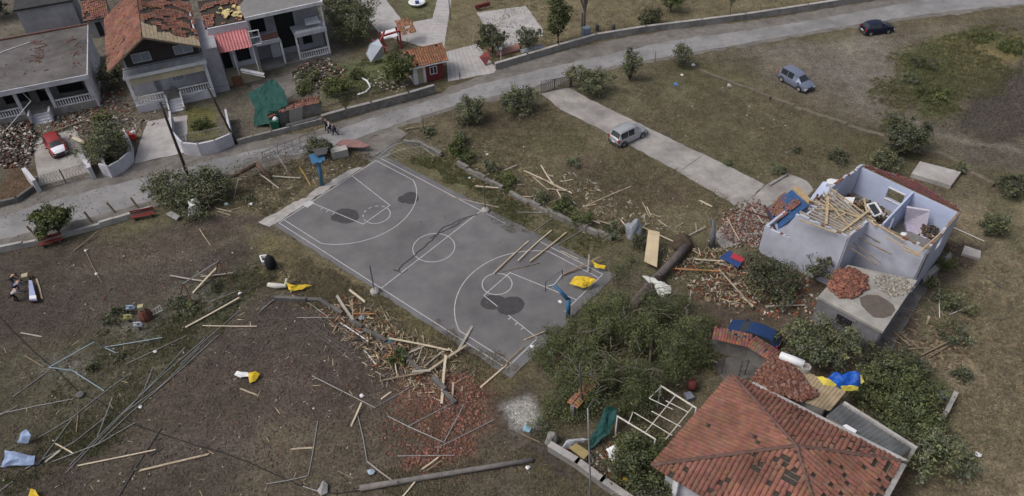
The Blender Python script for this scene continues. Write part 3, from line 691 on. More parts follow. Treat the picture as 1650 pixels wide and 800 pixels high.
def slope(root, side, y0, y1, poly, hole, mt=TILE, name='roof_slope', deck=True, **k):
    up_ = -(LS if side < 0 else RS).normalized(); Ls = (LS if side < 0 else RS).length
    o_ = Vector((RX, y0, RZ))-up_*Ls
    if deck: mb = MB(); mb.slab([o_, o_+Vector((0, y1-y0, 0)), Vector((RX, y1, RZ)), Vector((RX, y0, RZ))], .12); mb.build('roof_deck', UNDER, root)
    return tiles(o_, (0, 1, 0), up_, poly or [(0, 0), (y1-y0, 0), (y1-y0, Ls), (0, Ls)], hole=hole, **k).build(name, mt, root)
slope(hg, -1, -.9, DB+2, None, lambda s, t_: 2 if (3.2 < s < 4.4 and t_ < 3 and mnoise.noise(Vector((s, t_, 0))) > .1) else (.8 if mnoise.noise(Vector((s*.6, t_*.6, 9))) > .22 else 0))
slope(hg, 1, -.9, DB+2, None, lambda s, t_: 2 if (s < 1.6 or s < 3.2-t_*.0+mnoise.noise(Vector((t_, s, 3)))*1.4 and t_ > 2.6) or mnoise.noise(Vector((s*.7, t_*.7, 2))) > .18 else 1 if s > 1 else 0, jit=.1)
up_ = -RS.normalized(); o_ = Vector((RX, -.9, RZ))-up_*RS.length
mb = MB(); nn = Vector((0, 1, 0)).cross(up_).normalized(); nn = nn if nn.z > 0 else -nn
for k in range(15):
    s0 = .0+k*RS.length/15; a = o_+up_*(s0+.04)+nn*.025; mb.slab([a, a+Vector((0, 2.0+rnd.uniform(-.5, .8)+(1.6 if k > 10 else 0), 0)), a+up_*RS.length/16.5+Vector((0, 2.0+rnd.uniform(-.4, .8)+(1.6 if k > 10 else 0), 0)), a+up_*RS.length/16.5], .03)
mb.each('bared_boarding', mat('pale_boarding', (.36, .29, .2), .9, .25, 2), hg)
mb = MB(); mb.beam((RX+LS.x-.0, -.98, RZ+LS.z-.03), (RX, -.98, RZ-.03), .06, .2); mb.beam((RX+RS.x, -.98, RZ+RS.z-.03), (RX, -.98, RZ-.03), .06, .2); mb.each('gable_board', WOODD, hg)
mb = MB(); mb.b(WB+.0, WB+1.7, .6, 9, 0, 5.6); mb.build('side_wing', STUCCOG, hg)
mb = MB(); mb.tube([(7.3, 10.6, 8.6), (7.8, 9.6, 8.8), (9.2, 9.5, 8.6), (10.4, 10.2, 8.5), (10.6, 11.4, 8.6), (9, 12, 8.7), (7.3, 10.6, 8.6)], .06, 5); mb.tube([(7.8, 9.6, 8.8), (7.9, 9.7, 7.6), (9.4, 9.6, 7.4), (10.4, 10.2, 7.6)], .04, 4)
mb.each('bent_roof_frame', STEEL, hg)
# ---- narrow house with the pink awning
p0 = P(346, 84, 4.5); angC = angB; hn = thing('pink_awning_house', 'narrow cream house with pink corrugated awning and torn yellow roof insulation', 'house', (p0.x, p0.y, 0), angC)
mb = MB(); mb.wall((0, 2.2), (4.6, 2.2), 0, 6.4, .2, [(.5, 1.5, 1, 3.2), (2.2, 3.8, 1.6, 3.2)]); mb.wall((4.6, 2.3), (4.6, 9), 0, 6.4, .2); mb.wall((0, 2.3), (0, 9), 0, 6.4, .2); mb.build('wall', STUCCOW, hn)
mb = MB(); mb.b(.2, 4.4, 2.5, 2.7, .9, 6.2); mb.build('room_shade_panel', DARKIN, hn)  # dark sheet whose colour stands for indoor shade
mb = corrugated((-.2, -.5, 4.45), (4.2, -.5, 4.45), (4.2, 2.3, 5.7), (-.2, 2.3, 5.7), .34, .05); mb.build('awning', mat('pink_corrugated_sheet', (.5, .19, .2), .7, .12, 2, stain=.2), hn)
mb = MB(); mb.slab([(-.3, 2.4, 6.35), (4.8, 2.4, 6.35), (4.8, 8, 7.3), (-.3, 8, 7.3)], .15); mb.build('roof_deck', UNDER, hn)
tiles((-.3, 2.4, 6.4), (1, 0, 0), (0, .986, .167), [(0, 0), (5, 0), (5, 5.6), (0, 5.6)], hole=lambda s, t_: 2 if mnoise.noise(Vector((s*.8, t_*.8, 7))) > -.12 else 1, jit=.2).build('roof', TILE, hn)
mb = MB()
for i in range(14):
    x, y = rnd.uniform(1.2, 4.5), rnd.uniform(2.6, 5.2); a = rnd.uniform(0, 3); l = rnd.uniform(.4, .9); z = 6.5+(y-2.4)*.17+.1
    mb.slab([(x, y, z), (x+l*math.cos(a), y+l*math.sin(a), z+rnd.uniform(0, .25)), (x+l*math.cos(a)-l*.7*math.sin(a), y+l*math.sin(a)+l*.7*math.cos(a), z+rnd.uniform(0, .3)), (x-l*.7*math.sin(a), y+l*.7*math.cos(a), z+rnd.uniform(0, .2))], .06)
mb.build('torn_insulation', mat('yellow_insulation', (.52, .43, .2), .95, .25, 4, .4), hn)
mb = MB()
for a, b_ in (((0, -.3), 4.45), ((1.9, -.3), 4.45), ((4.2, -.3), 6.3)): mb.tube([(a[0], a[1], .9), (a[0], a[1], b_)], .06, 6)
for z in (4.5, 5.4, 6.2): mb.beam((4.2, -.3, z), (5.3, -.3, z), .08, .1)
mb.tube([(5.3, -.3, 4.5), (5.3, -.3, 6.2)], .06, 6); mb.each('porch_frame', WHITEP, hn)
mb = MB(); mb.b(0, 4.6, -.4, 2.08, 0, 1.0); mb.build('porch_floor', CREAM, hn)
mb = MB(); mb.b(.9, 2.0, -.75, -.41, .0, 1.2); mb.build('planter', mat('rust_planter', (.16, .07, .05), .9, .3, 4), hn)
mb = MB(); mb.beam((2.2, -.6, 2.0), (4.6, -1.4, 1.2), .5, .1); mb.beam((2.2, -.9, 1.8), (4.6, -1.7, 1.0), .08, .1); mb.each('sloping_rail', WHITEP, hn)
# ---- verandah house, flat grey roof, two storeys
d0 = P(398, 28, 7.0); d1 = P(514, 3, 7.0); angD = math.atan2(d1.y-d0.y, d1.x-d0.x); WD = (d1-d0).length
hd = thing('verandah_house', 'two storey grey house with flat roof and open verandahs at the top edge', 'house', (d0.x, d0.y, 0), angD)
mb = MB(); ops = [(.3, 2.0, 3.7, 6.5), (3.3, 5.6, 4.1, 6.6)]; ops += [(6.0, 7.2, .9, 2.9)]; ops = [(.3, 2.0, 3.7, 6.5), (3.2, 5.5, 1.0, 6.5), (6.0, 7.2, .9, 2.9)]
mb.wall((0, 2.4), (WD-.1, 2.4), 0, 6.8, .2, ops); mb.wall((0, .1), (0, 9), 0, 6.8, .2); mb.wall((WD, 2.4), (WD, 9), 0, 6.8, .2); mb.build('wall', STUCCOG, hd)
mb = MB(); mb.b(.2, WD-.2, 2.7, 2.9, .3, 6.7); mb.build('room_shade_panel', DARKIN, hd)  # dark sheet giving the verandah openings their shade by colour
mb = MB(); mb.b(-.3, WD+.25, -.2, 11, 6.8, 7.0); mb.build('roof', mat('grey_screed_roof', (.2, .195, .195), .95, .18, .8, .2, 12, stain=.2), hd)
mb = MB(); mb.b(-.3, WD+.25, -.32, -.2, 6.7, 7.12); mb.b(WD+.25, WD+.36, -.32, 11, 6.7, 7.12); mb.each('fascia', WHITEP, hd)
mb = MB(); mb.b(.1, 3.0, -.2, 2.29, 3.45, 3.65); mb.b(4.8, WD+.2, -.2, 2.29, 3.45, 3.65); mb.b(.1, 3.0, -.31, -.2, 3.3, 3.8); mb.b(4.8, WD+.2, -.31, -.2, 3.3, 3.8); mb.build('balcony_slab', STUCCOW, hd)
mb = MB(); mb.b(5.0, WD-.4, -.19, -.05, 3.66, 4.0); mb.slab([(6.4, .2, 4.4), (WD-.3, .1, 4.4), (WD-.3, 1.6, 4.6), (6.6, 1.7, 4.55)], .1); mb.build('balcony_panel', WHITEP, hd)
mb = MB(); mb.b(1.0, 2.9, -.1, -.02, 3.66, 4.5); mb.build('balcony_plants', mat('dry_pot_plants', (.18, .1, .09), .95, .5, 6, .5), hd)
mb = MB()
for x, z0, z1 in ((WD+.05, .3, 6.8), (4.9, .3, 3.45), (3.0, .3, 3.45)): mb.b(x-.11, x+.11, -.15, .07, z0, z1)
mb.each('column', WHITEP, hd)
mb = MB(); mb.b(0, WD+.2, -.3, 2.28, 0, .3); mb.build('porch_floor', CONC, hd)
mb = MB(); balustrade(mb, (5.05, -.04), (WD-.1, -.04), .3, .85, .2, .055); mb.build('balustrade', WHITEP, hd)
mb = MB(); mb.b(1.9, 3.0, 1.9, 2.25, .31, 2.1); mb.build('leaning_panel', STUCCOW, hd)
# ---- kiosk
k0 = P(668, 137); k1 = P(716, 126); angK = math.atan2(k1.y-k0.y, k1.x-k0.x)
ks = thing('tiled_kiosk', 'small red and white kiosk with orange tile roof beside the ramp', 'kiosk', (k0.x, k0.y, 0), angK)
LK = (k1-k0).length; s_ = LK
mb = MB(); mb.wall((1.5, 0), (LK, 0), 0, 2.5, .15, [(.5, 1.4, .9, 1.9)]); mb.wall((LK-.07, .08), (LK-.07, 3.0), 0, 2.5, .15); mb.build('wall', mat('dark_red_wall', (.16, .035, .035), .85, .15, 2), ks)
mb = MB(); mb.wall((0, 0), (1.5, 0), 0, 2.5, .15, [(.5, 1.2, 0, 2.0)]); mb.wall((.07, .08), (.07, 3.0), 0, 2.5, .15); mb.wall((.07, 3.0), (LK, 3.0), 0, 2.5, .15); mb.build('side_wall', WHITEP, ks)
mb = MB(); mb.b(.5, 1.2, .0, .06, 0, 2.0); mb.build('door', CREAM, ks)
win(ks, None, 2.45, -.05, .9, 1.9, .9)
mb = MB(); mb.b(.2, LK-.2, .5, .6, 0, 2.4); mb.build('interior', DARKIN, ks)  # near-black panel painted as the shade inside the kiosk
for sg in (0, 1):
    up_ = Vector((0, .86, .5)) if sg == 0 else Vector((0, -.86, .5)); oo = Vector((-.5, -.45, 2.45)) if sg == 0 else Vector((-.5, 3.5, 2.45))
    tiles(oo, (1, 0, 0), up_, [(0, 0), (LK+1, 0), (LK+1, 2.3), (0, 2.3)], .3, .4, hole=(lambda s, t_: 2 if s < 1.2 and mnoise.noise(Vector((s*2, t_*2, 0))) > 0 else 0), rip=.11, tvar=.16).build('roof_slope', TILEO, ks)
    mb = MB(); mb.slab([oo, oo+Vector((LK+1, 0, 0)), oo+Vector((LK+1, 0, 0))+up_*2.3, oo+up_*2.3], .08); mb.build('roof_deck', UNDER, ks)
mb = MB(); mb.beam((-.5, -.52, 2.4), (LK+.5, -.52, 2.4), .06, .14); mb.build('gutter', WHITEP, ks)
mb = MB(); mb.tube([(.3, 2.2, 3.2), (.3, 2.2, 4.9)], .04, 5); mb.beam((-.3, 2.2, 4.3), (.9, 2.2, 4.3), .06, .06); mb.each('roof_aerial', STEELD, ks)
# collapsed shed behind kiosk
sh = thing('collapsed_shed', 'collapsed red framed shed with tile heap behind the kiosk', 'shed', P(640, 80), angK)
mb = MB()
for a, b_ in (((-1.6, 0, 0), (-1.6, 0, 2.2)), ((.6, 0, 0), (.6, 0, 2.4)), ((-1.6, 0, 2.2), (.6, 0, 2.4)), ((-1.6, 1.6, 0), (-1.6, 1.6, 2)), ((.6, 1.6, 0), (.6, 1.6, 2.2)), ((-3, -.6, .3), (-1.2, .4, 2.6)), ((-3, .2, 1.9), (-1.6, -.8, .9))): mb.beam(a, b_, .2, .2)
mb.each('frame', mat('faded_red_frame', (.3, .06, .06), .8, .25, 4), sh)
mb = MB(); mb.slab([(-1.4, .2, 1.6), (.4, .2, 1.7), (.4, 1.5, 2.1), (-1.4, 1.5, 2.0)], .06); mb.build('panel', WHITEP, sh)
tiles((.7, .2, 1.6), (1, 0, 0), (0, .9, .42), [(0, 0), (2.2, 0), (2.2, 2.4), (0, 2.4)], .3, .4, hole=lambda s, t_: 1 if rnd.random() < .8 else 2, jit=.3).build('roof', TILEO, sh)
pn = MB(); pn.slab([P(598, 100, .5), P(617, 92, .4), P(616, 74, 2.2), P(609, 62, 2.6), P(596, 70, 2.4), P(590, 86, 1.3)], .12); one('propped_sheet', pn, mat('blue_white_panel', (.42, .46, .52), .6, .12, 1.5), 'large pale blue white panel propped on edge near the olive tree', 'panel')
# ================================================================ wrecked house
ZT = 5.55; ZF = 2.75
A_, B_, C_, Dd, E_, F_ = P(1388, 268, ZT), P(1546, 342, ZT), P(1495, 402, ZT), P(1398.6, 356, ZT), P(1367, 382, ZT), P(1283, 345, ZT)
Cw = A_+(C_-B_)       # fourth corner of the back block
wk = thing('wrecked_house', 'raised pale blue house with its roof torn off exposing rooms and rafters', 'house', (Dd.x, Dd.y, 0), 0)
def xy(p): return (p.x, p.y)
gV = P(1229, 373, 2.75); gV = F_+(F_-E_).normalized()*((gV-F_).dot((F_-E_).normalized())); gV.z = 2.75; hV = F_+(gV-F_)*.0
eab = (B_-A_).normalized(); ebc = (C_-B_).normalized()
H1 = P(1340, 300, ZT)
mb = MB()
Lab = (B_-A_).length
mb.wall(xy(A_), xy(B_), 0, ZT, .22, [(Lab*.33, Lab*.50, ZF+1.0, ZF+2.1)])
mb.wall(xy(B_), xy(C_), 0, ZT, .22, [(2.6, 3.7, ZF+1.0, ZF+2.2)])
mb.wall(xy(C_), xy(Dd), 0, ZT, .22)
mb.wall(xy(Dd), xy(E_), 0, ZT, .22)
mb.wall(xy(E_), xy(F_), 0, ZT, .22)
gW = Vector((gV.x, gV.y, 0)); fW = Vector((F_.x, F_.y, 0))
mb.wall(xy(A_), xy(A_.lerp(H1, 1)), 0, ZT-.02, .22, [(3.2, 4.5, ZF+.1, ZF+2.1)])
mb.build('wall', STUCCO, wk, (0, 0, 0)) if 0 else W(mb, 'wall', STUCCO, wk)
# interior faces: partition and bedroom lining
PA = A_.lerp(B_, .555); PB = PA+ebc*((C_-B_).length*.93)
mb = MB(); mb.wall(xy(PA+ebc*.12), xy(PB), ZF, ZT-.02, .14, [(3.0, 3.9, ZF, ZF+2.0)])
i1 = .135
mb.wall(xy(A_+ebc*i1+eab*.12), xy(B_+ebc*i1-eab*.12), ZF, ZT-.06, .04, [(Lab*.33-.12, Lab*.50-.12, ZF+1.0, ZF+2.1)])
mb.wall(xy(B_-eab*i1+ebc*.14), xy(C_-eab*i1-ebc*.14), ZF, ZT-.06, .04, [(2.46, 3.56, ZF+1.0, ZF+2.2)])
W(mb, 'inner_wall', STUCCOI, wk)
mb = MB()
for q0, q1, za, zb in ((.33, .335, ZF+1, ZF+2.1), (.495, .5, ZF+1, ZF+2.1)): pass
cc = A_.lerp(B_, .415)
mb.beam(A_.lerp(B_, .325)+ebc*.16+Vector((0, 0, ZF+2.15-ZT)), A_.lerp(B_, .505)+ebc*.16+Vector((0, 0, ZF+2.15-ZT)), .1, .1)
mb.beam(A_.lerp(B_, .325)+ebc*.16+Vector((0, 0, ZF+.95-ZT)), A_.lerp(B_, .505)+ebc*.16+Vector((0, 0, ZF+.95-ZT)), .12, .08)
W(mb, 'window_surround', WHITEP, wk)
mb = MB(); fl = [xy(A_), xy(B_), xy(C_), xy(Dd), xy(E_), xy(F_)]; ctr = Vector((sum(p[0] for p in fl)/6, sum(p[1] for p in fl)/6))
mb.prism([tuple(ctr+(Vector(p)-ctr)*.985) for p in [xy(A_), xy(B_), xy(C_), xy(Dd), xy(Cw)]], ZF-.2, ZF); W(mb, 'floor', mat('dusty_floor', (.2, .18, .17), .9, .3, 2), wk)
# left terrace / broken porch
gB = gW+(H1-F_)*.9; fB = fW+(H1-F_)*.9
mb = MB()
mb.wall(xy(gW), xy(fW), 0, 2.95, .22); mb.wall(xy(gW), xy(gB), 0, 3.0, .22, [(2.2, 3.2, 1.0, 2.4)]); mb.wall(xy(gB), xy(H1), 0, 3.0, .2)
W(mb, 'porch_wall', STUCCO, wk)
mb = MB(); mb.prism([xy(gW+Vector((.1, .1, 0))), xy(fW), xy(E_+(Dd-E_)*.0), xy(Dd), xy(H1), xy(gB)], 2.4, 2.6); W(mb, 'porch_floor', mat('blue_grey_floor', (.3, .32, .4), .9, .2, 1.2), wk)
mb = MB(); mb.wall(xy(F_), xy(F_.lerp(H1, .8)), 2.6, 4.3, .18); mb.add([(fW.x, fW.y, 3.1), (fW.x+(gW-fW).x*.35, fW.y+(gW-fW).y*.35, 3.1), (fW.x, fW.y, ZT-.2)], [(0, 1, 2)]); W(mb, 'broken_wall', STUCCO, wk)
# roof strip still hanging on along the back
RS_ = mat('dark_red_roof_strip', (.15, .06, .055), .85, .3, 3, .3, attr='tint')
o3 = A_+Vector((0, 0, .1)); t1 = P(1465, 290, ZT-.05); dn = (-ebc).normalized()
mid_ = A_.lerp(B_, .5)
mb = MB(); mb.slab([A_+Vector((0, 0, .05)), B_+Vector((0, 0, .05)), B_+dn*.25+Vector((0, 0, -.1)), mid_+dn*1.9+Vector((0, 0, -.5)), A_+dn*.15+Vector((0, 0, .0))], .1); W(mb, 'eave_deck', UNDER, wk)
tb = tiles(A_+dn*1.9+Vector((0, 0, -.42)), eab, -dn*1.9+Vector((0, 0, .5)), [(Lab*.5, 0), (Lab*.02, 1.75), (Lab*.02, 1.96), (Lab*.98, 1.96), (Lab*.98, 1.7)], .24, .3, hole=lambda s, t_: .8 if s < Lab*.4 else 0, jit=.02); W(tb, 'eave_tiles', RS_, wk)
mb = MB(); mb.tube([A_+dn*.15+Vector((0, 0, .1)), mid_+dn*1.95+Vector((0, 0, -.42)), B_+dn*.2+Vector((0, 0, .05)), B_+dn*.1-Vector((0, 0, 1.2))], .06, 6); W(mb, 'gutter', STEEL, wk)
mb = MB()
for a, b_ in ((A_, B_), (B_, C_)): mb.beam(a+Vector((0, 0, .04)), b_+Vector((0, 0, .04)), .2, .07)
mb.beam(C_+Vector((0, 0, .06)), Dd+Vector((0, 0, .06)), .14, .12, .1); W(mb, 'wall_plate', WOODD, wk, each=True)
# rafters over the front wing
mb = MB(); nrf = 12
wb = H1
for k in range(nrf):
    f = (k+.3)/nrf; a = E_.lerp(Dd, f)+Vector((0, 0, .02)); b_ = F_.lerp(H1, f)+Vector((0, 0, -.1)); b_ = a.lerp(b_, rnd.uniform(.82, 1.0)); mb.beam(a, b_, .1, .14, .1)
W(mb, 'rafter', mat('bleached_rafter', (.36, .32, .27), .85, .25, 2.5, .2), wk, each=True)
mb = MB()
for (q0, z0_, q1, z1_, wd) in (((1303, 322), 5.9, (1390, 353), 5.7, .13), ((1334, 318), 5.9, (1331, 361), 5.75, .22), ((1358, 372), 5.75, (1402, 338), 6.0, .16), ((1317, 337), 5.8, (1345, 338), 5.8, .12), ((1338, 330), 6.0, (1372, 370), 5.7, .12), ((1392, 321), 6.1, (1397, 342), 5.7, .14), ((1340, 305), 5.7, (1410, 356), 5.7, .1), ((1290, 355), 5.7, (1345, 375), 5.7, .12), ((1360, 336), 5.8, (1385, 349), 5.8, .1), ((1345, 352), 5.9, (1362, 344), 5.9, .1)):
    mb.beam(P(*q0, z0_), P(*q1, z1_), wd, .08, .15)
W(mb, 'loose_beam', WOOD, wk, each=True)
mb = MB()
for (q0, q1, wd) in (((1413, 362), (1456, 388), .1), ((1400, 354), (1411, 364), .14), ((1430, 383), (1480, 410), .08), ((1480, 408), (1520, 372), .1), ((1455, 402), (1482, 413), .08)):
    mb.beam(P(*q0, ZT+.12), P(*q1, ZT+.12), wd, .1, .1)
W(mb, 'ceiling_batten', WOOD, wk, each=True)
mb = MB()
for (q0, q1, wd) in (((1372, 389), (1418, 423), .09), ((1384, 384), (1436, 410), .09), ((1395, 378), (1437, 401), .09), ((1368, 398), (1412, 427), .08), ((1406, 385), (1432, 398), .07)):
    mb.beam(P(*q0, 4.3), P(*q1, 4.0), wd, .07, .1)
W(mb, 'hanging_batten', WOODD, wk, each=True)
mb = MB(); mb.tube([P(1492, 404, 5.3)+Vector((0, -.16, 0)), P(1471, 446, 2.75)+Vector((0, -.1, 0))], .06, 6) if 0 else mb.tube([C_+Vector((.02, -.24, -.3)), C_+Vector((.02, -.24, 2.75-ZT))], .07, 6); W(mb, 'drain_pipe', STEELD, wk)
sl = [P(1446, 398, ZT), P(1489, 407, ZT), P(1484, 410, ZT)]
mb = MB(); r0 = C_+(Dd-C_)*.04-ebc*.25; c1 = C_+(Dd-C_)*.42-ebc*.25
mb.slab([r0+Vector((0, 0, -.5)), c1+Vector((0, 0, -.5)), c1-ebc*1.5+Vector((0, 0, -.5)), r0-ebc*1.5+Vector((0, 0, -.5))], .06); W(mb, 'hanging_ceiling', mat('grey_ceiling_board', (.17, .165, .16), .9, .2, 3), wk)
mb = MB(); mk = MB()
for a, b_ in ((C_, Dd), (Dd, E_), (E_, F_), (A_, H1), (fW+Vector((0, 0, 2.95)), gW+Vector((0, 0, 2.95))), (B_, C_)):
    L_ = (b_-a).length; x = 0
    while x < L_-.3:
        l = rnd.uniform(.12, .5)
        if rnd.random() < .55:
            p = a.lerp(b_, (x+l/2)/L_); q = mk if rnd.random() < .35 else mb; h = rnd.uniform(.03, .2)
            q.box((p.x+rnd.uniform(-.03, .03), p.y+rnd.uniform(-.03, .03), p.z+h/2-.01), (l, .2, h), math.atan2((b_-a).y, (b_-a).x)+rnd.uniform(-.1, .1))
        x += l
W(mb, 'broken_wall_top', STUCCO, wk)['kind'] = 'stuff'; W(mk, 'broken_brick_top', BRICK, wk)['kind'] = 'stuff'
# room contents stay separate things
def quadthing(name, px, z, th, m, label, cat, zs=None):
    mb = MB(); mb.slab([P(u, v, (zs[i] if zs else z)) for i, (u, v) in enumerate(px)], th); return one(name, mb, m, label, cat)
mat_ = quadthing('mattress', [(1461, 332), (1498, 338), (1492, 368), (1457, 356)], 0, .22, mat('mattress_ticking', (.5, .47, .55), .9, .1, 3), 'striped lilac mattress leaning in the open back bedroom', 'mattress', [5.1, 5.1, 3.4, 3.4])
quadthing('bedding', [(1457, 358), (1490, 368), (1480, 380), (1462, 372)], 3.5, .25, mat('lilac_bedding', (.42, .38, .48), .95, .2, 4, .5), 'crumpled lilac bedding at the foot of the leaning mattress', 'bedding')
quadthing('bedding', [(1490, 366), (1508, 368), (1494, 385), (1480, 382)], 3.5, .3, mat('lilac_bedding', (.42, .38, .48), .95, .2, 4, .5), 'second heap of bedding beside the small open cupboard', 'bedding')
quadthing('wall_unit', [(1362, 318), (1378, 318), (1374, 328), (1358, 327)], 4.5, .5, WHITEP, 'pale box cupboard by the inner wall of the left back room', 'cupboard')
fr = MB(); c4 = [P(1397, 330, 4.6), P(1410, 327, 5.1), P(1421, 344, 4.9), P(1409, 349, 4.4)]
for i in range(4): fr.beam(c4[i], c4[(i+1) % 4], .14, .1)
wf = thing('window_frame', 'loose white window frame standing tilted in the roofless room', 'window frame', P(1409, 352, 2.8)); W(fr, 'frame', PLASW, wf)
fr = MB(); fr.slab(c4, .03); W(fr, 'pane', GLASS, wf)
mb = MB(); mb.lathe(P(1455, 385, 4.3), [(.25, -.3), (.33, 0), (.33, .45), (.2, .52)], 12); one('water_heater', mb, PLASW, 'white round water heater standing by the exposed ceiling board', 'water heater', smooth=True)
wu = MB(); q = P(1310, 300, 3.5); wu.slab([P(1326, 293, 3.4), P(1350, 293, 3.4), P(1341, 323, 2.8), P(1304, 322, 2.8)], .08); one('broken_partition', wu, STUCCOI, 'pale blue broken wall slab lying in the left porch', 'wall slab')
quadthing('washing_machine', [(1333, 289), (1356, 290), (1356, 297), (1331, 296)], 3.6, .7, PLASW, 'white metal lid on the far edge of the left porch', 'panel')
mb = MB(); mb.lathe(P(1339, 299, 2.7), [(.3, 0), (.5, .2), (.42, .5), (.1, .62)], 9); one('white_sack', mb, PLASW, 'bulging white sack among bits on the left porch', 'sack', smooth=True)
scatter('porch_debris', 'splintered household bits scattered on the wrecked porch and rooms', [(1306, 320), (1345, 300), (1400, 340), (1380, 360), (1330, 350)], 260, .2, CHIP, zoff=2.62, seed=5, heap=.7, tints=[(.3, .22, .15), (.1, .14, .1), (.8, .78, .8), (.25, .12, .08)])
scatter('room_debris', 'broken furniture bits heaped on the roofless room floor', [(1378, 322), (1420, 345), (1440, 385), (1405, 362)], 220, .2, CHIP, zoff=2.8, seed=6, heap=.9, tints=[(.3, .22, .15), (.08, .12, .09), (.9, .88, .9), (.3, .2, .14)])
scatter('bedroom_debris', 'dark splintered bits on the bedroom edge', [(1490, 372), (1512, 366), (1500, 395), (1470, 392)], 90, .2, CHIP, zoff=3.0, seed=7, heap=.8, tints=[(.2, .14, .1), (.7, .66, .7), (.1, .1, .1)])
# annex with flat concrete roof
an = thing('concrete_annex', 'grey concrete annex with flat puddled roof below the wrecked house', 'annex', P(1409, 572))
ta, tb_, tc_, td, te = P(1366, 427, 2.7), P(1478, 452, 2.7), P(1423, 535, 2.7), P(1318, 478, 2.7), P(1352, 425, 2.7)
mb = MB()
quad = [td, tc_, tb_, ta]
def inset(ps, k):
    c = sum(ps, Vector())/len(ps); return [p+(c-p).normalized()*k for p in ps]
W4 = inset(quad, .25)
L1 = (W4[1]-W4[0]).length
mb.wall(xy(W4[0]), xy(W4[1]), 0, 2.45, .2, [(L1*.33, L1*.58, 1.0, 2.0)]); mb.wall(xy(W4[1]), xy(W4[2]), 0, 2.45, .2); mb.wall(xy(W4[3]), xy(W4[0]), 0, 2.45, .2); mb.wall(xy(W4[2]), xy(W4[3]), 0, 2.45, .2)
W(mb, 'wall', mat('raw_grey_render', (.2, .2, .215), .92, .2, 1.2, .3, 14, stain=.3), an)
mb = MB(); mb.prism([xy(td), xy(tc_), xy(tb_), xy(ta)], 2.46, 2.7); W(mb, 'roof', mat('annex_roof_screed', (.34, .325, .3), .92, .2, 1.2, .3, 14, stain=.3), an)
mb = MB(); a_ = W4[0].lerp(W4[1], .34); b__ = W4[0].lerp(W4[1], .57); nn_ = Vector(((W4[1]-W4[0]).y, -(W4[1]-W4[0]).x, 0)).normalized()
mb.beam(Vector((a_.x, a_.y, 1.5)), Vector((b__.x, b__.y, 1.5)), .04, .98); W(mb, 'window', GLASS, an)
mb = MB()
for i in range(9): p = a_.lerp(b__, (i+.5)/9); mb.box((p.x+nn_.x*.14, p.y+nn_.y*.14, 1.5), (.04, .04, 1.1))
W(mb, 'window_bars', STEELD, an)
mb = MB(); ps = [P(u+1.2*mnoise.noise(Vector((u, v, 1))), v, 2.704) for u, v in ((1385, 480), (1398, 475), (1415, 476), (1428, 483), (1440, 492), (1443, 500), (1436, 509), (1424, 513), (1408, 512), (1398, 503), (1388, 493))]
mb.add(ps, [tuple(range(len(ps)-1, -1, -1))]); W(mb, 'puddle', mat('wet_roof_patch', (.12, .1, .085), .35, .2, 2), an)
scatter('brick_heap', 'heap of broken orange bricks on the concrete annex roof', [(1333, 462), (1348, 436), (1372, 432), (1395, 446), (1396, 468), (1380, 480), (1350, 480)], 620, .17, BRICK, zoff=2.72, seed=8, heap=.42, tints=[(1.25, 1.1, 1.0), (1, .95, .95), (.7, .7, .75), (1.3, 1.2, 1.1)])
scatter('mortar_rubble', 'pale mortar rubble strewn on the upper annex roof', [(1405, 450), (1430, 438), (1470, 450), (1470, 470), (1440, 480), (1415, 466)], 340, .09, CHIP, zoff=2.71, seed=9, tints=[(.6, .58, .55), (.45, .42, .4), (.8, .8, .78)])
mb = MB(); mb.prism([xy(P(1482, 453)), xy(P(1528, 412)), xy(P(1532, 420)), xy(P(1486, 462))], 0, .5); one('stone_footing', mb, CONC, 'grey stone footing along the right wall of the wrecked house', 'footing')
# blue and rust roof panel on the forecourt side
bp_ = thing('roof_panel', 'torn blue edged roof panel with rusty tiles slumped on the wrecked porch', 'roof panel', P(1262, 352))
q4 = [P(1254, 370, 2.6), P(1303, 331, 3.4), P(1276, 306, 3.4), P(1233, 337, 2.2)]
mb = MB(); mb.slab(q4, .08); W(mb, 'sheet', mat('blue_roof_membrane', (.03, .08, .2), .6, .25, 3, .2), bp_)
ex_ = (q4[1]-q4[0]); ey_ = (q4[3]-q4[0]); tb2 = tiles(q4[0]+ex_*.02+ey_*.2+Vector((0, 0, .22)), ex_, ey_, [(0, 0), (ex_.length*.82, 0), (ex_.length*.62, ey_.length*.75), (0, ey_.length*.72)], .22, .32, hole=lambda s, t_: .8 if mnoise.noise(Vector((s, t_, 5))) > .1 else 0, jit=.15, loss=.05); W(tb2, 'tiles', BRICK, bp_)
mb = MB(); mb.beam(q4[0]+Vector((-.3, -.3, .1)), q4[3]+Vector((.0, .3, .15)), .14, .1); mb.beam(P(1199, 339, 1.6), P(1256, 357, 2.3), .12, .1); W(mb, 'frame', mat('rusty_dark_beam', (.07, .035, .03), .85, .3, 3), bp_)
quadthing('insulation_board', [(1277, 304), (1285, 300), (1305, 320), (1303, 328), (1296, 322)], 3.5, .08, mat('tan_board', (.38, .28, .15), .9, .2, 3), 'tan board torn loose beyond the blue roof panel', 'board')
scatter('driveway_rubble', 'red brick and mortar rubble covering the concrete apron', [(1165, 345), (1190, 330), (1235, 325), (1255, 365), (1225, 395), (1200, 405), (1160, 385)], 1800, .1, BRICK, seed=10, z=.05, heap=.12, tints=[(1.1, 1.0, .95), (.9, .8, .8), (1.5, 2.8, 3.4), (.7, .9, 1.0), (1.3, 2.4, 2.9)])
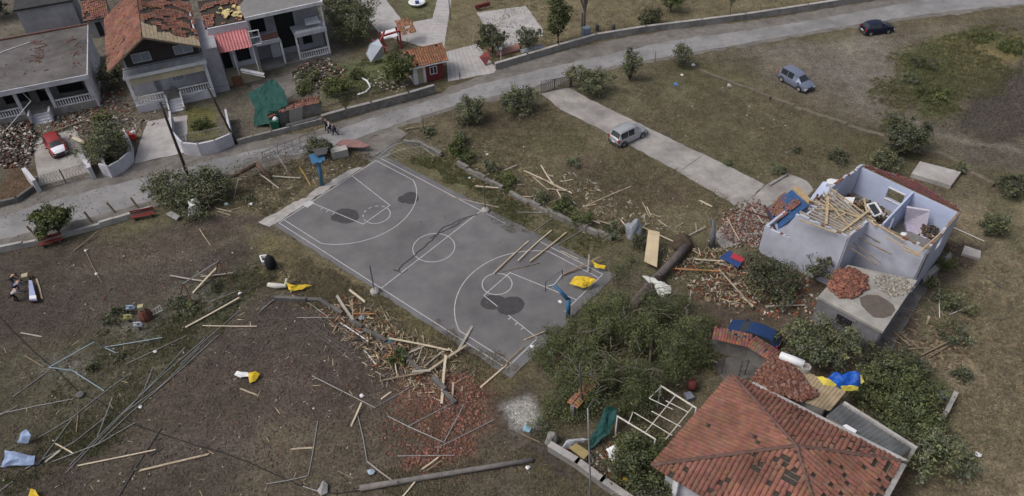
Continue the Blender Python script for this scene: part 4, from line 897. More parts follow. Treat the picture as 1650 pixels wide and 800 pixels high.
# ================================================================ red hip roofed house
eL, eN, eE = P(1049, 751, 3), P(1178, 604, 3), P(1450, 744, 3); eS = eL+(eE-eN)+Vector((.3, -.2, 0)); ap = P(1283, 720, 5.0)
rh = thing('red_roofed_house', 'white walled house under a damaged red tiled hip roof, nearest the viewer', 'house', (ap.x, ap.y, 0))
def dmg(level, ox, big=()):
    def h(s, t_):
        for (x, y, r) in big:
            if math.hypot(s-x, t_-y) < r*(1+.5*mnoise.noise(Vector((s*2, t_*2, 1)))): return 2
        n = mnoise.noise(Vector((s*.55+ox, t_*.55, ox)))+.6*mnoise.noise(Vector((s*2.2, t_*2.2, ox)))
        return (2 if rnd.random() < .16 else .8) if n > level else 0
    return h
def hip(a, b, top, hole, mt=TILE):
    ex = (b-a); Ls = ex.length; ex = ex/Ls; s_ = (top-a).dot(ex); ft = a+ex*s_; ey = top-ft
    if ex.cross(ey).z < 0: pass
    mb = MB(); mb.slab([a, b, top-Vector((0, 0, .0))], .1); W(mb, 'roof_deck', UNDER, rh); bt = MB(); un = (b-a).cross(top-a).normalized(); un = un if un.z > 0 else -un
    for k in range(1, int(ey.length/.38)):
        f = k*.38/ey.length; bt.beam(a.lerp(top, f)+un*.012, b.lerp(top, f)+un*.012, .05, .03)
    bo = W(bt, 'tile_battens', mat('grey_batten', (.2, .16, .12), .9, .3, 3), rh); bo['kind'] = 'stuff'
    W(tiles(a, ex, ey, [(-.02, -.02), (Ls+.02, -.02), (s_, ey.length)], .31, .38, hole=hole, tvar=.1, loss=.003, rip=.11), 'roof_slope', mt, rh)
TILE_ROOF = 1
hip(eL, eN, ap, dmg(.62, 1, [(5.0, 4.6, .22), (5.6, 4.4, .15)])); hip(eN, eE, ap, dmg(.05, 5)); hip(eE, eS, ap, dmg(-.02, 9, [(6.4, 2.6, .3), (7.0, 3.4, .25), (4.2, 2.0, .25)])); hip(eS, eL, ap, dmg(.14, 3, [(4.6, 3.9, .5), (5.2, 4.6, .25), (4.0, 4.2, .2)]))
for c in (eL, eN, eE, eS):
    d = ap-c; n = int(d.length/.36)
    mb = MB()
    for i in range(n):
        a = c+d*(i/n)+Vector((0, 0, .09)); b_ = c+d*((i+1.15)/n)+Vector((0, 0, .1)); mb.cur = rnd.uniform(.45, .75)
        mb.tube([a, b_], .15, 6, .11)
    W(mb, 'ridge_tiles', mat('weathered_ridge', (.13, .08, .068), .9, .3, 3, .3), rh)
cen = (eL+eN+eE+eS)/4
wl = [cen+(c-cen)*.86 for c in (eL, eN, eE, eS)]
mb = MB()
for i in range(4): mb.wall(xy(wl[i]), xy(wl[(i+1) % 4]), 0, 2.95, .2, [(2, 3, .9, 2.1), (5, 6, .0, 2.1)])
W(mb, 'wall', STUCCOW, rh)
mb = MB()
for u, v in ((1085, 800), (1118, 806)): q = P(u-1, v, 0); mb.box((q.x, q.y, 1.5), (.28, .28, 3.0), .7)
for q in (eL.lerp(eS, .12), eL.lerp(eS, .5)): q = q.lerp(cen, .07); mb.box((q.x, q.y, 1.45), (.28, .28, 2.9), .8)
W(mb, 'column', WHITEP, rh, each=True)
mb = MB(); dE = (eE-eN).normalized(); dS = (eS-eE).normalized()
mb.slab([eE+dE*.1, eE+dE*.42, eS+dE*.42, eS+dE*.1], .12); W(mb, 'eave_border', CONC, rh)
mb = MB(); mb.slab([eN+(-dS)*.08+dE*1.5+Vector((0, 0, .05)), eE-dS*.08+Vector((0, 0, .05)), eE-dS*.4+dE*.4+Vector((0, 0, .03)), eN-dS*.35+dE*1.5+Vector((0, 0, .03))], .1); W(mb, 'far_eave_border', CONCL, rh)
def dz(p, z): return Vector((p.x, p.y, z))
# lean-to deck with roof tile rubble
lt = thing('lean_to_roof', 'ribbed tan lean-to roof behind the red tiled house', 'lean-to', P(1290, 640))
q = [P(1210, 616, 2.75), P(1292, 652, 2.75), P(1337, 662, 2.75), P(1362, 632, 2.75), P(1247, 570, 2.9)]
c1 = corrugated(P(1205, 618, 2.8), P(1337, 663, 2.7), P(1363, 632, 2.8), P(1247, 570, 2.9), .26, .035); W(c1, 'sheet', mat('tan_ribbed_sheet', (.33, .26, .17), .85, .2, 2, .2, stain=.3), lt)
mb = MB(); w5 = [P(1215, 617, 0), P(1330, 662, 0), P(1355, 632, 0), P(1250, 575, 0)]
w5 = [dz(P(a, b_, 2.7), 0) for a, b_ in ((1212, 616), (1328, 658), (1352, 632), (1247, 574))]
for i in range(4): mb.wall(xy(w5[i]), xy(w5[(i+1) % 4]), 0, 2.6, .15)
W(mb, 'wall', CONC, lt)
scatter('fallen_tile_heap', 'heap of fallen clay tile pieces on the tan lean-to roof', [(1212, 612), (1245, 572), (1275, 590), (1318, 636), (1290, 648), (1240, 632)], 1500, .15, BRICK, zoff=2.85, seed=20, heap=.3, tints=[(1, .95, .9), (.65, .62, .6), (1.1, 1.4, 1.6), (.8, .7, .65)])
l2 = thing('metal_lean_to', 'dark corrugated metal lean-to along the red roof eave', 'lean-to', P(1400, 700))
W(corrugated(P(1332, 670, 2.5), P(1440, 738, 2.5), P(1470, 722, 2.6), P(1358, 648, 2.6), .3, .03), 'sheet', mat('dark_corrugated_metal', (.105, .11, .115), .6, .25, 1.5, stain=.3), l2)
mb = MB(); z_ = 0
for a, b_ in (((1332, 670), (1440, 738)), ((1440, 738), (1470, 722))): mb.wall(xy(P(*a, 2.45)), xy(P(*b_, 2.45)), 0, 2.4, .12)
W(mb, 'wall', CONC, l2)
mb = MB(); mb.wall(xy(P(1360, 648, 2.8)), xy(P(1478, 722, 2.8)), 0, 2.8, .22); one('yard_wall', mb, CONCL, 'tall pale yard wall behind the dark metal lean-to', 'wall')
quadthing('white_box', [(1358, 686), (1364, 684), (1381, 694), (1376, 700)], 2.95, .3, PLASW, 'white oblong box on the eave above the metal lean-to', 'box')
# tile capped garden walls
def capwall(name, pts, z, wd, label, th=.3, seed=0, m=None):
    o = thing(name, label, 'wall', dz(P(*pts[0], z), 0))
    for i in range(len(pts)-1):
        a, b_ = P(*pts[i], z), P(*pts[i+1], z); d = (b_-a); n_ = Vector((-d.y, d.x, 0)).normalized()
        mb = MB(); mb.wall(xy(a), xy(b_), 0, z-.15, th); W(mb, 'wall_body', CONC, o)
        for sg in (1, -1):
            e = a+n_*sg*wd/2-Vector((0, 0, .2)); W(tiles(e, d, -n_*sg*wd/2+Vector((0, 0, .2)), [(0, 0), (d.length, 0), (d.length, wd*.54), (0, wd*.54)], .22, wd*.27, jit=.06, tvar=.3, loss=.05), 'tile_cap', m or TILE, o)
    return o
capwall('tile_capped_wall', [(1150, 534), (1210, 548), (1252, 574)], 2.2, 1.3, 'garden wall with broad red tile cap in front of the buried blue car')
capwall('tile_capped_wall', [(922, 652), (968, 597)], 1.9, .8, 'short tile capped wall poking out of the fallen pine', m=TILEO)
capwall('tile_capped_wall', [(430, 185), (475, 169), (515, 161)], 1.7, .75, 'red tile capped wall by the roadside with the green tarp behind')
mb = MB(); mb.lathe(P(1276, 580, 3.1), [(.1, -.9), (.3, -.85), (.32, 0), (.3, .85), (.1, .9)], 12, 'X', Matrix.Rotation(-.55, 3, 'Z')); one('water_tank', mb, PLASW, 'white cylindrical water tank lying beside the tile heap', 'tank', smooth=True)
mb = MB(); mb.lathe(P(1297, 598, 2.8), [(.3, 0), (.33, .1), (.33, .5), (.28, .5), (.28, .1)], 12); one('open_barrel', mb, CONCL, 'grey open barrel beside the white water tank', 'barrel')
# pergola
pg = thing('pergola', 'bare white pergola frame beside the red roofed house', 'pergola', P(1060, 690)); mb = MB(); zp = 2.5
for a, b_, r in (((1065, 622), (1122, 658), .09), ((995, 671), (1056, 708), .08), ((1088, 638), (1040, 697), .05), ((1116, 656), (1073, 708), .05), ((1022, 665), (1083, 702), .045), ((1050, 663), (1097, 688), .045), ((1073, 646), (1108, 664), .045), ((1020, 664), (1012, 684), .045), ((1065, 624), (1046, 642), .05), ((1046, 642), (1084, 660), .045)): mb.tube([P(*a, zp), P(*b_, zp)], r*.75, 6)
W(mb, 'bar', mat('cream_metal', (.55, .52, .46), .6, .15, 3), pg, each=True)
mb = MB()
for a in ((1065, 622), (1122, 658), (995, 671), (1056, 708)): q = P(*a, zp); mb.tube([q, dz(q, 0)], .06, 6)
W(mb, 'post', PLASW, pg, each=True)
# ================================================================ low walls, fences, gates
def pxwall(name, pts, h, th, m, label, z0=0, jag=0, cap=None, top=False):
    o = thing(name, label, 'wall', P(*pts[0])); mb = MB(); cp = MB()
    for i in range(len(pts)-1):
        a, b_ = (P(*pts[i], h if top else 0), P(*pts[i+1], h if top else 0)); L_ = (b_-a).length
        n = max(1, int(L_/1.1)) if jag else 1
        for k in range(n):
            p, q = a.lerp(b_, k/n), a.lerp(b_, (k+1)/n); hh = h*(1+rnd.uniform(-jag, jag)*.6); off = Vector((rnd.uniform(-jag, jag)*.15, rnd.uniform(-jag, jag)*.15, 0))
            if jag > .5 and rnd.random() < .12: continue
            p, q = p+off, q+off; d = q-p; ang = math.atan2(d.y, d.x); c = (p+q)/2
            mb.box((c.x, c.y, hh/2), (d.length+th*.5, th, hh), ang)
            if cap: cp.box((c.x, c.y, hh+.035), (d.length+th*.6, th+.1, .07), ang)
    W(mb, 'wall_body', m, o)
    if cap: W(cp, 'coping', cap, o)
    return o
STONE = mat('stone_wall', (.2, .19, .175), .95, .35, 2.2, .6, 8, stain=.3)
pxwall('boundary_wall', [(652, 233), (680, 236), (711, 253), (766, 284), (808, 305), (850, 329), (902, 353), (925, 364), (985, 388)], .5, .35, STONE, 'broken stone wall between the court and the open field', jag=.6)
pxwall('dark_kerb_wall', [(446, 484), (517, 486), (567, 520), (604, 541), (640, 567), (680, 599), (735, 650)], .4, .3, CONCD, 'dark low wall buried in timber below the court', jag=.6)
pxwall('retaining_wall', [(522, 199), (560, 188), (600, 178), (660, 162), (700, 150)], 1.0, .3, STONE, 'grey retaining wall along the road left of the kiosk', cap=CONC)
pxwall('roadside_wall', [(385, 233), (410, 226), (440, 219), (470, 211), (518, 199)], .6, .25, CONC, 'low rendered wall under the green tarp beside the road')
pxwall('white_edged_wall', [(799, 112), (850, 97), (900, 82), (960, 65), (1040, 52), (1130, 41), (1200, 32), (1300, 17), (1400, 1), (1440, -6)], .8, .3, CONC, 'long grey roadside wall with pale coping running to the upper right', cap=CONCL)
pxwall('curved_white_wall', [(280, 198), (283, 230), (300, 249), (325, 251), (352, 245), (377, 234), (369, 195)], 1.5, .22, STUCCOW, 'curved white garden wall between forecourt and leaning pole')
pxwall('curved_white_wall', [(205, 225), (214, 240), (215, 262), (200, 276), (182, 286), (168, 282)], 1.4, .22, STUCCOW, 'curved white wall around the tree beside the double gate')
pxwall('planter_wall', [(160, 246), (176, 284)], 1.0, .3, STUCCOW, 'short white wall inside the garden corner under the tree')
pxwall('field_kerb', [(1128, 116), (1160, 128), (1200, 143), (1240, 160)], .3, .35, mat('earthy_stone', (.14, .12, .09), .95, .35, 2, .6, 7), 'upper stretch of the low stone kerb across the field', jag=.5)
pxwall('field_kerb', [(1245, 163), (1310, 188), (1360, 205), (1425, 224), (1480, 246), (1520, 256), (1560, 280), (1600, 300)], .45, .5, mat('earthy_stone', (.14, .12, .09), .95, .35, 2, .6, 7), 'earth covered stone kerb running to the right edge above the wrecked house', jag=.5)
pxwall('verge_wall', [(-30, 414), (60, 394), (110, 381), (165, 366), (245, 341)], .55, .3, CONCL, 'cracked pale wall along the near side of the road', jag=.4)
pxwall('earth_edge_wall', [(-20, 337), (30, 326), (58, 306)], .6, .3, CONCD, 'dark low wall left of the double gate')
pxwall('yard_front_wall', [(887, 726), (930, 752), (970, 782), (1014, 812)], .7, .4, CONC, 'grey front wall of the yard under the fallen pine', cap=CONCL)
pxwall('far_yard_wall', [(1535, 642), (1520, 672), (1504, 706)], .8, .3, CONCL, 'broken pale wall end beside the straw field', jag=.4)
pxwall('driveway_edge', [(1240, 300), (1268, 283)], .2, .2, CONC, 'small concrete edging beside the apron')
mb = MB(); mb.prism([xy(P(*a)) for a in ((1466, 286), (1480, 266), (1546, 283), (1530, 305))], 0, .45); one('cistern_cover', mb, CONCL, 'raised pale concrete slab behind the wrecked house', 'slab')
mb = MB(); mb.prism([xy(P(*a)) for a in ((1548, 412), (1553, 399), (1579, 408), (1578, 420))], 0, .25); one('small_slab', mb, CONCL, 'small loose concrete slab right of the wrecked house', 'slab')
def grille(o, a, b_, h, gap, m, name='leaf', z0=.08, r=.015, cross=True):
    mb = MB(); d = b_-a; n = max(2, int(d.length/gap))
    mb.tube([dz(a, z0), dz(b_, z0)], r*1.8, 4); mb.tube([dz(a, h), dz(b_, h)], r*1.8, 4)
    for i in range(n+1): p = a.lerp(b_, i/n); mb.tube([dz(p, z0), dz(p, h)], r if 0 < i < n else r*2.2, 4)
    if cross:
        for i in range(n-1):
            p, q = a.lerp(b_, i/n), a.lerp(b_, (i+2)/n); mb.tube([dz(p, z0), dz(q, h)], r*.8, 3); mb.tube([dz(q, z0), dz(p, h)], r*.8, 3)
    return W(mb, name, m, o)
gt = thing('double_gate', 'lattice double gate of pale iron between white piers', 'gate', P(68, 305)); g0, g1 = P(66, 306), P(147, 285)
pi = mat('pale_iron', (.3, .27, .25), .8, .35, 5)
grille(gt, g0, g0.lerp(g1, .49), 1.6, .28, pi); grille(gt, g0.lerp(g1, .51), g1, 1.6, .28, pi)
mb = MB(); q = g0.lerp(g1, .5); mb.tube([dz(q, 0), dz(q, 1.75)], .05, 6); W(mb, 'middle_post', STEELD, gt)
for lab, a, b_ in (('white capped gate pier on the left of the double gate', (48, 290), (65, 310)), ('white capped gate pier on the right of the double gate', (140, 268), (153, 289))):
    mb = MB(); mb.wall(xy(P(*a)), xy(P(*b_)), 0, 1.5, .38); one('gate_pier', mb, STUCCOW, lab, 'gate pier')
gd = thing('driveway_gate', 'dark iron gate standing at the road end of the driveway', 'gate', P(873, 152)); grille(gd, P(872, 150), P(893, 146), 1.5, .22, STEELD, r=.02); grille(gd, P(894, 146), P(918, 141), 1.5, .22, STEELD, r=.02)
mb = MB()
for u, v in ((919, 140),): q = P(u, v); mb.box((q.x, q.y, .9), (.3, .3, 1.8), .3)
W(mb, 'gate_post', STEELD, gd)
fe = thing('mesh_fence', 'thin grey mesh fence along the garden above the retaining wall', 'fence', P(520, 172)); grille(fe, P(518, 174), P(583, 158), 1.2, .4, STEELD, 'panel', r=.012); grille(fe, P(583, 158), P(645, 140), 1.2, .4, STEELD, 'panel', r=.012)
fe = thing('mesh_fence', 'leaning grey railing beside the forecourt of the gabled house', 'fence', P(300, 246)); grille(fe, P(300, 232), P(362, 218), 1.1, .3, STEEL, 'panel', r=.015)
fe = thing('mesh_fence', 'flattened mesh fence strip along the timber heap', 'fence', P(560, 540))
for a, b_ in (((470, 500), (560, 560)), ((500, 490), (590, 548))): pass
mb = MB()
for i in range(17):
    f = i/16; j = rnd.uniform(-3, 3); mb.tube([P(505+f*85, 500+f*52, .1), P(495+f*85+j, 512+f*58, .2+rnd.uniform(0, .2)), P(484+f*88+2*j, 523+f*62+j, .06)], .008, 3)
for i in range(6):
    f = i/5; mb.tube([P(505-f*20+rnd.uniform(-3, 3), 500+f*22, .1), P(540-f*20, 524+f*26+rnd.uniform(-3, 3), .2), P(590-f*20, 552+f*30, .08)], .008, 3)
W(mb, 'mesh', STEEL, fe)
fe = thing('mesh_fence', 'bent wire fence hanging along the stone wall by the court', 'fence', P(640, 230)); mb = MB()
for i in range(12): f = i/11; mb.tube([P(600+f*70, 250-f*30, .1), P(625+f*80, 262-f*20, .9*math.sin(f*3.1)+.1)], .012, 3)
for a in ([(596, 252, .1), (640, 232, 1.1), (672, 225, 1.2), (712, 250, .6)], [(610, 256, .1), (650, 240, .9), (680, 236, .9), (700, 252, .3)]): mb.tube([P(*q) for q in a], .025, 4)
W(mb, 'mesh', STEEL, fe)
fe = thing('mesh_fence', 'broken dark rail fence on the verge by the two walkers', 'fence', P(430, 262)); mb = MB()
for i in range(8): f = i/7; q = P(424+f*84, 262-f*34); mb.tube([q, q+Vector((.15, .1, 1.2))], .025, 4)
for z in (.5, 1.2): mb.tube([P(424, 262)+Vector((0, 0, z)), P(466, 245)+Vector((.1, 0, z+.1)), P(508, 228)+Vector((.15, .1, z))], .03, 4)
W(mb, 'rail', STEELD, fe)
for i, (u, v) in enumerate(((58, 381), (148, 358), (186, 343), (222, 335))):
    mb = MB(); q = P(u, v); mb.beam(q, q+Vector((rnd.uniform(-.5, -.2), .1, 1.2)), .14, .14); one('broken_post', mb, WOODD, ['first dark broken post on the pale verge wall, at the picture edge side', 'second dark post on the verge wall, by the round tree', 'third dark post on the verge wall, right of the round tree', 'fourth dark post on the verge wall, before the red bench'][i], 'post', 'broken posts on the verge wall')
# ================================================================ poles and lamps
def pole(name, a, b_, r0, r1, m, label, cat='pole', arms=()):
    o = thing(name, label, cat, dz(a, 0)); mb = MB(); mb.tube([a.lerp(b_, i/4) for i in range(5)], r0, 9, r1); W(mb, 'shaft', m, o, smooth=True)
    if arms: mb = MB(); [mb.tube([Vector(p) for p in ar], .045, 5) for ar in arms]; W(mb, 'arm', STEELD, o, each=True)
    return o
POLEM = mat('tarred_pole_wood', (.06, .05, .045), .9, .3, 2, .3)
q = P(303, 283); tp = P(258, 165, 8.7); pole('utility_pole', q, tp, .17, .11, POLEM, 'tall dark utility pole standing behind the uprooted roadside tree', 'utility pole', [(tp+Vector((-.4, 0, -.3)), tp+Vector((.4, .1, -.3)))])
q = P(381, 232); t2 = P(335, 142, 6.9); pole('utility_pole', q, t2, .13, .1, POLEM, 'dark utility pole leaning against the gabled house', 'utility pole')
pole('utility_pole', P(580, 787, .2), P(858, 741, .25), .22, .17, mat('grey_pole_wood', (.17, .155, .15), .85, .25, 2, .3), 'long grey utility pole fallen flat across the bottom of the field', 'utility pole', [(P(640, 779, .45), P(641, 775, .5))])
pb_ = P(952, 806); pt_ = P(947, 658, 8.8); pole('lamp_pole', pb_, pt_, .07, .05, STEEL, 'thin tall steel lamp pole rising over the yard wall', 'lamp pole', [(pt_, P(957, 643, 9.1), P(967, 650, 9.0))])
pole('dark_pole', P(939, 668), P(934, 588, 5.6), .08, .07, STEELD, 'dark pole rising out of the fallen pine beside the tile cap', 'pole')
for lab, u, v, tu in (('short dark lamp post in a white block at the near side of the halfway line', 604, 472, 599), ('short dark lamp post in a white block at the far side of the halfway line', 782, 341, 779)):
    o = thing('court_post', lab, 'post', P(u, v)); q = P(u, v); mb = MB(); mb.tube([q+Vector((0, 0, .3)), q+Vector((.05, 0, 3.2))], .045, 6); W(mb, 'shaft', STEELD, o); mb = MB(); mb.lathe(q, [(.42, 0), (.4, .25), (.2, .4)], 7); W(mb, 'footing', CONCL, o)
for lab, nm, u, v, h, r in (('thin dark pole beside the paved path at the top', 'thin_pole', 726, 33, 6, .06), ('small marker post at the foot of the white ramp', 'marker_post', 741, 128, .9, .05), ('thin post on the verge between bushes and lane', 'marker_post', 683, 208, 1.5, .04), ('thin post at the driveway field corner', 'marker_post', 1055, 100, 1.4, .04), ('slim trunk-like post standing by the tank near the wall', 'thin_pole', 937, 57, 3, .08)):
    mb = MB(); q = P(u, v); mb.tube([q, q+Vector((0, 0, h))], r, 5); one(nm, mb, STEELD, lab, 'post')
def cable(label, pts, r=.03, sag=0):
    mb = MB(); ps = []
    for i in range(len(pts)-1):
        for j in range(6):
            f = j/6; q = Vector(pts[i]).lerp(Vector(pts[i+1]), f); q.z = max(.03, q.z-sag*4*f*(1-f)); ps.append(q)
    ps.append(Vector(pts[-1])); mb.tube(ps, r, 4); return one('cable', mb, RUBBER, label, 'cable')
cable('black cable snaking down the dirt field from the left edge', [P(-8, 503, .04), P(22, 535, .04), P(60, 572, .04), P(95, 600, .04), P(132, 637, .05), P(158, 645, .04), P(185, 664, .04), P(215, 684, .04), P(262, 700, .04), P(310, 716, .04), P(360, 730, .04), P(400, 745, .04), P(450, 768, .04), P(492, 786, .04), P(540, 796, .04), P(582, 790, .1)], .035)
cable('wire stretched from the tall pole to the leaning pole', [tp, t2], .015, .5)
cable('wire running from the leaning pole along the houses', [t2, P(520, 100, 5)], .015, .5)
cable('wire running from the tall pole to the left edge', [tp, P(-60, 120, 6)], .015, .6)
mb = MB(); mb.lathe(P(130, 638, .0), [(.3, 0), (.32, .2), (.1, .28)], 9); one('cable_stump', mb, CONCD, 'grey stump where the black cable bends', 'stump')
# hoops
def hoop_parts(o, a, k, t_, arms):
    mb = MB(); mb.tube([a, k], .19, 8); mb.tube([k-Vector((0, 0, .1)), t_], .17, 8, .13); W(mb, 'post', BLUEP, o, smooth=True)
o = thing('basketball_hoop', 'bent blue basketball post with empty frame beside the fallen pine', 'basketball hoop', P(915, 512)); a = P(915, 512); k_ = P(914, 483, 2.1); t_ = P(893, 459, 3.3)
k_ = Vector((a.x, a.y, 2.2)); hoop_parts(o, a, k_, t_, ())
mb = MB(); f1, f2 = P(879, 462, 3.3), P(906, 442, 3.3)
for f in (f1, f2): mb.tube([f+Vector((0, 0, -.55)), f+Vector((0, 0, .5))], .04, 5)
for z in (-.5, .45): mb.tube([f1+Vector((0, 0, z)), f2+Vector((0, 0, z))], .02, 4)
W(mb, 'backboard_frame', STEELD, o, each=True)
mb = MB()
for f in (f1, f2): mb.tube([t_, f], .03, 5)
W(mb, 'bracket', PLASW, o, each=True); ri = MB(); rc = P(886, 463, 3.1); ri.tube([rc+Vector((.22*math.cos(i*.524), .22*math.sin(i*.524), 0)) for i in range(13)], .015, 4); W(ri, 'rim', STEEL, o)
o = thing('basketball_hoop', 'blue basketball post with broken dark board behind the far baseline', 'basketball hoop', P(519, 299)); a = P(519, 299); k_ = P(513, 262, 2.8); t_ = P(515, 256, 3.2)
hoop_parts(o, a, dz(k_, 2.8), t_+Vector((.3, -.5, 0)), ())
mb = MB(); mb.slab([P(497, 250, 3.2), P(520, 243, 3.2), P(524, 258, 3.0), P(503, 265, 3.0)], .08); W(mb, 'board', BLUEP, o); mb = MB(); mb.slab([P(505, 240, 3.6), P(528, 237, 3.4), P(526, 248, 3.3), P(508, 252, 3.4)], .06); W(mb, 'torn_board', STEELD, o)
# swing frame etc
def frame(name, label, cat, segs, m, r=.045, part='tube'):
    o = thing(name, label, cat, P(segs[0][0][0], segs[0][0][1])); mb = MB()
    for s__ in segs: mb.tube([P(*q) for q in s__], r, 5)
    W(mb, part, m, o, each=True); return o
rust = mat('rusty_tube', (.14, .06, .04), .85, .3, 5)
o = frame('swing_frame', 'swing frame with grey bar and rusty legs among loose boards', 'swing', [[(294, 458, 1.9), (352, 421, 1.9)]], STEEL, .06, 'top_bar')
mb = MB()
for s__ in (((295, 458, 1.85), (290, 478, 0)), ((296, 458, 1.85), (313, 494, 0)), ((351, 422, 1.85), (347, 446, 0)), ((352, 422, 1.85), (376, 457, 0))): mb.tube([P(*q) for q in s__], .055, 5)
W(mb, 'leg', rust, o, each=True)
frame('fallen_goal', 'bluish steel goal frame left of the fallen fence tubes', 'goal', [[(79, 592, .1), (152, 551, 1.0)], [(152, 551, 1.0), (168, 561, .1)], [(79, 592, .1), (113, 597, .6)], [(113, 595, .5), (168, 630, .1)], [(168, 560, .1), (262, 544, .3)], [(168, 560, .1), (200, 575, .1)]], mat('blue_grey_tube', (.22, .29, .33), .5, .2, 5, metal=.2), .045)
# fallen pipes
def pipe(label, pts, r=.04, m=None, z=.07):
    r *= .68
    mb = MB(); mb.tube([P(p[0], p[1], p[2] if len(p) > 2 else z) for p in pts], r, 5); return one('fence_tube', mb, m or STEEL, label, 'metal tube', 'loose metal tubes on the dirt')
PIPES = [
('long steel tube from the bottom of the tube bundle up its middle', [(105, 763), (228, 636), (273, 588)]),
('second long tube lying tight beside the middle of the bundle', [(112, 750), (190, 672), (262, 604), (330, 546)]),
('steel tube crossing under the bundle toward the right', [(85, 744), (157, 716, .2), (218, 681)]),
('steel tube slanting left of the bundle from blue sheet upward', [(62, 748), (115, 676)]),
('thin tube running from left of the bundle to the upper fence', [(63, 705), (115, 674), (155, 642), (210, 601)]),
('short steep tube leaning on the bundle', [(157, 704), (181, 641, .5)]),
('pale tube reaching in from the left edge to the cable stump', [(-5, 668), (60, 654), (118, 643)]),
('short tube at the left edge above the blue sheet', [(-5, 672), (28, 654)]),
('lone dark tube standing out right of the bundle at the bottom', [(190, 802), (222, 748), (260, 690)]),
('short tube continuing the bundle above its crossing', [(222, 640), (233, 627), (246, 593)]),
('tube running along beneath the blue crumpled sheet', [(-5, 752), (62, 748)]),
('tube along the grass left of the long pale board', [(203, 587), (273, 554), (300, 541)]),
('straight tube pointing at the broken toys', [(290, 588), (331, 548), (386, 501)]),
('short tube just left of the straight long tube', [(273, 588), (298, 560)]),
('thin tube slanting at the lower left corner', [(-4, 795), (20, 776)]),
('dark rail rising toward the black bag', [(305, 522), (363, 487, .2), (444, 444, .3), (453, 434, .4), (437, 418, .2)]),
('pale tube from lower left up to the yellow cloth', [(420, 499), (459, 470, .3)]),
('second tube near the one under the yellow cloth', [(415, 506), (440, 484)]),
('bent tube with a wide V shape in mid dirt', [(503, 606), (604, 657), (651, 630), (673, 618)]),
('tube dropping down from the V shaped tube', [(575, 663), (585, 705), (592, 746)]),
('tube sloping right below the brick patch', [(625, 671), (659, 688), (713, 712)]),
('tube rising from the sloping one to the timber heap', [(658, 687), (700, 665), (735, 647)]),
('tube leaning up to the brick patch from the V', [(715, 714), (748, 651, .4)]),
('tube running right from the second V below the bricks', [(707, 721), (760, 695), (797, 676)]),
('level tube behind the fallen pole', [(640, 735), (732, 734)]),
('tall bent tube alone in the lower dirt', [(512, 679), (504, 730), (497, 766)]),
('pale foot of the tall bent tube', [(430, 780), (465, 774), (496, 767)]),
('short tube by the crumpled grey sheet', [(488, 784), (516, 793)]),
('faint wire tube behind the lamp post heap', [(478, 512), (560, 512)]),
('thin pale tube on the grass beyond the court end', [(862, 372), (910, 337)]),
('thin tube parallel to it nearer the pine', [(893, 398), (950, 364)]),
('long thin rod over the grass next to the stone wall', [(833, 342), (888, 343)]),
('white pipe with a hook in the weeds right of the annex', [(1530, 507), (1571, 491)]),
('upright white rod in the weed patch', [(1513, 464), (1514, 512)]),
('dark stick at the edge of the straw field', [(1588, 446), (1622, 469)]),
('white pipe lying behind the wrecked house corner', [(1537, 367), (1586, 389)]),
('rusty rod slanting on the dirt left of the timber', [(660, 700), (700, 715)]),
('tube hidden in grass behind the far baseline', [(598, 256), (645, 222)]),
('second tube beside the court corner lane', [(606, 258), (660, 212)]),
]
PIPES += [
('white lamp arm lying over the broken dark hoop', [(459, 231, 2.2), (492, 240, 2.6), (524, 249, 3.0)]),
('pale bent pole standing left of the far hoop', [(463, 276, .1), (447, 250, 1.2), (445, 229, 2.4)]),
('slim tube fanning left off the top of the bundle', [(196, 668), (262, 620), (322, 560)]),
('slim tube fanning right off the top of the bundle', [(150, 722), (214, 662), (286, 600), (352, 540)]),
('dull tube lying across the lower third of the bundle', [(40, 756), (120, 712), (175, 668)]),
('tube from the yellow cloth down along the timber heap', [(470, 476), (500, 490), (530, 512)]),
('thin tube left of the goal frame foot', [(20, 640), (78, 598)]),
('grey tube end by the lone dark tube', [(240, 735), (262, 722)]),
('tube lying from the swing toward the long rail', [(380, 470), (340, 486)]),
]
for i, (lab, pts) in enumerate(PIPES):
    dark = 'dark' in lab; pipe(lab, pts, .05 if not dark else .055, (STEELD if dark else (rust if 'rusty' in lab else (PLASW if 'white' in lab else STEEL))), .06+.012*(i % 4))
# loose timber
def plank(label, a, b_, wd=.16, z0=.07, z1=None, m=None, th=.05):
    wd *= .74; wd *= rnd.uniform(.8, 1.15)
    if m is WP: m = [WP, WP, WPD, WPG][rnd.randrange(4)]
    mb = MB(); p, q = P(*a, z0), P(*b_, z0 if z1 is None else z1); d = q-p; L_ = d.length; d.normalize(); up = Vector((0, 0, 1)); x = d.cross(up).normalized(); y = x.cross(d)
    vs = []; n = 4; bow = rnd.uniform(-.05, .05)
    for i in range(n+1):
        f = i/n; c = p+(q-p)*f+x*bow*math.sin(f*3.14)*L_*.3
        for sx, sy in ((-1, -1), (1, -1), (1, 1), (-1, 1)):
            e = rnd.uniform(0, .22)*(1 if i == n else -1) if i in (0, n) else 0
            vs.append(c+x*sx*wd/2+y*sy*th/2+d*e)
    fs = [(0, 1, 2, 3), (4*n+3, 4*n+2, 4*n+1, 4*n)]+[(4*i+j, 4*i+4+j, 4*i+4+(j+1) % 4, 4*i+(j+1) % 4) for i in range(n) for j in range(4)]
    mb.add(vs, fs); return one('timber_board', mb, m or WOOD, label, 'timber board', 'loose roof timber strewn over the ground')
WP = mat('pale_new_timber', (.5, .43, .32), .8, .15, 2.5, .2)
WPD = mat('dirty_new_timber', (.4, .33, .24), .85, .25, 2.5, .2, stain=.3); WPG = mat('greyed_timber', (.36, .33, .29), .85, .2, 2.5, .2, stain=.25)
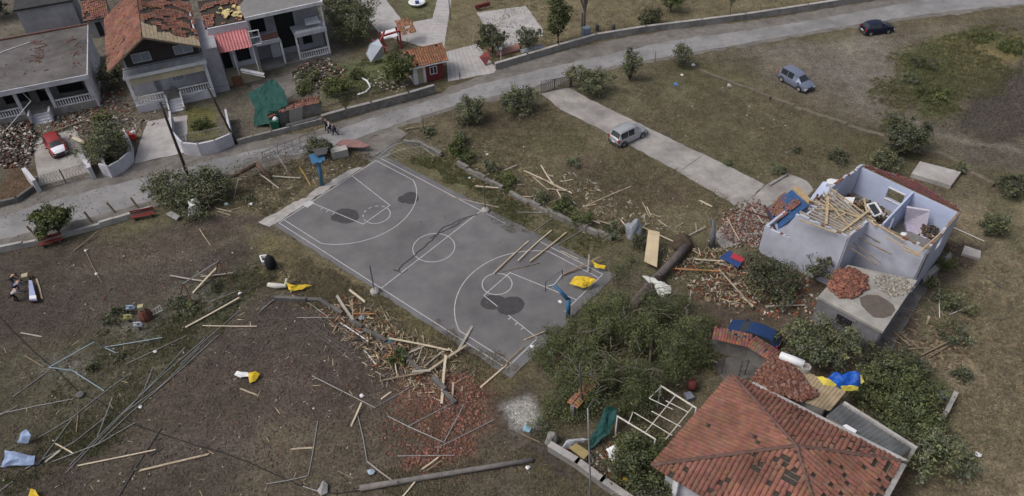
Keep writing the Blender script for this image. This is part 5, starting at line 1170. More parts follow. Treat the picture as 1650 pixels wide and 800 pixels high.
PL = [
('wide pale board standing out at the top of the timber heap', (543, 477), (568, 514), .34, .3, .5, WP),
('short broad board above the lamp post side of the heap', (564, 468), (587, 486), .24, .2, .2, WP),
('thin orange batten pointing right from the heap', (572, 506), (602, 506), .1, .3, .3, WOODO),
('upright pale batten in the middle of the heap', (567, 487), (570, 529), .1, 1.2, .1, WP),
('white rail slanting along the lower side of the heap', (551, 522), (591, 549), .1, .3, .2, PLASW),
('short white rail below the slanting white one', (588, 566), (604, 586), .08, .1, .1, PLASW),
('long pale board running right from the heap toward the court', (630, 546), (720, 564), .2, .5, .3, WP),
('orange beam crossing the fence wreckage', (628, 558), (648, 590), .16, .5, .2, WOODO),
('thin orange batten crossing the orange beam', (631, 566), (620, 584), .09, .3, .1, WOODO),
('board joining the long pale board from below', (654, 571), (681, 559), .16, .2, .4, WP),
('narrow board dropping from the long pale board', (680, 560), (667, 596), .11, .4, .1, WP),
('narrow pale board slanting toward the court corner', (687, 588), (715, 565), .12, .1, .2, WP),
('thick beam crossing up to the court edge', (690, 598), (751, 557), .28, .4, .5, WP),
('tall pale board crossing the thick beam', (718, 575), (712, 647), .24, .8, .1, WP),
('short stub of board right of the tall pale one', (730, 619), (729, 637), .2, .4, .1, WP),
('grey white board left of the thick beam', (618, 613), (681, 601), .16, .2, .5, WOODD),
('thin board slanting down under the heap', (658, 612), (682, 621), .12, .1, .1, WP),
('flat pale plank piece tucked beside the thick beam', (668, 599), (692, 597), .3, .5, .5, WP),
('board lying over the sideline at the court corner', (760, 527), (740, 562), .26, .1, .3, WP),
('splintered stub by the court corner board', (724, 563), (735, 573), .14, .3, .2, WP),
('thin slat below the thick beam', (702, 604), (729, 597), .07, .1, .1, WOODD),
('thin slat left of the brick patch', (637, 588), (640, 606), .1, .3, .1, WP),
('loose board among the chips above the V tube', (616, 642), (627, 634), .16, .08, .08, WP),
('longest of the three boards on the three point line', (850, 390), (797, 439), .18, .1, .25, WP),
('middle one of the three boards by the far sideline', (887, 373), (836, 419), .17, .1, .25, WP),
('right one of the three boards by the far sideline', (912, 375), (855, 420), .2, .1, .25, WP),
('thin broken slat across the three point line end', (800, 440), (868, 424), .07, .08, .12, WOODD),
('board lying over the near key lines by the pine', (847, 547), (876, 535), .16, .1, .2, WP),
('dark gutter board across the near baseline', (812, 590), (842, 561), .18, .1, .1, WOODD),
('pale board beyond the near court corner', (815, 589), (777, 622), .17, .1, .1, WP),
('heavy beam across the sideline under the yellow cloth', (908, 442), (966, 415), .3, .2, .7, WOODD),
('upright splinter on the heavy beam', (947, 437), (949, 412), .16, .3, .8, WP),
('board standing above the plank star in the field', (872, 267), (893, 299), .18, .3, .3, WP),
('left board of the plank star in the field', (860, 286), (883, 306), .16, .1, .3, WP),
('longest board of the plank star in the field', (846, 276), (920, 311), .2, .2, .2, WP),
('short board right of the plank star', (905, 293), (921, 290), .14, .1, .1, WP),
('lower board of the plank star, nearly level', (880, 304), (914, 308), .13, .2, .2, WP),
('board crossing the plank star centre', (876, 289), (904, 306), .15, .3, .3, WP),
('board tail dropping from the plank star', (898, 308), (909, 328), .14, .2, .1, WP),
('long lone board pointing up right in the field', (944, 332), (1016, 301), .15, .08, .08, WP),
('short foot of the long lone board', (941, 333), (958, 330), .15, .1, .1, WP),
('steep short board beside the reddish soil', (1036, 328), (1046, 349), .13, .1, .3, WP),
('small board branching off the steep short one', (1043, 335), (1048, 346), .1, .2, .1, WP),
('small level board right of the steep short one', (1048, 345), (1064, 350), .12, .1, .1, WP),
('small slanting board above the leaning panel', (1062, 356), (1073, 364), .1, .1, .1, WP),
('short pale board near the end of the driveway', (1129, 324), (1145, 332), .2, .1, .1, WP),
('board rising toward the broken street tree stump', (1091, 389), (1136, 366), .14, .1, .3, WP),
('tiny upright board on the rising one', (1122, 371), (1121, 361), .1, .3, .6, WP),
('long board slanting down beside the leaning panel', (1037, 367), (1108, 399), .17, .2, .5, WP),
('board running along the stone wall to the grey boulder', (964, 356), (1015, 371), .18, .3, .4, WP),
('thin board behind the hedge along the stone wall', (907, 339), (964, 359), .13, .3, .4, WP),
('short board propped at the grey boulder', (1001, 355), (1011, 370), .16, .2, .5, WP),
('thin stick lying in the bare field above the wall', (979, 337), (991, 348), .08, .06, .06, WOODD),
('short board leaning left of the hedge', (867, 307), (859, 325), .13, .5, .1, WP),
('level board over the stone wall by the halfway post', (766, 300), (802, 303), .15, .5, .5, WP),
('thin board along the far sideline', (723, 316), (802, 334), .12, .1, .1, WP),
('short board above the wall left of the plank star', (812, 275), (831, 267), .15, .2, .3, WP),
('slim board touching the wall near the damp grass', (780, 276), (800, 272), .1, .3, .3, WOODD),
('small level slat below the plank star hedge', (845, 317), (862, 317), .12, .1, .1, WP),
('level board left of the red and blue poster', (1120, 418), (1172, 421), .14, .3, .3, WP),
('orange tinted long board under the poster', (1085, 433), (1160, 437), .17, .4, .4, WOODO),
('long board slanting down right from the poster', (1161, 437), (1211, 493), .15, .5, .2, WP),
('narrow board below the poster', (1157, 424), (1178, 431), .12, .2, .2, WP),
('upright board stump at the yard corner', (1113, 471), (1110, 491), .12, .5, .1, WP),
('board on rubble left of the apron', (1172, 352), (1190, 385), .1, .5, .2, WP),
('second board on the red rubble', (1212, 335), (1230, 360), .1, .5, .5, WP),
('pale board lying alone below the white cloth', (1236, 494), (1296, 492), .14, .3, .3, WP),
('board on the dark yard beside the annex bush', (1197, 480), (1212, 492), .2, .2, .2, WP),
('longest pale board at the bottom left of the dirt', (228, 758), (333, 733), .22, .08, .08, WP),
('thin pale board above it crossing the dark tube', (129, 750), (246, 726), .12, .08, .14, WP),
('small board beside the tube bundle', (91, 716), (116, 730), .12, .1, .1, WP),
('split board right of the blue sheet', (76, 742), (93, 729), .2, .1, .1, WP),
('short pale board alone near the cable', (35, 537), (67, 543), .18, .07, .07, WP),
('thin slat crossing the cable', (41, 574), (69, 591), .1, .1, .1, WOODD),
('upright slat between the tubes', (125, 670), (123, 694), .08, .1, .1, WOODD),
('board lying left under the swing bar', (275, 444), (327, 453), .18, .3, .3, WP),
('board crossing beneath the swing bar', (313, 470), (347, 434), .2, .1, .6, WP),
('level board right of the swing frame', (326, 446), (372, 440), .15, .3, .3, WP),
('straight level board alone below the swing', (329, 525), (411, 526), .13, .08, .08, WP),
('longest board in the grass beside the dark rail', (302, 526), (385, 480), .17, .15, .3, WP),
('short pale board beside the tall bent tube', (472, 724), (500, 722), .18, .07, .07, WP),
('pale board leaning on the drooping tube', (567, 684), (581, 652), .18, .08, .4, WP),
('small board below the yellow and white bag', (389, 627), (412, 636), .16, .07, .07, WP),
('pale board slanting to the fallen pole', (593, 745), (628, 772), .13, .1, .1, WP),
('stub board under the fallen pole', (651, 798), (669, 776), .13, .1, .2, WP),
('broken slat crossing behind the fallen pole', (682, 755), (705, 738), .13, .3, .3, WP),
('second slat beside the broken one', (690, 757), (709, 744), .12, .3, .3, WOODD),
('tiny slat in the dirt left of the fallen pole', (546, 760), (566, 770), .08, .06, .06, WOODD),
('board lying by the torn tree root', (419, 281), (448, 303), .16, .4, .1, WP),
('broad pale board level on the grass verge', (440, 284), (482, 287), .24, .2, .2, WP),
('slat leaning on the dead branches', (385, 286), (378, 316), .13, .8, .1, WP),
('thin level slat in the dead branches', (373, 286), (396, 285), .1, .6, .6, WP),
('first of the small slats by the roadside tree', (349, 336), (372, 341), .1, .08, .08, WP),
('second small slat by the roadside tree', (352, 341), (370, 347), .12, .08, .08, WP),
('small slat to their right in the dirt', (368, 340), (387, 335), .11, .08, .08, WP),
('stick leaning near the upper middle dirt', (322, 370), (338, 394), .12, .08, .08, WP),
('pole-like stick with two white knobs near the bench', (137, 402), (164, 455), .09, .08, .08, WOODD),
('stick crossing the knobbed stick', (120, 404), (156, 374), .1, .08, .4, WOODD),
('weathered board at the edge of the timber by the annex', (1439, 534), (1466, 557), .18, .1, .3, WOODD),
('second weathered board beside the annex corner', (1450, 537), (1480, 560), .14, .1, .3, WOODD),
('level weathered board in the annex timber fan', (1464, 563), (1500, 561), .14, .1, .1, WOODD),
('long upper board of the annex timber fan', (1475, 577), (1525, 552), .16, .2, .2, WOODD),
('long lower board of the annex timber fan', (1483, 579), (1542, 552), .13, .1, .1, WOODD),
('third board of the annex timber fan', (1500, 574), (1530, 556), .12, .2, .2, WOODD),
('small pale block on the dark soil by the annex', (1494, 522), (1497, 511), .2, .1, .1, WP),
('pale plank near the parking pad', (95, 209), (160, 184), .26, .2, .3, WOODD),
('white edged board by the garden tree', (118, 222), (138, 232), .5, .6, .9, WP),
('board lying on the verge beyond the fallen fence', (655, 208), (700, 200), .2, .2, .3, WOODD),
('yellow painted post standing on the verge', (484, 272), (500, 298), .14, 1.2, .1, mat('ochre_paint', (.45, .3, .08), .8, .15, 3)),
('small board by the plank on the driveway field', (1091, 366), (1100, 360), .12, .1, .1, WP),
('light slat lying in grass below the yellow sheet', (905, 405), (930, 417), .08, .1, .1, WP),
('slat in the dirt near the white dust', (842, 700), (868, 712), .1, .1, .1, WOODD),
]
for lab, a, b_, wd, z0, z1, m in PL: plank(lab, a, b_, wd, z0, z1, m)
# ================================================================ vehicles
def car(label, cat, loc, head, L_, Wd, Hh, paint, st, hood_mat=None, group=None, name='parked_car', roofrail=False, dust=.0):
    """st: stations (x, half width, z sill, z belt, z roof, roof half width) from rear to front; glass where roof > belt"""
    o = thing(name, label, cat, loc, head, group)
    n = len(st); rings = []
    for (x, hw, zs, zb, zr, rw) in st:
        rings.append([Vector((x, -hw*.93, zs)), Vector((x, -hw, zs+.18)), Vector((x, -hw, (zs+zb)/2)), Vector((x, -hw*.96, zb)), Vector((x, -rw, zr)), Vector((x, -rw*.6, zr+.035)), Vector((x, 0, zr+.05)),
                      Vector((x, rw*.6, zr+.035)), Vector((x, rw, zr)), Vector((x, hw*.96, zb)), Vector((x, hw, (zs+zb)/2)), Vector((x, hw, zs+.18)), Vector((x, hw*.93, zs))])
    bm = bmesh.new(); V_ = [[bm.verts.new(v) for v in r] for r in rings]; glass = []; side = []
    hoodf = []
    for i in range(n-1):
        for j in range(12):
            f = bm.faces.new((V_[i][j], V_[i+1][j], V_[i+1][j+1], V_[i][j+1]))
            a, b_ = st[i], st[i+1]; ga, gb = a[4]-a[3] > .15, b_[4]-b_[3] > .15
            if j in (3, 8) and (ga or gb): glass.append(f)
            if j in (4, 5, 6, 7) and (ga != gb) : glass.append(f)
            if j in (4, 5, 6, 7) and not ga and not gb and b_[0] > 0: hoodf.append(f)
    f0 = bm.faces.new(V_[0]); f1 = bm.faces.new(V_[-1][::-1]); f2 = None
    for i in range(n-1): bm.faces.new((V_[i][12], V_[i+1][12], V_[i+1][0], V_[i][0]))
    bmesh.ops.recalc_face_normals(bm, faces=bm.faces)
    # windscreen faces: merge the four strips by one region inset
    def cut(fs, th, region):
        r = bmesh.ops.inset_region(bm, faces=fs, thickness=th, depth=-.012, use_even_offset=True) if region else bmesh.ops.inset_individual(bm, faces=fs, thickness=th, depth=-.012)
        return fs
    side = [f for f in glass if abs(f.normal.y) > .6]; scr = [f for f in glass if abs(f.normal.y) <= .6]
    side = [f for f in side if f.calc_area() > .08]
    cut(side, .045, False)
    fr_ = [f for f in scr if f.calc_center_median().x > 0]; bk = [f for f in scr if f.calc_center_median().x <= 0]
    for g_ in (fr_, bk):
        if g_: cut(g_, .06, True)
    def take(fs, nm, m, off=.0):
        b2 = bmesh.new(); mp = {}
        for f in fs:
            vs = []
            for v in f.verts:
                if v not in mp: mp[v] = b2.verts.new(v.co+f.normal*off)
                vs.append(mp[v])
            b2.faces.new(vs)
        me = bpy.data.meshes.new(nm); b2.to_mesh(me); b2.free(); me.materials.append(m)
        q = bpy.data.objects.new(nm, me); COL.objects.link(q); q.parent = o; return q
    for f in side: take([f], 'side_window', GLASS, .002)
    if fr_: take(fr_, 'windscreen', GLASS, .002)
    if bk: take(bk, 'rear_window', GLASS, .002)
    if hood_mat: take(hoodf, 'bonnet', hood_mat, .012)
    me = bpy.data.meshes.new('body'); bmesh.ops.bevel(bm, geom=[e for e in bm.edges if e.calc_face_angle(0) > .6 and all(f not in glass for f in e.link_faces)], offset=.03, segments=2, affect='EDGES')
    bm.to_mesh(me); bm.free(); me.materials.append(paint); me.polygons.foreach_set('use_smooth', [True]*len(me.polygons))
    q = bpy.data.objects.new('body', me); COL.objects.link(q); q.parent = o; me.set_sharp_from_angle(angle=.6)
    x0, x1 = st[0][0], st[-1][0]; hw = Wd/2
    for sx in (x0+.72, x1-.82):
        for sy in (-1, 1):
            mb = MB(); mb.lathe((sx, sy*(hw-.1), .31), [(.22, -.1), (.31, -.09), (.31, .09), (.22, .1)], 18, 'Y'); wo = mb.build('wheel', RUBBER, o, smooth=False)
            mb = MB(); mb.lathe((sx, sy*(hw-.1), .31), [(.2, -.105), (.05, -.115), (.05, .115), (.2, .105)], 10, 'Y'); mb.build('rim', STEEL, wo)
            mb = MB(); pts = [(sx+.39*math.cos(a), sy*(hw+.004), .33+.39*math.sin(a)) for a in [math.pi*k/10 for k in range(11)]]; mb.tube(pts, .035, 4); mb.build('wheel_arch', RUBBER, o)
    zb = st[-1][3]
    for sy in (-1, 1):
        mb = MB(); mb.box((x1-.03, sy*(hw*.68), zb-.12), (.16, .34, .17)); mb.build('headlight', mat('lamp_glass', (.6, .62, .65), .2, .05, 3), o)
        mb = MB(); mb.box((x0+.02, sy*(hw*.82), st[0][3]-.05), (.1, .2, .36)); mb.build('tail_light', mat('red_lamp', (.3, .02, .02), .3, .1, 3), o)
        mx = [s_ for s_ in st if s_[4]-s_[3] < .15 and s_[0] > 0][0]
        mb = MB(); mb.box((mx[0]-.28, sy*(hw+.08), mx[3]+.1), (.12, .2, .14)); mb.build('mirror', paint, o)
        mb = MB(); 
        for xx in (-.15, .85): mb.box((xx, sy*(hw+.004), (st[2][3])-.12), (.16, .02, .035))
        mb.build('door_handle', STEELD, o)
    mb = MB(); mb.box((x1-.02, 0, .42), (.14, Wd*.86, .26)); mb.build('front_bumper', mat('bumper_grey', (.06, .06, .065), .7, .1, 4), o)
    mb = MB(); mb.box((x1-.0, 0, .62), (.08, Wd*.4, .12)); mb.build('grille', STEELD, o)
    mb = MB(); mb.box((x0+.0, 0, .45), (.16, Wd*.9, .28)); mb.build('rear_bumper', mat('bumper_grey', (.06, .06, .065), .7, .1, 4), o)
    mb = MB(); mb.box((x0-.07, 0, .62), (.03, .5, .11)); mb.build('number_plate', PLASW, o)
    if roofrail:
        mb = MB(); zr = max(s_[4] for s_ in st)
        for sy in (-1, 1): mb.tube([(x0+.5, sy*.55, zr+.05), (x0+.6, sy*.55, zr+.1), (.5, sy*.55, zr+.1), (.6, sy*.55, zr+.04)], .02, 5)
        mb.each('roof_rail', STEEL, o)
    return o
def paint_m(nm, c, met=.35): return mat(nm, c, .38, .05, 3, metal=met, spec=.5)
MPV = [(-2.1, .78, .3, .95, .98, .7), (-2.02, .85, .25, 1.0, 1.03, .72), (-1.72, .87, .22, 1.0, 1.62, .62), (-.75, .88, .22, .98, 1.68, .64), (.1, .88, .22, .97, 1.66, .64), (.62, .88, .22, .96, 1.52, .6), (1.28, .87, .24, .95, .99, .68), (1.8, .84, .26, .84, .86, .6), (2.08, .74, .3, .66, .68, .5)]
HATCH = [(-1.98, .76, .3, .9, .93, .66), (-1.88, .83, .25, .95, .98, .68), (-1.5, .86, .22, .96, 1.36, .6), (-.7, .87, .2, .94, 1.47, .62), (.05, .87, .2, .92, 1.44, .62), (.45, .87, .2, .92, 1.33, .6), (1.12, .85, .22, .92, .96, .66), (1.72, .82, .25, .8, .82, .58), (1.98, .72, .3, .62, .64, .5)]
def heading(a, b_): d = P(*b_)-P(*a); return math.atan2(d.y, d.x)
car('silver people carrier parked on the concrete driveway', 'car', P(1012, 224), heading((992, 234), (1036, 213)), 4.2, 1.78, 1.68, paint_m('silver_paint', (.42, .43, .46)), MPV, roofrail=True)
car('blue grey people carrier parked on bare ground below the road bend', 'car', P(1281, 137), heading((1262, 125), (1304, 149)), 4.2, 1.78, 1.68, paint_m('blue_grey_paint', (.2, .23, .32)), MPV)
car('dark navy hatchback parked at the near road edge, upper right', 'car', P(1411, 52), heading((1392, 55), (1438, 49)), 4.0, 1.74, 1.47, paint_m('navy_paint', (.015, .02, .05)), HATCH)
car('small red car with a white bonnet parked behind the double gate', 'car', P(93, 241), heading((84, 225), (102, 254)), 4.0, 1.74, 1.47, paint_m('red_paint', (.25, .02, .02), 0), HATCH, hood_mat=mat('white_bonnet', (.74, .77, .82), .4, .05, 3))
car('dark blue saloon half buried behind the tile capped wall', 'car', P(1212, 548), heading((1248, 560), (1180, 535)), 4.0, 1.74, 1.47, paint_m('deep_blue_paint', (.02, .05, .14)), HATCH)
# ================================================================ people
SKIN = mat('skin', (.38, .24, .17), .6, .06, 8)
def skinmesh(verts, edges, radii, root=0, sub=1):
    me = bpy.data.meshes.new('tmp'); me.from_pydata(verts, edges, []); ob = bpy.data.objects.new('tmp', me); COL.objects.link(ob)
    sm = ob.modifiers.new('s', 'SKIN'); 
    for i, r in enumerate(radii): me.skin_vertices[0].data[i].radius = (r if isinstance(r, tuple) else (r, r))
    me.skin_vertices[0].data[root].use_root = True
    ss = ob.modifiers.new('b', 'SUBSURF'); ss.levels = sub; ss.render_levels = sub
    dg = bpy.context.evaluated_depsgraph_get(); nm_ = bpy.data.meshes.new_from_object(ob.evaluated_get(dg)); bpy.data.objects.remove(ob); return nm_
def person(label, loc, rz, J, shirt, trousers, hairc, sleeves=True, group=None):
    """J: joint dict in metres, x right, y forward"""
    o = thing('person', label, 'person', loc, rz, group)
    names = ['pelvis', 'belly', 'chest', 'neck', 'head0', 'lsh', 'lel', 'lwr', 'rsh', 'rel', 'rwr', 'lhip', 'lkn', 'lan', 'ltoe', 'rhip', 'rkn', 'ran', 'rtoe']
    rad = dict(pelvis=(.15, .11), belly=(.14, .1), chest=(.17, .11), neck=.055, head0=.06, lsh=.065, lel=.045, lwr=.03, rsh=.065, rel=.045, rwr=.03, lhip=.085, lkn=.058, lan=.042, ltoe=.035, rhip=.085, rkn=.058, ran=.042, rtoe=.035)
    E_ = [('pelvis', 'belly'), ('belly', 'chest'), ('chest', 'neck'), ('neck', 'head0'), ('chest', 'lsh'), ('lsh', 'lel'), ('lel', 'lwr'), ('chest', 'rsh'), ('rsh', 'rel'), ('rel', 'rwr'), ('pelvis', 'lhip'), ('lhip', 'lkn'), ('lkn', 'lan'), ('lan', 'ltoe'), ('pelvis', 'rhip'), ('rhip', 'rkn'), ('rkn', 'ran'), ('ran', 'rtoe')]
    V_ = [Vector(J[k]) for k in names]; R_ = [rad[k] for k in names]; ed = [(names.index(a), names.index(b_)) for a, b_ in E_]
    for s__, wn, en in ((-1, 'lwr', 'lel'), (1, 'rwr', 'rel')):
        w_ = Vector(J[wn]); d = (w_-Vector(J[en])).normalized(); side = Vector((0, 1, 0)); side = (side-d*side.dot(d)).normalized()
        palm = w_+d*.06; V_.append(palm); R_.append((.036, .018)); pi_ = len(V_)-1; ed.append((names.index(wn), pi_))
        for k, ln_ in enumerate((.07, .08, .075, .06)):
            q = (k-1.5)*.02; a = palm+side*q+d*.03; b_ = a+d*ln_*.6; c = b_+d*ln_*.4+Vector((-s__*.02, 0, 0))
            for p in (a, b_, c): V_.append(p); R_.append(.009)
            m_ = len(V_); ed += [(pi_, m_-3), (m_-3, m_-2), (m_-2, m_-1)]
        a = palm+side*.035-d*.01; b_ = a+side*.02+d*.035
        V_ += [a, b_]; R_ += [.011, .009]; ed += [(pi_, len(V_)-2), (len(V_)-2, len(V_)-1)]
    me = skinmesh(V_, ed, R_, 0, 1)
    bm = bmesh.new(); bm.from_mesh(me)
    hc = Vector(J['head']); f = Vector(J['face']).normalized(); up_ = (hc-Vector(J['neck'])).normalized(); r_ = f.cross(up_).normalized(); f = up_.cross(r_)
    B = Matrix((r_, f, up_)).transposed()
    def hp(p): return hc+B@Vector(p)
    nb = len(bm.verts); res_ = bmesh.ops.create_uvsphere(bm, u_segments=14, v_segments=10, radius=1)
    for v in res_['verts']:
        x, y, z = v.co; k = 1-.28*max(0, -z); v.co = hp((x*.075*k, y*.095*k+(.012 if z < 0 else 0), z*.118))
    res_ = bmesh.ops.create_cone(bm, segments=5, radius1=.016, radius2=.004, depth=.045, cap_ends=True)
    for v in res_['verts']: v.co = hp((v.co.x, .098+v.co.y*.6, v.co.z-.01))
    for sx in (-1, 1):
        res_ = bmesh.ops.create_uvsphere(bm, u_segments=6, v_segments=5, radius=.022)
        for v in res_['verts']: v.co = hp((sx*.076+v.co.x*.4, v.co.y*.8-.005, v.co.z*1.3))
    bm.to_mesh(me); bm.free(); me.name = 'body'; me.materials.clear(); me.materials.append(SKIN)
    b_ = bpy.data.objects.new('body', me); COL.objects.link(b_); b_.parent = o
    for sx in (-1, 1):
        mb = MB(); mb.lathe(hp((sx*.028, .09, .012)), [(.003, -.008), (.011, 0), (.003, .008)], 6); mb.build('eye', DARKIN, o)
    mb = MB(); mb.box(hp((0, .092, -.045)), (.045, .012, .01)); mb.build('mouth', mat('lip', (.25, .1, .09), .6, .1, 5), o)
    mb = MB(); k = 12; vs = []; fs = []
    for i in range(6):
        t_ = i/5*1.75
        for j in range(k):
            a = 6.283*j/k; tt = t_*(1 if math.sin(a) < .3 else .62); vs.append(hp((.084*math.sin(tt)*math.cos(a), .104*math.sin(tt)*math.sin(a)-.008, .126*math.cos(tt)+.004)))
    fs = [(i*k+j, i*k+(j+1) % k, (i+1)*k+(j+1) % k, (i+1)*k+j) for i in range(5) for j in range(k)]
    mb.add(vs, fs); mb.build('hair', hairc, o, smooth=True)
    def garment(nm, keys, edges, grow, m):
        idx = {k_: i for i, k_ in enumerate(keys)}; vs = [J[k_] if k_ in J else None for k_ in keys]
        rr = [tuple(q+grow for q in rad[k_]) if isinstance(rad[k_], tuple) else rad[k_]+grow for k_ in keys]
        g_ = skinmesh([Vector(v) for v in vs], [(idx[a], idx[b__]) for a, b__ in edges], rr, 0, 1); g_.name = nm; g_.materials.clear(); g_.materials.append(m)
        ob = bpy.data.objects.new(nm, g_); COL.objects.link(ob); ob.parent = o
    arms = ['lsh', 'lel', 'rsh', 'rel']+(['lwr', 'rwr'] if sleeves else [])
    garment('shirt', ['belly', 'chest', 'pelvis']+arms, [('pelvis', 'belly'), ('belly', 'chest'), ('chest', 'lsh'), ('lsh', 'lel'), ('chest', 'rsh'), ('rsh', 'rel')]+([('lel', 'lwr'), ('rel', 'rwr')] if sleeves else []), .014, shirt)
    garment('trousers', ['pelvis', 'lhip', 'lkn', 'lan', 'rhip', 'rkn', 'ran'], [('pelvis', 'lhip'), ('lhip', 'lkn'), ('lkn', 'lan'), ('pelvis', 'rhip'), ('rhip', 'rkn'), ('rkn', 'ran')], .02, trousers)
    for a, t_ in (('lan', 'ltoe'), ('ran', 'rtoe')):
        mb = MB(); p, q = Vector(J[a]), Vector(J[t_]); mb.tube([p+Vector((0, -.05, -.02)), p+Vector((0, .02, -.025)), q], [.045, .055, .04], 8); mb.build('shoe', RUBBER, o, smooth=True)
    return o
WALK = dict(pelvis=(0, 0, .95), belly=(0, .02, 1.12), chest=(0, .05, 1.36), neck=(0, .07, 1.5), head0=(0, .08, 1.56), head=(0, .1, 1.65), face=(0, 1, -.1),
 lsh=(-.2, .05, 1.42), lel=(-.25, .14, 1.16), lwr=(-.22, .3, .98), rsh=(.2, .05, 1.42), rel=(.26, -.08, 1.16), rwr=(.25, -.08, .92),
 lhip=(-.1, 0, .9), lkn=(-.11, -.06, .5), lan=(-.11, -.28, .13), ltoe=(-.11, -.14, .06), rhip=(.1, 0, .9), rkn=(.1, .2, .5), ran=(.1, .22, .09), rtoe=(.1, .38, .05))
BEND = dict(pelvis=(0, 0, .88), belly=(0, .16, 1.0), chest=(0, .38, 1.1), neck=(0, .5, 1.16), head0=(0, .55, 1.17), head=(0, .65, 1.18), face=(0, .5, -1),
 lsh=(-.2, .38, 1.1), lel=(-.24, .52, .86), lwr=(-.18, .66, .68), rsh=(.2, .38, 1.1), rel=(.24, .52, .86), rwr=(.18, .68, .7),
 lhip=(-.1, 0, .84), lkn=(-.14, .12, .46), lan=(-.14, -.05, .09), ltoe=(-.15, .12, .05), rhip=(.1, 0, .84), rkn=(.14, .2, .47), ran=(.14, .12, .09), rtoe=(.15, .28, .05))
def cloth(nm, c): return mat(nm, c, .9, .15, 6)
BLK = cloth('black_cloth', (.015, .015, .018)); DKH = cloth('dark_hair', (.02, .015, .012))
rd_dir = heading((520, 232), (620, 205))
person('person in black clothes walking on the road, left and furthest back', P(529, 211), rd_dir-1.57+math.pi, WALK, BLK, BLK, DKH)
person('person in white top walking between the two others on the road', P(533, 214), rd_dir-1.3+math.pi, WALK, cloth('white_cloth', (.5, .5, .56)), cloth('navy_trousers', (.02, .025, .05)), DKH)
person('person in blue top walking on the road, nearest the court', P(541, 218), rd_dir-1.57+math.pi, WALK, cloth('blue_cloth', (.07, .07, .17)), cloth('navy_trousers', (.02, .025, .05)), DKH)
h1 = heading((20, 470), (45, 462))-1.57
person('person in blue and pale top bending over the mattress', P(30, 472), h1, BEND, cloth('pale_blue_cloth', (.16, .2, .32)), cloth('navy_trousers', (.02, .025, .05)), DKH)
person('person in checked white top bending at the near end of the mattress', P(26, 486), h1+.3, BEND, cloth('checked_cloth', (.4, .4, .46)), BLK, DKH)
person('person in dark clothes bending at the far end of the mattress', P(22, 460), h1-.2, BEND, BLK, cloth('grey_trousers', (.08, .08, .09)), DKH)
o = thing('camp_bed', 'pale blue padded camp bed that people bend over at the left edge', 'camp bed', P(50, 475))
mb = MB(); mb.slab([P(46, 452, .55), P(51, 452, .55), P(59, 483, .55), P(47, 483, .55)], .16); W(mb, 'padding', mat('periwinkle_padding', (.33, .37, .56), .8, .1, 3), o)
mb = MB(); mb.slab([P(47, 477, .6), P(58, 476, .6), P(58.5, 481, .6), P(47.5, 482, .6)], .05); W(mb, 'white_end', PLASW, o)
mb = MB(); mb.slab([P(42, 435, .3), P(50, 444, .3), P(66, 486, .3), P(52, 450, .3)], .1); mb.slab([P(48, 487, .28), P(64, 484, .28), P(58, 470, .25), P(50, 470, .25)], .1); W(mb, 'brown_base', mat('brown_base', (.09, .035, .025), .8, .3, 3), o, each=True)
mb = MB()
for u, v in ((47, 484), (59, 483), (47, 456), (53, 456)): q = P(u, v, .4); mb.tube([q, dz(q, 0)], .03, 5)
W(mb, 'leg', STEELD, o, each=True)
plank('pale board lying right of the camp bed', (59, 451), (67, 480), .22, .08, .08, WP)
mb = MB(); mb.box(P(41, 447, .25), (.5, .5, .5), .4); one('box', mb, CREAM, 'cream box on the ground at the far end of the camp bed', 'box')
# ================================================================ cloths, sheets, tarps
def drape(name, pts, m, label, cat, rough=.12, sub=5, zvar=.12, seed=0, th=.02):
    """crumpled sheet: fan of a pixel polygon with heights, subdivided and jittered"""
    bm = bmesh.new(); vs = [bm.verts.new(P(u, v, z)) for u, v, z in pts]; c = bm.verts.new(sum((v.co for v in vs), Vector())/len(vs)+Vector((0, 0, zvar)))
    for i in range(len(vs)): bm.faces.new((vs[i], vs[(i+1) % len(vs)], c))
    bmesh.ops.subdivide_edges(bm, edges=bm.edges, cuts=sub, use_grid_fill=True)
    bmesh.ops.recalc_face_normals(bm, faces=bm.faces)
    for v in bm.verts:
        q = v.co*1.3+Vector((seed, 0, 0)); v.co += Vector((mnoise.noise(q), mnoise.noise(q+Vector((9, 0, 0))), mnoise.noise(q*1.5+Vector((0, 7, 0)))*1.4))*rough
        q = v.co*4; v.co.z += mnoise.noise(q)*rough*.5; v.co.z = max(v.co.z, .025)
    r = bmesh.ops.solidify(bm, geom=bm.faces[:], thickness=th)
    me = bpy.data.meshes.new(name); cc = sum((v.co for v in bm.verts), Vector())/len(bm.verts); cc.z = 0
    for v in bm.verts: v.co -= cc
    bm.to_mesh(me); bm.free(); me.materials.append(m); o = bpy.data.objects.new(name, me); COL.objects.link(o); o.location = cc
    return tag(o, label, cat)
GT = mat('green_net', (.015, .065, .056), .8, .18, 1.5, .2); YT = mat('yellow_tarp', (.62, .43, .02), .6, .2, 3, .3)
drape('green_tarp', [(398, 152, 2.0), (420, 140, 2.4), (441, 127, 2.6), (458, 146, 2.3), (464, 170, 1.8), (430, 186, 1.8), (436, 199, .6), (409, 204, .2), (411, 176, 1.4)], GT, 'large green netting tarp sagging over the garden by the road', 'tarp', .1)
drape('dark_green_tarp', [(975, 656, 2.2), (993, 660, 2.0), (993, 676, 1.6), (980, 700, .8), (950, 724, .2), (952, 704, .6), (966, 676, 1.4)], mat('dark_green_tarp', (.012, .06, .055), .7, .2, 2), 'dark green tarp draped under the pergola end', 'tarp', .2)
drape('yellow_sheet', [(918, 458, .6), (926, 447, .9), (948, 446, 1.0), (961, 453, .8), (950, 461, .5), (938, 464, .4)], YT, 'yellow sheet spread at the court corner beside the blue post', 'sheet', .12)
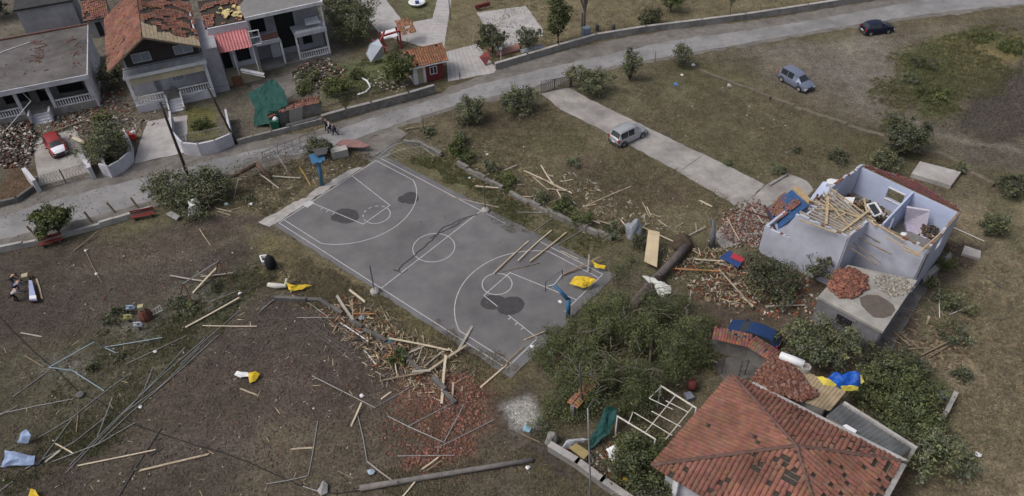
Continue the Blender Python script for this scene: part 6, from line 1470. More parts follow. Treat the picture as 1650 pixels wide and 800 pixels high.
drape('yellow_sheet', [(952, 421, .8), (962, 424, .8), (976, 429, .7), (974, 434, .5), (960, 431, .5)], YT, 'smaller yellow sheet beyond the heavy beam', 'sheet', .12)
drape('white_insulation', [(1035, 446, 1.2), (1046, 445, 1.4), (1064, 454, 1.6), (1082, 461, 1.8), (1081, 471, 1.2), (1066, 480, .7), (1056, 466, .9)], mat('white_foil', (.58, .59, .57), .7, .15, 4, .4), 'crumpled white cloth beside the snapped tree trunk', 'cloth', .16)
drape('blue_sheet', [(4, 752, .3), (8, 726, .9), (30, 731, 1.0), (56, 734, .8), (55, 748, .3), (30, 750, .2)], mat('pale_blue_sheet', (.28, .36, .55), .6, .15, 3, .3), 'large pale blue crumpled sheet at the bottom left', 'sheet', .12)
drape('blue_sheet', [(30, 715, .2), (33, 700, .8), (42, 692, 1.1), (49, 702, .9), (44, 712, .3)], mat('pale_blue_sheet', (.28, .36, .55), .6, .15, 3, .3), 'small pale blue crumpled sheet above the large one', 'sheet', .12)
drape('yellow_cloth', [(462, 456, .6), (468, 463, .6), (485, 460, .5), (502, 461, .3), (485, 468, .3), (466, 468, .4)], YT, 'crumpled yellow cloth beside the white roll', 'cloth', .1)
mb = MB(); mb.tube([P(432, 459, .25), P(445, 461, .3), P(460, 461, .35), P(462, 449, .8)], [.2, .26, .2, .1], 8); one('white_roll', mb, mat('grey_white_roll', (.5, .48, .45), .8, .15, 3), 'long whitish roll lying next to the yellow cloth', 'roll', smooth=True)
drape('white_bag', [(377, 604, .2), (382, 598, .4), (400, 601, .4), (402, 608, .3), (388, 609, .15)], PLASW, 'white half of the torn bag lying alone in the dirt', 'bag', .07)
drape('yellow_bag', [(401, 602, .4), (412, 600, .4), (418, 604, .3), (411, 614, .2), (402, 618, .2), (401, 609, .35)], YT, 'crumpled yellow bag touching the white one in the dirt', 'bag', .1)
drape('yellow_plant_bag', [(44, 802, .2), (50, 788, .6), (58, 790, .5), (64, 802, .2)], YT, 'yellow bag cut off by the bottom left picture edge', 'bag', .1)
drape('white_sheet', [(976, 722, 1.0), (988, 716, 1.1), (997, 722, 1.0), (992, 735, .6), (994, 752, .4), (982, 745, .5), (981, 732, .8)], PLASW, 'white sheet hanging on bushes inside the yard wall', 'sheet', .12)
drape('yellow_sheet', [(982, 745, .6), (996, 744, .6), (1004, 750, .4), (992, 756, .3)], YT, 'yellow rag touching the white hanging sheet', 'sheet', .1)
drape('yellow_chair', [(1000, 776, .3), (1004, 768, .7), (1018, 778, .6), (1026, 786, .4), (1022, 792, .2), (1010, 784, .2)], YT, 'lowest yellow rag at the foot of the yard bushes', 'rag', .14)
drape('grey_sheet', [(901, 721, .8), (914, 712, .9), (938, 704, .9), (948, 706, .8), (930, 714, .6), (912, 724, .5)], mat('blue_grey_sheet', (.38, .4, .43), .7, .25, 5, .5), 'crumpled grey sheet lying along the yard wall', 'sheet', .12)
quadthing('ochre_sheet', [(917, 722), (928, 714), (951, 729), (941, 740)], .8, .06, mat('ochre_panel', (.28, .22, .1), .85, .15, 2), 'flat ochre panel propped inside the yard wall', 'panel')
quadthing('plywood_panel', [(1044.7, 370), (1063, 374), (1058.5, 431), (1038, 421.5)], 0, .06, mat('plywood', (.52, .42, .28), .8, .15, 1.5, stain=.2), 'large pale plywood panel leaning on the fallen tree', 'panel', [1.7, 1.7, .7, .7])
o = thing('poster_board', 'crumpled red and dark blue board on the rubble below the apron', 'board', P(1180, 428))
mb = MB(); q = [P(1159, 415, .5), P(1174, 404, .7), P(1199, 417, .7), P(1190, 432, .4)]; mb.slab(q, .05); W(mb, 'blue_face', mat('dark_blue_face', (.02, .05, .16), .7, .3, 3), o)
mb = MB(); mb.slab([q[0].lerp(q[2], .45)+Vector((0, 0, .05)), q[1].lerp(q[2], .3)+Vector((0, 0, .05)), q[2]+Vector((0, 0, .04)), q[2].lerp(q[3], .45)+Vector((0, 0, .05))], .03); W(mb, 'red_patch', mat('red_patch', (.35, .03, .05), .7, .2, 3), o)
quadthing('corrugated_panel', [(1480, 630), (1524, 630), (1526, 642), (1486, 641)], .5, .06, mat('grey_metal_panel', (.2, .22, .25), .6, .2, 3), 'bluish grey metal panel on the bushes at the wall end', 'panel')
quadthing('fallen_roof_sheet', [(541, 232), (552, 225), (578, 226), (597, 235), (585, 238), (560, 237)], .7, .1, mat('faded_pink_sheet', (.23, .13, .12), .85, .25, 2), 'faded pink roof piece fallen on the road verge by the walkers', 'roof sheet')
mb = MB(); mb.box(P(547, 246, .45), (1.7, .9, .9), .35); one('white_block', mb, CONCL, 'whitewashed block at the near side of the pink roof piece', 'block')
quadthing('metal_sheet', [(266, 345), (276, 340), (290, 348), (284, 355)], .35, .05, STEEL, 'bent grey metal sheet beside the red bench under the tree', 'metal sheet')
mb = MB(); mb.slab([P(301, 324, 1.2), P(316, 318, 1.4), P(322, 326, 1.2), P(306, 334, 1.0)], .25); mb.slab([P(304, 334, 1.0), P(319, 328, 1.0), P(317, 346, .2), P(304, 350, .2)], .2); one('white_chair', mb, PLASW, 'overturned white chair shell in the uprooted tree', 'chair')
ib = thing('inflatable_boat', 'half deflated blue and yellow inflatable thrown against the tan lean-to', 'inflatable', dz(P(1360, 616, 2.7), 0))
def dpart(*a, **k):
    o = drape(*a, 'x', 'x', **k); o.parent = ib; o.location = o.location-ib.location
    for q in ('label', 'category'):
        if q in o: del o[q]
dpart('cover', [(1334, 609, 3.1), (1345, 602, 3.3), (1364, 599, 3.3), (1384, 604, 3.2), (1390, 613, 3.0), (1378, 622, 2.8), (1356, 627, 2.8), (1342, 621, 2.9)], mat('bright_blue_vinyl', (.012, .085, .4), .5, .2, 2, .2), rough=.2, zvar=.35)
YV = mat('yellow_vinyl', (.62, .52, .08), .5, .1, 3)
dpart('yellow_flap', [(1316, 610, 2.9), (1325, 606, 3.1), (1340, 612, 3.1), (1347, 622, 2.9), (1342, 627, 2.7), (1328, 620, 2.8)], YV, rough=.12, zvar=.25)
dpart('yellow_flap', [(1354, 623, 3.0), (1370, 620, 3.1), (1384, 622, 3.0), (1380, 631, 2.7), (1358, 631, 2.7)], YV, rough=.12, zvar=.2)
dpart('yellow_flap', [(1378, 602, 3.3), (1388, 606, 3.2), (1393, 615, 3.0), (1388, 618, 2.9), (1385, 610, 3.1)], YV, rough=.08, zvar=.1)
# benches
for lab, (u, v), (u2, v2) in (('dark red bench against the verge wall beside the uprooted tree', (213, 358), (251, 350)), ('dark red bench tipped by the verge wall near the round tree', (66, 402), (104, 391))):
    o = thing('park_bench', lab, 'bench', P(u, v)); rm = mat('dark_red_slat', (.17, .03, .028), .8, .25, 4); a, b_ = P(u, v), P(u2, v2); d = (b_-a).normalized(); n_ = Vector((-d.y, d.x, 0))
    for k in range(3): mb = MB(); mb.beam(a+n_*.16*k+Vector((0, 0, .45)), b_+n_*.16*k+Vector((0, 0, .45)), .13, .04); W(mb, 'seat_slat', rm, o)
    for k in range(2): mb = MB(); mb.beam(a+n_*.52+Vector((0, 0, .65+.18*k)), b_+n_*.52+Vector((0, 0, .65+.18*k)), .04, .14); W(mb, 'back_slat', rm, o)
    for f in (.15, .85): mb = MB(); q = a.lerp(b_, f)+n_*.2; mb.box((q.x, q.y, .22), (.1, .42, .44), math.atan2(d.y, d.x)); W(mb, 'leg', CONCD, o)
# bin
o = thing('wheeled_bin', 'green wheeled bin with a white bag in front of the tile capped wall', 'bin', P(446, 208)); q = P(446, 208)
mb = MB(); mb.prism([(q.x-.5, q.y-.4), (q.x+.5, q.y-.4), (q.x+.5, q.y+.4), (q.x-.5, q.y+.4)], .15, 1.15); mb.v = [(q.x+(v[0]-q.x)*(1 if v[2] > .5 else .82), q.y+(v[1]-q.y)*(1 if v[2] > .5 else .82), v[2]) for v in mb.v]; W(mb, 'body', mat('bin_green', (.015, .1, .06), .5, .1, 4), o)
mb = MB(); mb.slab([q+Vector((-.52, .42, 1.2)), q+Vector((.52, .42, 1.2)), q+Vector((.52, .5, 1.95)), q+Vector((-.52, .5, 1.95))], .05); W(mb, 'lid', mat('bin_dark_green', (.01, .05, .035), .5, .1, 4), o)
for sx in (-.4, .4): mb = MB(); mb.lathe(q+Vector((sx, .3, .12)), [(.12, -.03), (.12, .03)], 10, 'X'); W(mb, 'wheel', RUBBER, o)
mb = MB(); mb.lathe(q+Vector((.1, .1, 1.1)), [(.25, 0), (.35, .15), (.1, .4)], 8); one('rubbish_bag', mb, PLASW, 'white rubbish bag bulging out of the green wheeled bin', 'bag', smooth=True)
quadthing('dark_kick_panel', [(461, 200), (511, 187), (511, 191), (461, 204)], .7, .3, STEELD, 'long dark metal strip lying under the tile capped wall', 'metal strip')
o = quadthing('lattice_panel', [(466, 177), (488, 172), (487, 195), (467, 199)], 0, .04, mat('dusty_lattice', (.22, .22, .2), .9, .3, 8), 'grey dusty lattice panel leaning on the tile capped wall', 'panel', [1.9, 1.9, .3, .3])
mb = MB(); mb.box(P(211, 219, .5), (.9, .8, .7), .3); one('red_crate', mb, mat('bright_red', (.5, .05, .03), .6, .1, 3), 'bright red crate inside the curved white wall', 'crate')
mb = MB(); mb.box(P(214, 214, .9), (.5, .35, .3), .3); one('white_packet', mb, PLASW, 'small white packet on the bright red crate', 'packet')
mb = MB(); mb.tube([P(572, 125, .1), P(583, 126, .1), (P(592, 131, .1)), P(597, 141, .1), P(589, 149, .1), P(576, 153, .1)], .12, 6); one('white_hose', mb, PLASW, 'thick white hose curved on the garden grass', 'hose', smooth=True)
# broken play things
o = thing('spring_rider', 'brown wooden spring rider stump with yellow top in the broken play area', 'play rider', P(236, 513)); q = P(236, 513)
mb = MB(); mb.lathe(q, [(.55, 0), (.58, .4), (.45, .8), (.35, 1.0)], 9); W(mb, 'body', mat('red_brown_wood', (.13, .055, .04), .85, .4, 3), o)
mb = MB(); mb.box(q+Vector((0, .0, 1.3)), (.45, .4, .4), .3); W(mb, 'head', mat('dull_yellow', (.36, .33, .2), .8, .15, 3), o)
def rider(lab, u, v, m, s_=1):
    q = P(u, v); o = thing('spring_rider', lab, 'play rider', q); mb = MB(); mb.lathe(q, [(.12, 0), (.1, .35)], 8); W(mb, 'spring', STEELD, o)
    mb = MB(); mb.box(q+Vector((0, 0, .5)), (.7*s_, .22, .2), .1); W(mb, 'seat', m, o); mb = MB(); mb.beam(q+Vector((-.3, 0, .8)), q+Vector((.35, 0, .82)), .1, .1); mb.beam(q+Vector((0, -.0, .55)), q+Vector((0, 0, .85)), .18, .1); W(mb, 'handle', m, o, each=True)
rider('pale blue spring rider left of the brown stump', 214, 504, mat('pale_blue_toy', (.25, .33, .45), .6, .15, 4))
rider('yellow spring rider at the near left of the brown stump', 210, 519, mat('toy_yellow', (.3, .27, .12), .6, .15, 4))
rider('grey spring rider nearest the viewer in the play area', 226, 531, mat('toy_grey', (.36, .37, .42), .6, .15, 4))
o = thing('toy_ladder', 'small bent steel ladder right of the brown stump', 'ladder', P(255, 502)); mb = MB(); mb.tube([P(246, 508, .3), P(262, 500, .5)], .05, 5); mb.tube([P(246, 500, .5), P(258, 492, .7)], .05, 5)
for f in (.1, .4, .7, .95): mb.tube([P(246, 508, .3).lerp(P(262, 500, .5), f), P(246, 500, .5).lerp(P(258, 492, .7), f)], .035, 4)
W(mb, 'bar', STEEL, o, each=True)
mb = MB(); c4 = [P(419, 414, .7), P(430, 413, .7), P(433, 421, .5), P(423, 424, .5)]
for i in range(4): mb.beam(c4[i], c4[(i+1) % 4], .12, .3)
mb.slab([P(423, 420, .45), P(434, 417, .45), P(433, 426, .2), P(425, 427, .2)], .1); one('white_crate', mb, PLASW, 'white plastic crate beside the black sack at the grass edge', 'crate')
mb = MB(); mb.lathe(P(438, 432, .0), [(.35, 0), (.5, .4), (.45, 1.0), (.2, 1.45)], 9); one('black_sack', mb, BLK, 'tall black sack standing by the white crate', 'sack', smooth=True)
for lab, u, v, m, s_ in (('pale green scrap near the uprooted tree', 365, 330, mat('pale_green', (.45, .62, .52), .7, .1, 4), .45), ('white lamp head standing in the dirt near the tree', 405, 330, PLASW, .4), ('upper white knob on the knobbed stick', 139, 405, PLASW, .28), ('lower white knob on the knobbed stick', 155, 443, PLASW, .3),
    ('white scrap on the dark rail beside the swing', 387, 474, PLASW, .4), ('white scrap on the tube left of the rail', 251, 568, PLASW, .3), ('white scrap by the tube bundle crossing', 227, 657, PLASW, .3), ('white cap at the bend of the V tube', 584, 639, PLASW, .35), ('pale turquoise scrap in the pine edge', 887, 570, mat('turquoise_scrap', (.3, .55, .56), .6, .15, 4), .5),
    ('white scrap lying in the straw field at the bottom right', 1575, 734, PLASW, .4), ('white scrap on the fallen pine near the blue post', 985, 490, PLASW, .4), ('blue scrap on the grass by the driveway field', 1089, 138, mat('blue_scrap', (.1, .2, .42), .7, .2, 4), .6), ('white scrap on the grass beside the small shrub', 1099, 122, PLASW, .35), ('white stone-like scrap under the small shrub', 1117, 106, PLASW, .5),
    ('pale lump along the field kerb', 1175, 140, CONCL, .7), ('crumpled grey sheet beside the fallen pole', 522, 789, mat('dirty_grey', (.3, .29, .29), .8, .3, 4), .9), ('blue and grey scrap at the foot of the leaning tube', 598, 762, mat('light_blue', (.35, .42, .5), .7, .2, 4), .5), ('pale blue puddled bag on the white dust', 848, 693, mat('sky_blue', (.25, .42, .5), .6, .2, 4), .6), ('white scrap by the yard lamp pole foot', 850, 754, PLASW, .35),
    ('dark blue lump on the orange beam', 631, 553, mat('teal_lump', (.06, .13, .17), .7, .2, 4), .7), ('grey tangled lump beside the heap boards', 585, 513, mat('tangle_grey', (.22, .25, .26), .8, .3, 4), .7), ('white scrap by the near baseline gutter', 858, 560, PLASW, .4), ('white scrap under the blue post', 903, 487, PLASW, .4), ('white scrap above the grassy stone wall', 785, 250, PLASW, .3), ('white scrap between wall and far sideline', 757, 288, PLASW, .3)):
    mb = MB(); q = P(u, v); r_ = random.Random(u); n = 7; vs = [(q.x+s_*.6*r_.uniform(.5, 1.1)*math.cos(6.28*i/n), q.y+s_*.6*r_.uniform(.5, 1.1)*math.sin(6.28*i/n), q.z+r_.uniform(.06, .3)*s_+.05) for i in range(n)]
    vs2 = [(q.x+(a-q.x)*.9, q.y+(b_-q.y)*.9, .03) for a, b_, c in vs]
    mb.add(vs+[(q.x, q.y, .5*s_+.06)]+vs2, [(i, (i+1) % n, n) for i in range(n)]+[(i, n+1+i, n+1+(i+1) % n, (i+1) % n) for i in range(n)]); mb.add([], []); one('scrap', mb, m, lab, 'scrap')
def boulder(name, u, v, r, h, m, label, cat, seed):
    bm = bmesh.new(); bmesh.ops.create_icosphere(bm, subdivisions=3, radius=1); q = P(u, v)
    for x in bm.verts: k = 1+.35*mnoise.noise(x.co*1.4+Vector((seed, 0, 0))); x.co = Vector((x.co.x*r*k, x.co.y*r*k, max(-.05, x.co.z*h*k)))
    me = bpy.data.meshes.new(name); bm.to_mesh(me); bm.free(); me.materials.append(m); o = bpy.data.objects.new(name, me); COL.objects.link(o); o.location = q; return tag(o, label, cat)
boulder('concrete_lump', 1021, 378, .85, 1.6, mat('blue_grey_stone', (.24, .26, .29), .9, .25, 2, .5), 'tall blue grey boulder at the end of the stone wall', 'boulder', 3)
boulder('concrete_lump', 889, 712, .45, 1.1, CONC, 'grey stone pier at the corner of the yard wall', 'stone', 5)
boulder('root_plate', 1097, 396, 1.0, 1.1, mat('soil_root', (.075, .055, .042), .95, .4, 3, .8), 'torn soil and root plate at the end of the snapped trunk', 'root plate', 8)
mb = MB(); mb.tube([P(1105, 398, .7), P(1085, 420, .8), P(1066, 440, .7), P(1048, 456, .6), P(1010, 500, .7), P(975, 540, .6)], [.38, .36, .35, .33, .26, .12], 12); one('snapped_trunk', mb, mat('grey_trunk_bark', (.12, .1, .095), .95, .35, 3, .9), 'thick grey trunk snapped beside the plywood panel', 'tree trunk', smooth=True)
mb = MB(); mb.tube([P(1147, 398, 0), P(1149, 380, 1.3), P(1150, 356, 2.6)], [.3, .24, .15], 9); mb.tube([P(1149, 366, 2.0), P(1141, 349, 2.9)], .12, 6, .05); one('broken_tree_trunk', mb, mat('dark_grey_bark', (.13, .13, .14), .95, .35, 3, .9), 'short dark broken tree trunk at the left edge of the red rubble', 'tree trunk', smooth=True)
mb = MB(); mb.tube([P(340, 300, .5), P(380, 282, .9), P(412, 265, 1.1)], [.1, .2, .24], 8); mb.tube([P(412, 264, 1.1), P(437, 287, .3)], [.26, .12], 8); one('bent_trunk_piece', mb, mat('brown_bark', (.12, .08, .055), .95, .3, 3, .8), 'bent brown trunk of the uprooted roadside tree', 'tree trunk', smooth=True)
mb = MB(); mb.lathe(P(672, 5, .3), [(1.1, 0), (1.2, .2), (1.0, .3), (.4, .25)], 16); one('stone_basin', mb, PLASW, 'round white basin on the lawn at the top edge', 'basin')
mb = MB(); mb.box(P(672, 4, .75), (.5, .4, .4), .3); one('blue_tub', mb, mat('toy_blue', (.08, .13, .3), .6, .1, 3), 'small blue tub on the white basin', 'tub')
mb = MB(); mb.beam(P(766, 12, .5), P(789, 6, .6), .3, .5); mb.beam(P(770, 14, .1), P(770, 12, .6), .2, .2); one('red_garden_seat', mb, mat('dull_red_wood', (.14, .035, .03), .85, .3, 3), 'dull red garden seat beside the pale terrace', 'seat')
mb = MB(); mb.slab([P(773, 92, 1.2), P(786, 82, 1.6), P(790, 92, 1.0), P(783, 106, .1)], .2); mb.tube([P(786, 96, .1), P(786, 78, 1.7)], .12, 5); one('red_slide', mb, mat('faded_red_plastic', (.28, .08, .08), .7, .2, 3), 'faded red slide piece at the foot of the round garden tree', 'slide')
quadthing('pink_edge_slab', [(800, 82), (836, 70), (838, 80), (800, 90)], .3, .25, mat('pinkish_tile', (.3, .16, .13), .85, .2, 4), 'pinkish tiled edging in front of the pale terrace', 'edging')
quadthing('tin_sheet', [(838, 80), (876, 70), (876, 76), (840, 86)], .9, .1, mat('grey_tin', (.2, .22, .24), .6, .2, 4), 'grey tin sheet lying under the small garden tree', 'metal sheet')
mb = MB(); mb.box(P(944, 54, .8), (1.0, .8, 1.6), .3); one('water_cabinet', mb, mat('blue_grey_cabinet', (.16, .2, .24), .7, .15, 3), 'blue grey cabinet at the foot of the broken tall tree', 'cabinet')
for i, (u, v) in enumerate(((962, 50), (988, 50))): mb = MB(); mb.lathe(P(u, v), [(.22, 0), (.25, .7), (.15, .9)], 9); one('stone_bollard', mb, STEELD, ['dark drum beside the blue grey cabinet', 'dark drum on the long roadside wall'][i], 'drum')
mb = MB(); q = P(789, 96); mb.tube([q+Vector((1.4, -.2, 0)), q+Vector((1.4, -.2, 1.3))], .05, 6); mb.lathe(q+Vector((1.4, -.2, 1.3)), [(.1, 0), (.22, .15), (.2, .35), (.05, .45)], 10); one('garden_lamp', mb, PLASW, 'white garden globe lamp behind the roadside wall', 'lamp')
for i, (u, v) in enumerate(((1180, 560), (1200, 570))): pass
for lab, u, v in (('dark metal rack with post in the yard behind the red roof', 1152, 604), ('second dark rack close to the roof corner', 1190, 606)):
    o = thing('garden_rack', lab, 'rack', P(u, v)); mb = MB(); q = P(u, v)
    for a, b_ in ((0, 0), (.5, .1)): mb.tube([q+Vector((a, b_, 0)), q+Vector((a, b_, 1.8))], .04, 4)
    for z in (.5, 1.1, 1.7): mb.tube([q+Vector((0, 0, z)), q+Vector((.5, .1, z))], .03, 4)
    W(mb, 'bar', STEELD, o, each=True)
plank('pale rail in the dark yard left of the racks', (1126, 574), (1152, 583), .1, .8, .8, WP)
mb = MB(); mb.lathe(P(1115, 622, .4), [(.35, -.2), (.45, .1), (.3, .5)], 8); one('red_pot', mb, mat('red_brown_pot', (.12, .035, .03), .8, .3, 4), 'reddish brown pot in the yard near the pergola corner', 'pot', smooth=True)
quadthing('grey_sack', [(1102, 633), (1112, 631), (1120, 640), (1108, 644)], .4, .3, mat('bluish_sack', (.2, .22, .27), .8, .2, 4), 'bluish grey sack beside the reddish pot', 'sack')
# ================================================================ trees and shrubs
SG = 'shrubs and trees around the yards'
T = lambda *a, **k: tree(*a, group=SG, **k)
T('shrub', 'rounded grey green shrub at the road edge, lone one nearest the court', 'shrub', (758, 197), 3.6, 3.0, n=3600, leaf=.11, seed=11, z0=.05, surf=.2)
T('shrub', 'rounded grey green shrub at the left side of the driveway gate', 'shrub', (838, 180), 4.4, 3.4, n=4600, leaf=.11, seed=12, z0=.05, surf=.2)
T('shrub', 'wide grey green shrub just right of the driveway gate', 'shrub', (950, 148), 4.8, 3.2, n=5000, leaf=.11, seed=13, z0=.05, surf=.2)
T('small_tree', 'slender pointed shrub between the wide shrub and the field', 'shrub', (1014, 130), 2.2, 4.4, n=2600, leaf=.1, seed=14, z0=.05, tall=True)
T('shrub', 'loose small shrub at the road edge near the field corner', 'shrub', (1096, 107), 2.6, 2.9, n=1700, leaf=.1, seed=15, z0=.05)
T('small_tree', 'round crowned small tree over the red slide', 'tree', (793, 86), 3.8, 3.8, m=LEAFD, n=4200, leaf=.12, seed=16, z0=.28)
T('small_tree', 'loose small tree leaning over the tin sheet', 'tree', (850, 82), 3.4, 3.0, m=LEAFD, n=2200, leaf=.12, seed=17, z0=.2, surf=.5)
T('cypress_tree', 'dark narrow tree rising to the top edge behind the road wall', 'tree', (899, 72), 3.0, 7.4, m=LEAFP, n=6000, leaf=.12, seed=18, z0=.22, tall=True)
T('small_tree', 'thin crowned broken tree behind the blue grey cabinet', 'tree', (940, 55), 2.6, 8.5, m=LEAFP, n=500, leaf=.12, seed=19, z0=.6, trunk=.22, barkm=BARKG)
T('shrub', 'compact dark round shrub on the far lawn behind the road wall', 'shrub', (1046, 41), 3.2, 2.2, m=LEAFD, n=3600, leaf=.11, seed=20, z0=.05)
T('small_tree', 'round green tree cut by the top edge above the wall', 'tree', (1081, 20), 3.2, 3.2, m=LEAFG, n=3200, leaf=.12, seed=21, z0=.3)
T('sapling', 'thin sapling with a tiny crown at the top edge', 'tree', (1176, 24), 1.3, 3.2, m=LEAFD, n=420, leaf=.12, seed=22, z0=.6, trunk=.05)
T('olive_tree', 'large grey olive tree between the verandah house and paved path', 'tree', (573, 62), 7.2, 5.4, n=11000, leaf=.11, seed=23, z0=.12, clump=.5, lobes=9)
T('olive_tree', 'small olive tree at the top edge left of the large one', 'tree', (548, 22), 4.0, 4.0, n=3600, leaf=.11, seed=24, z0=.12)
T('small_tree', 'leafy green tree against the left wall of the kiosk', 'tree', (645, 138), 3.8, 4.4, m=LEAFG, n=4600, leaf=.12, seed=25, z0=.1)
T('garden_tree', 'dark drooping tree inside the curved wall by the double gate', 'tree', (178, 258), 5.6, 4.2, n=8200, leaf=.11, seed=26, z0=.08, clump=.5, lobes=8, m=LEAF)
T('shrub', 'bright green shrub behind the garden tree by the red crate', 'shrub', (170, 205), 2.4, 2.0, m=LEAFG, n=1500, leaf=.11, seed=27, z0=.05)
T('small_tree', 'round leafy tree on the verge at the lower road', 'tree', (99, 378), 3.7, 3.6, m=LEAFG, n=5200, leaf=.13, seed=28, z0=.22)
T('shrub', 'dark green growth between the leftmost house and the gabled house', 'shrub', (184, 140), 3.6, 3.4, m=LEAFD, n=3000, leaf=.12, seed=29, z0=.02)
T('shrub', 'dark growth at the top left corner behind the tarred roof', 'shrub', (-4, 30), 4.5, 6, m=LEAFD, n=4500, leaf=.13, seed=30, z0=.05)
T('shrub', 'bush with branches blown over the broken hoop by the road', 'shrub', (516, 252), 3.2, 2.4, m=LEAFD, n=2600, leaf=.1, seed=31, z0=.02, surf=.3)
for i, (u, v, w_, h_, lab, m_) in enumerate(((735, 236, 1.9, 1.8, 'small green bush beyond the court wall, furthest left', LEAFG), (752, 252, 2.0, 1.2, 'low green bush right of the first wall bush', LEAFG), (742, 222, 1.2, 1.7, 'pointed weed above the two wall bushes', LEAF), (790, 268, 1.8, .9, 'low weedy bush along the stone wall below the bare slats', LEAF), (818, 290, 2.0, 1.0, 'weedy bush against the stone wall by the halfway post', LEAFG), (870, 316, 1.8, 1.0, 'weedy bush left of the plank star', LEAF), (908, 333, 2.6, 1.3, 'dark green hedge piece below the plank star', LEAFG), (938, 352, 2.2, 1.3, 'dark green hedge piece near the grey boulder', LEAFG), (985, 372, 2.0, 1.1, 'weedy bush under the boards by the grey boulder', LEAF),
    (690, 210, 1.6, 1.0, 'weeds at the end of the lane by the stone wall', LEAF), (1028, 390, 1.6, 1.4, 'small shrub beside the plywood panel', LEAFD), (1255, 272, 1.5, 1.1, 'weed clump on the far side of the concrete apron', LEAF), (1172, 262, .8, .6, 'tiny dry tuft beside the driveway', LEAF), (1283, 243, .6, .5, 'tiny tuft alone in the right field', LEAFD), (1348, 250, 2.4, 1.0, 'spread weed clump in the field above the wrecked house', LEAFD), (925, 262, 1.6, .6, 'spread grey green weed in the open field', LEAF),
    (1425, 258, 3.4, 1.6, 'green thicket between kerb and wrecked house', LEAF), (1600, 362, 2.4, 2.4, 'grey green bush at the right edge of the straw field', LEAF), (1625, 300, 3.8, 1.8, 'dark bramble patch cut by the right edge', LEAFD), (1545, 270, 1.6, 1.0, 'small bramble at the kerb end near the concrete slab', LEAF), (1540, 498, 2.6, .9, 'weed patch around the white hooked pipe', LEAF), (1515, 480, 2.2, .8, 'weed patch around the upright white rod', LEAF), (1530, 535, 3.0, .7, 'thin weeds above the annex timber fan', LEAF), (1548, 605, 1.6, .5, 'dark low weed in the straw field', LEAFD), (1500, 455, 1.4, .6, 'low weeds by the path corner', LEAF), (1520, 425, 1.6, 1.2, 'olive bush at the back corner of the wrecked house', LEAFG),
    (325, 200, 2.2, 1.2, 'grassy shrub inside the curved white wall', LEAFG), (500, 120, 3.2, 1.4, 'low shrub beside the rubble in front of the verandah house', LEAF), (540, 138, 4.2, 1.7, 'long low hedge mass in the garden above the retaining wall', LEAFG), (490, 142, 2.6, 1.1, 'hedge piece next to the tile capped wall', LEAFG), (575, 120, 2.0, 1.0, 'small bush by the white hose', LEAFG), (500, 30, 2, 2, 'bush at the side of the verandah house', LEAF), (285, 488, 1.4, .4, 'dark weed tuft left of the swing frame', LEAFD), (350, 462, 1.2, .4, 'dark weed tuft beneath the swing frame', LEAFD), (300, 497, 2.2, .5, 'weed tuft at the foot of the rusty legs', LEAF), (190, 507, 2.6, .5, 'dark weeds beside the spring riders', LEAFD), (190, 575, .9, .4, 'dark tuft at the goal frame foot', LEAFD), (148, 592, .9, .4, 'dark tuft below the goal frame', LEAFD), (640, 575, 1.8, .8, 'yellow green weeds under the orange beam', LEAFG), (395, 320, 1.4, .6, 'weeds at the crown edge of the uprooted tree', LEAF), (1485, 100, 3.4, .8, 'dark green weeds in the rough ground, upper right', LEAFD), (1500, 150, 4.0, .8, 'green weeds in the middle of the rough ground', LEAFG), (1465, 125, 2.6, .8, 'grey green weeds at the left of the rough ground', LEAF), (1625, 75, 4.0, .9, 'green weeds at the right edge of the rough ground', LEAFG), (1580, 60, 3.4, .7, 'green weeds below the road, upper right', LEAFG))):
    tree('bush', lab, 'bush', (u, v+6*h_), w_, h_, m=m_, n=int(420*w_*max(h_, .8)), leaf=.1, seed=60+i, z0=.0, lobes=5, trunk=.03, group='weeds and low bushes', surf=.4, clump=.28)
T('small_tree', 'tall dark weedy tree beyond the kerb behind the wrecked house', 'tree', (1452, 245), 4.6, 3.6, m=LEAFD, n=6000, leaf=.12, seed=33, z0=.05, surf=.45)
T('bush', 'big dark bush in front of the pale blue wing wall', 'bush', (1238, 465), 5.2, 2.4, m=LEAFD, n=5200, leaf=.11, seed=34, z0=.0, surf=.4, lobes=8)
T('bush', 'thin leafy branches rising against the wing wall of the wrecked house', 'bush', (1312, 450), 3.4, 3.0, m=LEAFD, n=1300, leaf=.11, seed=35, z0=.2, surf=.6)
T('olive_tree', 'broad grey green olive between the annex and the blue car', 'tree', (1312, 575), 5.4, 3.2, n=7500, leaf=.11, seed=36, z0=.02, surf=.3, lobes=9)
T('olive_tree', 'wide dark tree mass right of the inflatable boat', 'tree', (1440, 652), 6.6, 3.0, m=LEAFP, n=10000, leaf=.11, seed=37, z0=.0, surf=.3, lobes=10, clump=.5)
T('bush', 'dark bush between annex corner and the timber fan', 'bush', (1440, 605), 5.0, 1.8, m=LEAFD, n=5200, leaf=.11, seed=38, z0=.0)
T('olive_tree', 'round loose olive at the end of the yard wall in the straw field', 'tree', (1500, 752), 4.8, 3.2, n=7000, leaf=.1, seed=39, z0=.05, surf=.4)
T('bush', 'dark dense bush under the left corner of the red roof', 'bush', (1035, 760), 5.4, 2.6, m=LEAFP, n=8500, leaf=.1, seed=40, z0=.0, lobes=8)
T('bush', 'dark bush cut by the bottom edge beside the white column', 'bush', (1040, 812), 3.4, 1.8, m=LEAFD, n=3600, leaf=.1, seed=41, z0=.0)
T('bush', 'greenery between metal lean-to and far yard wall', 'bush', (1455, 705), 4.4, 2.4, m=LEAFP, n=6000, leaf=.1, seed=42, z0=.0)
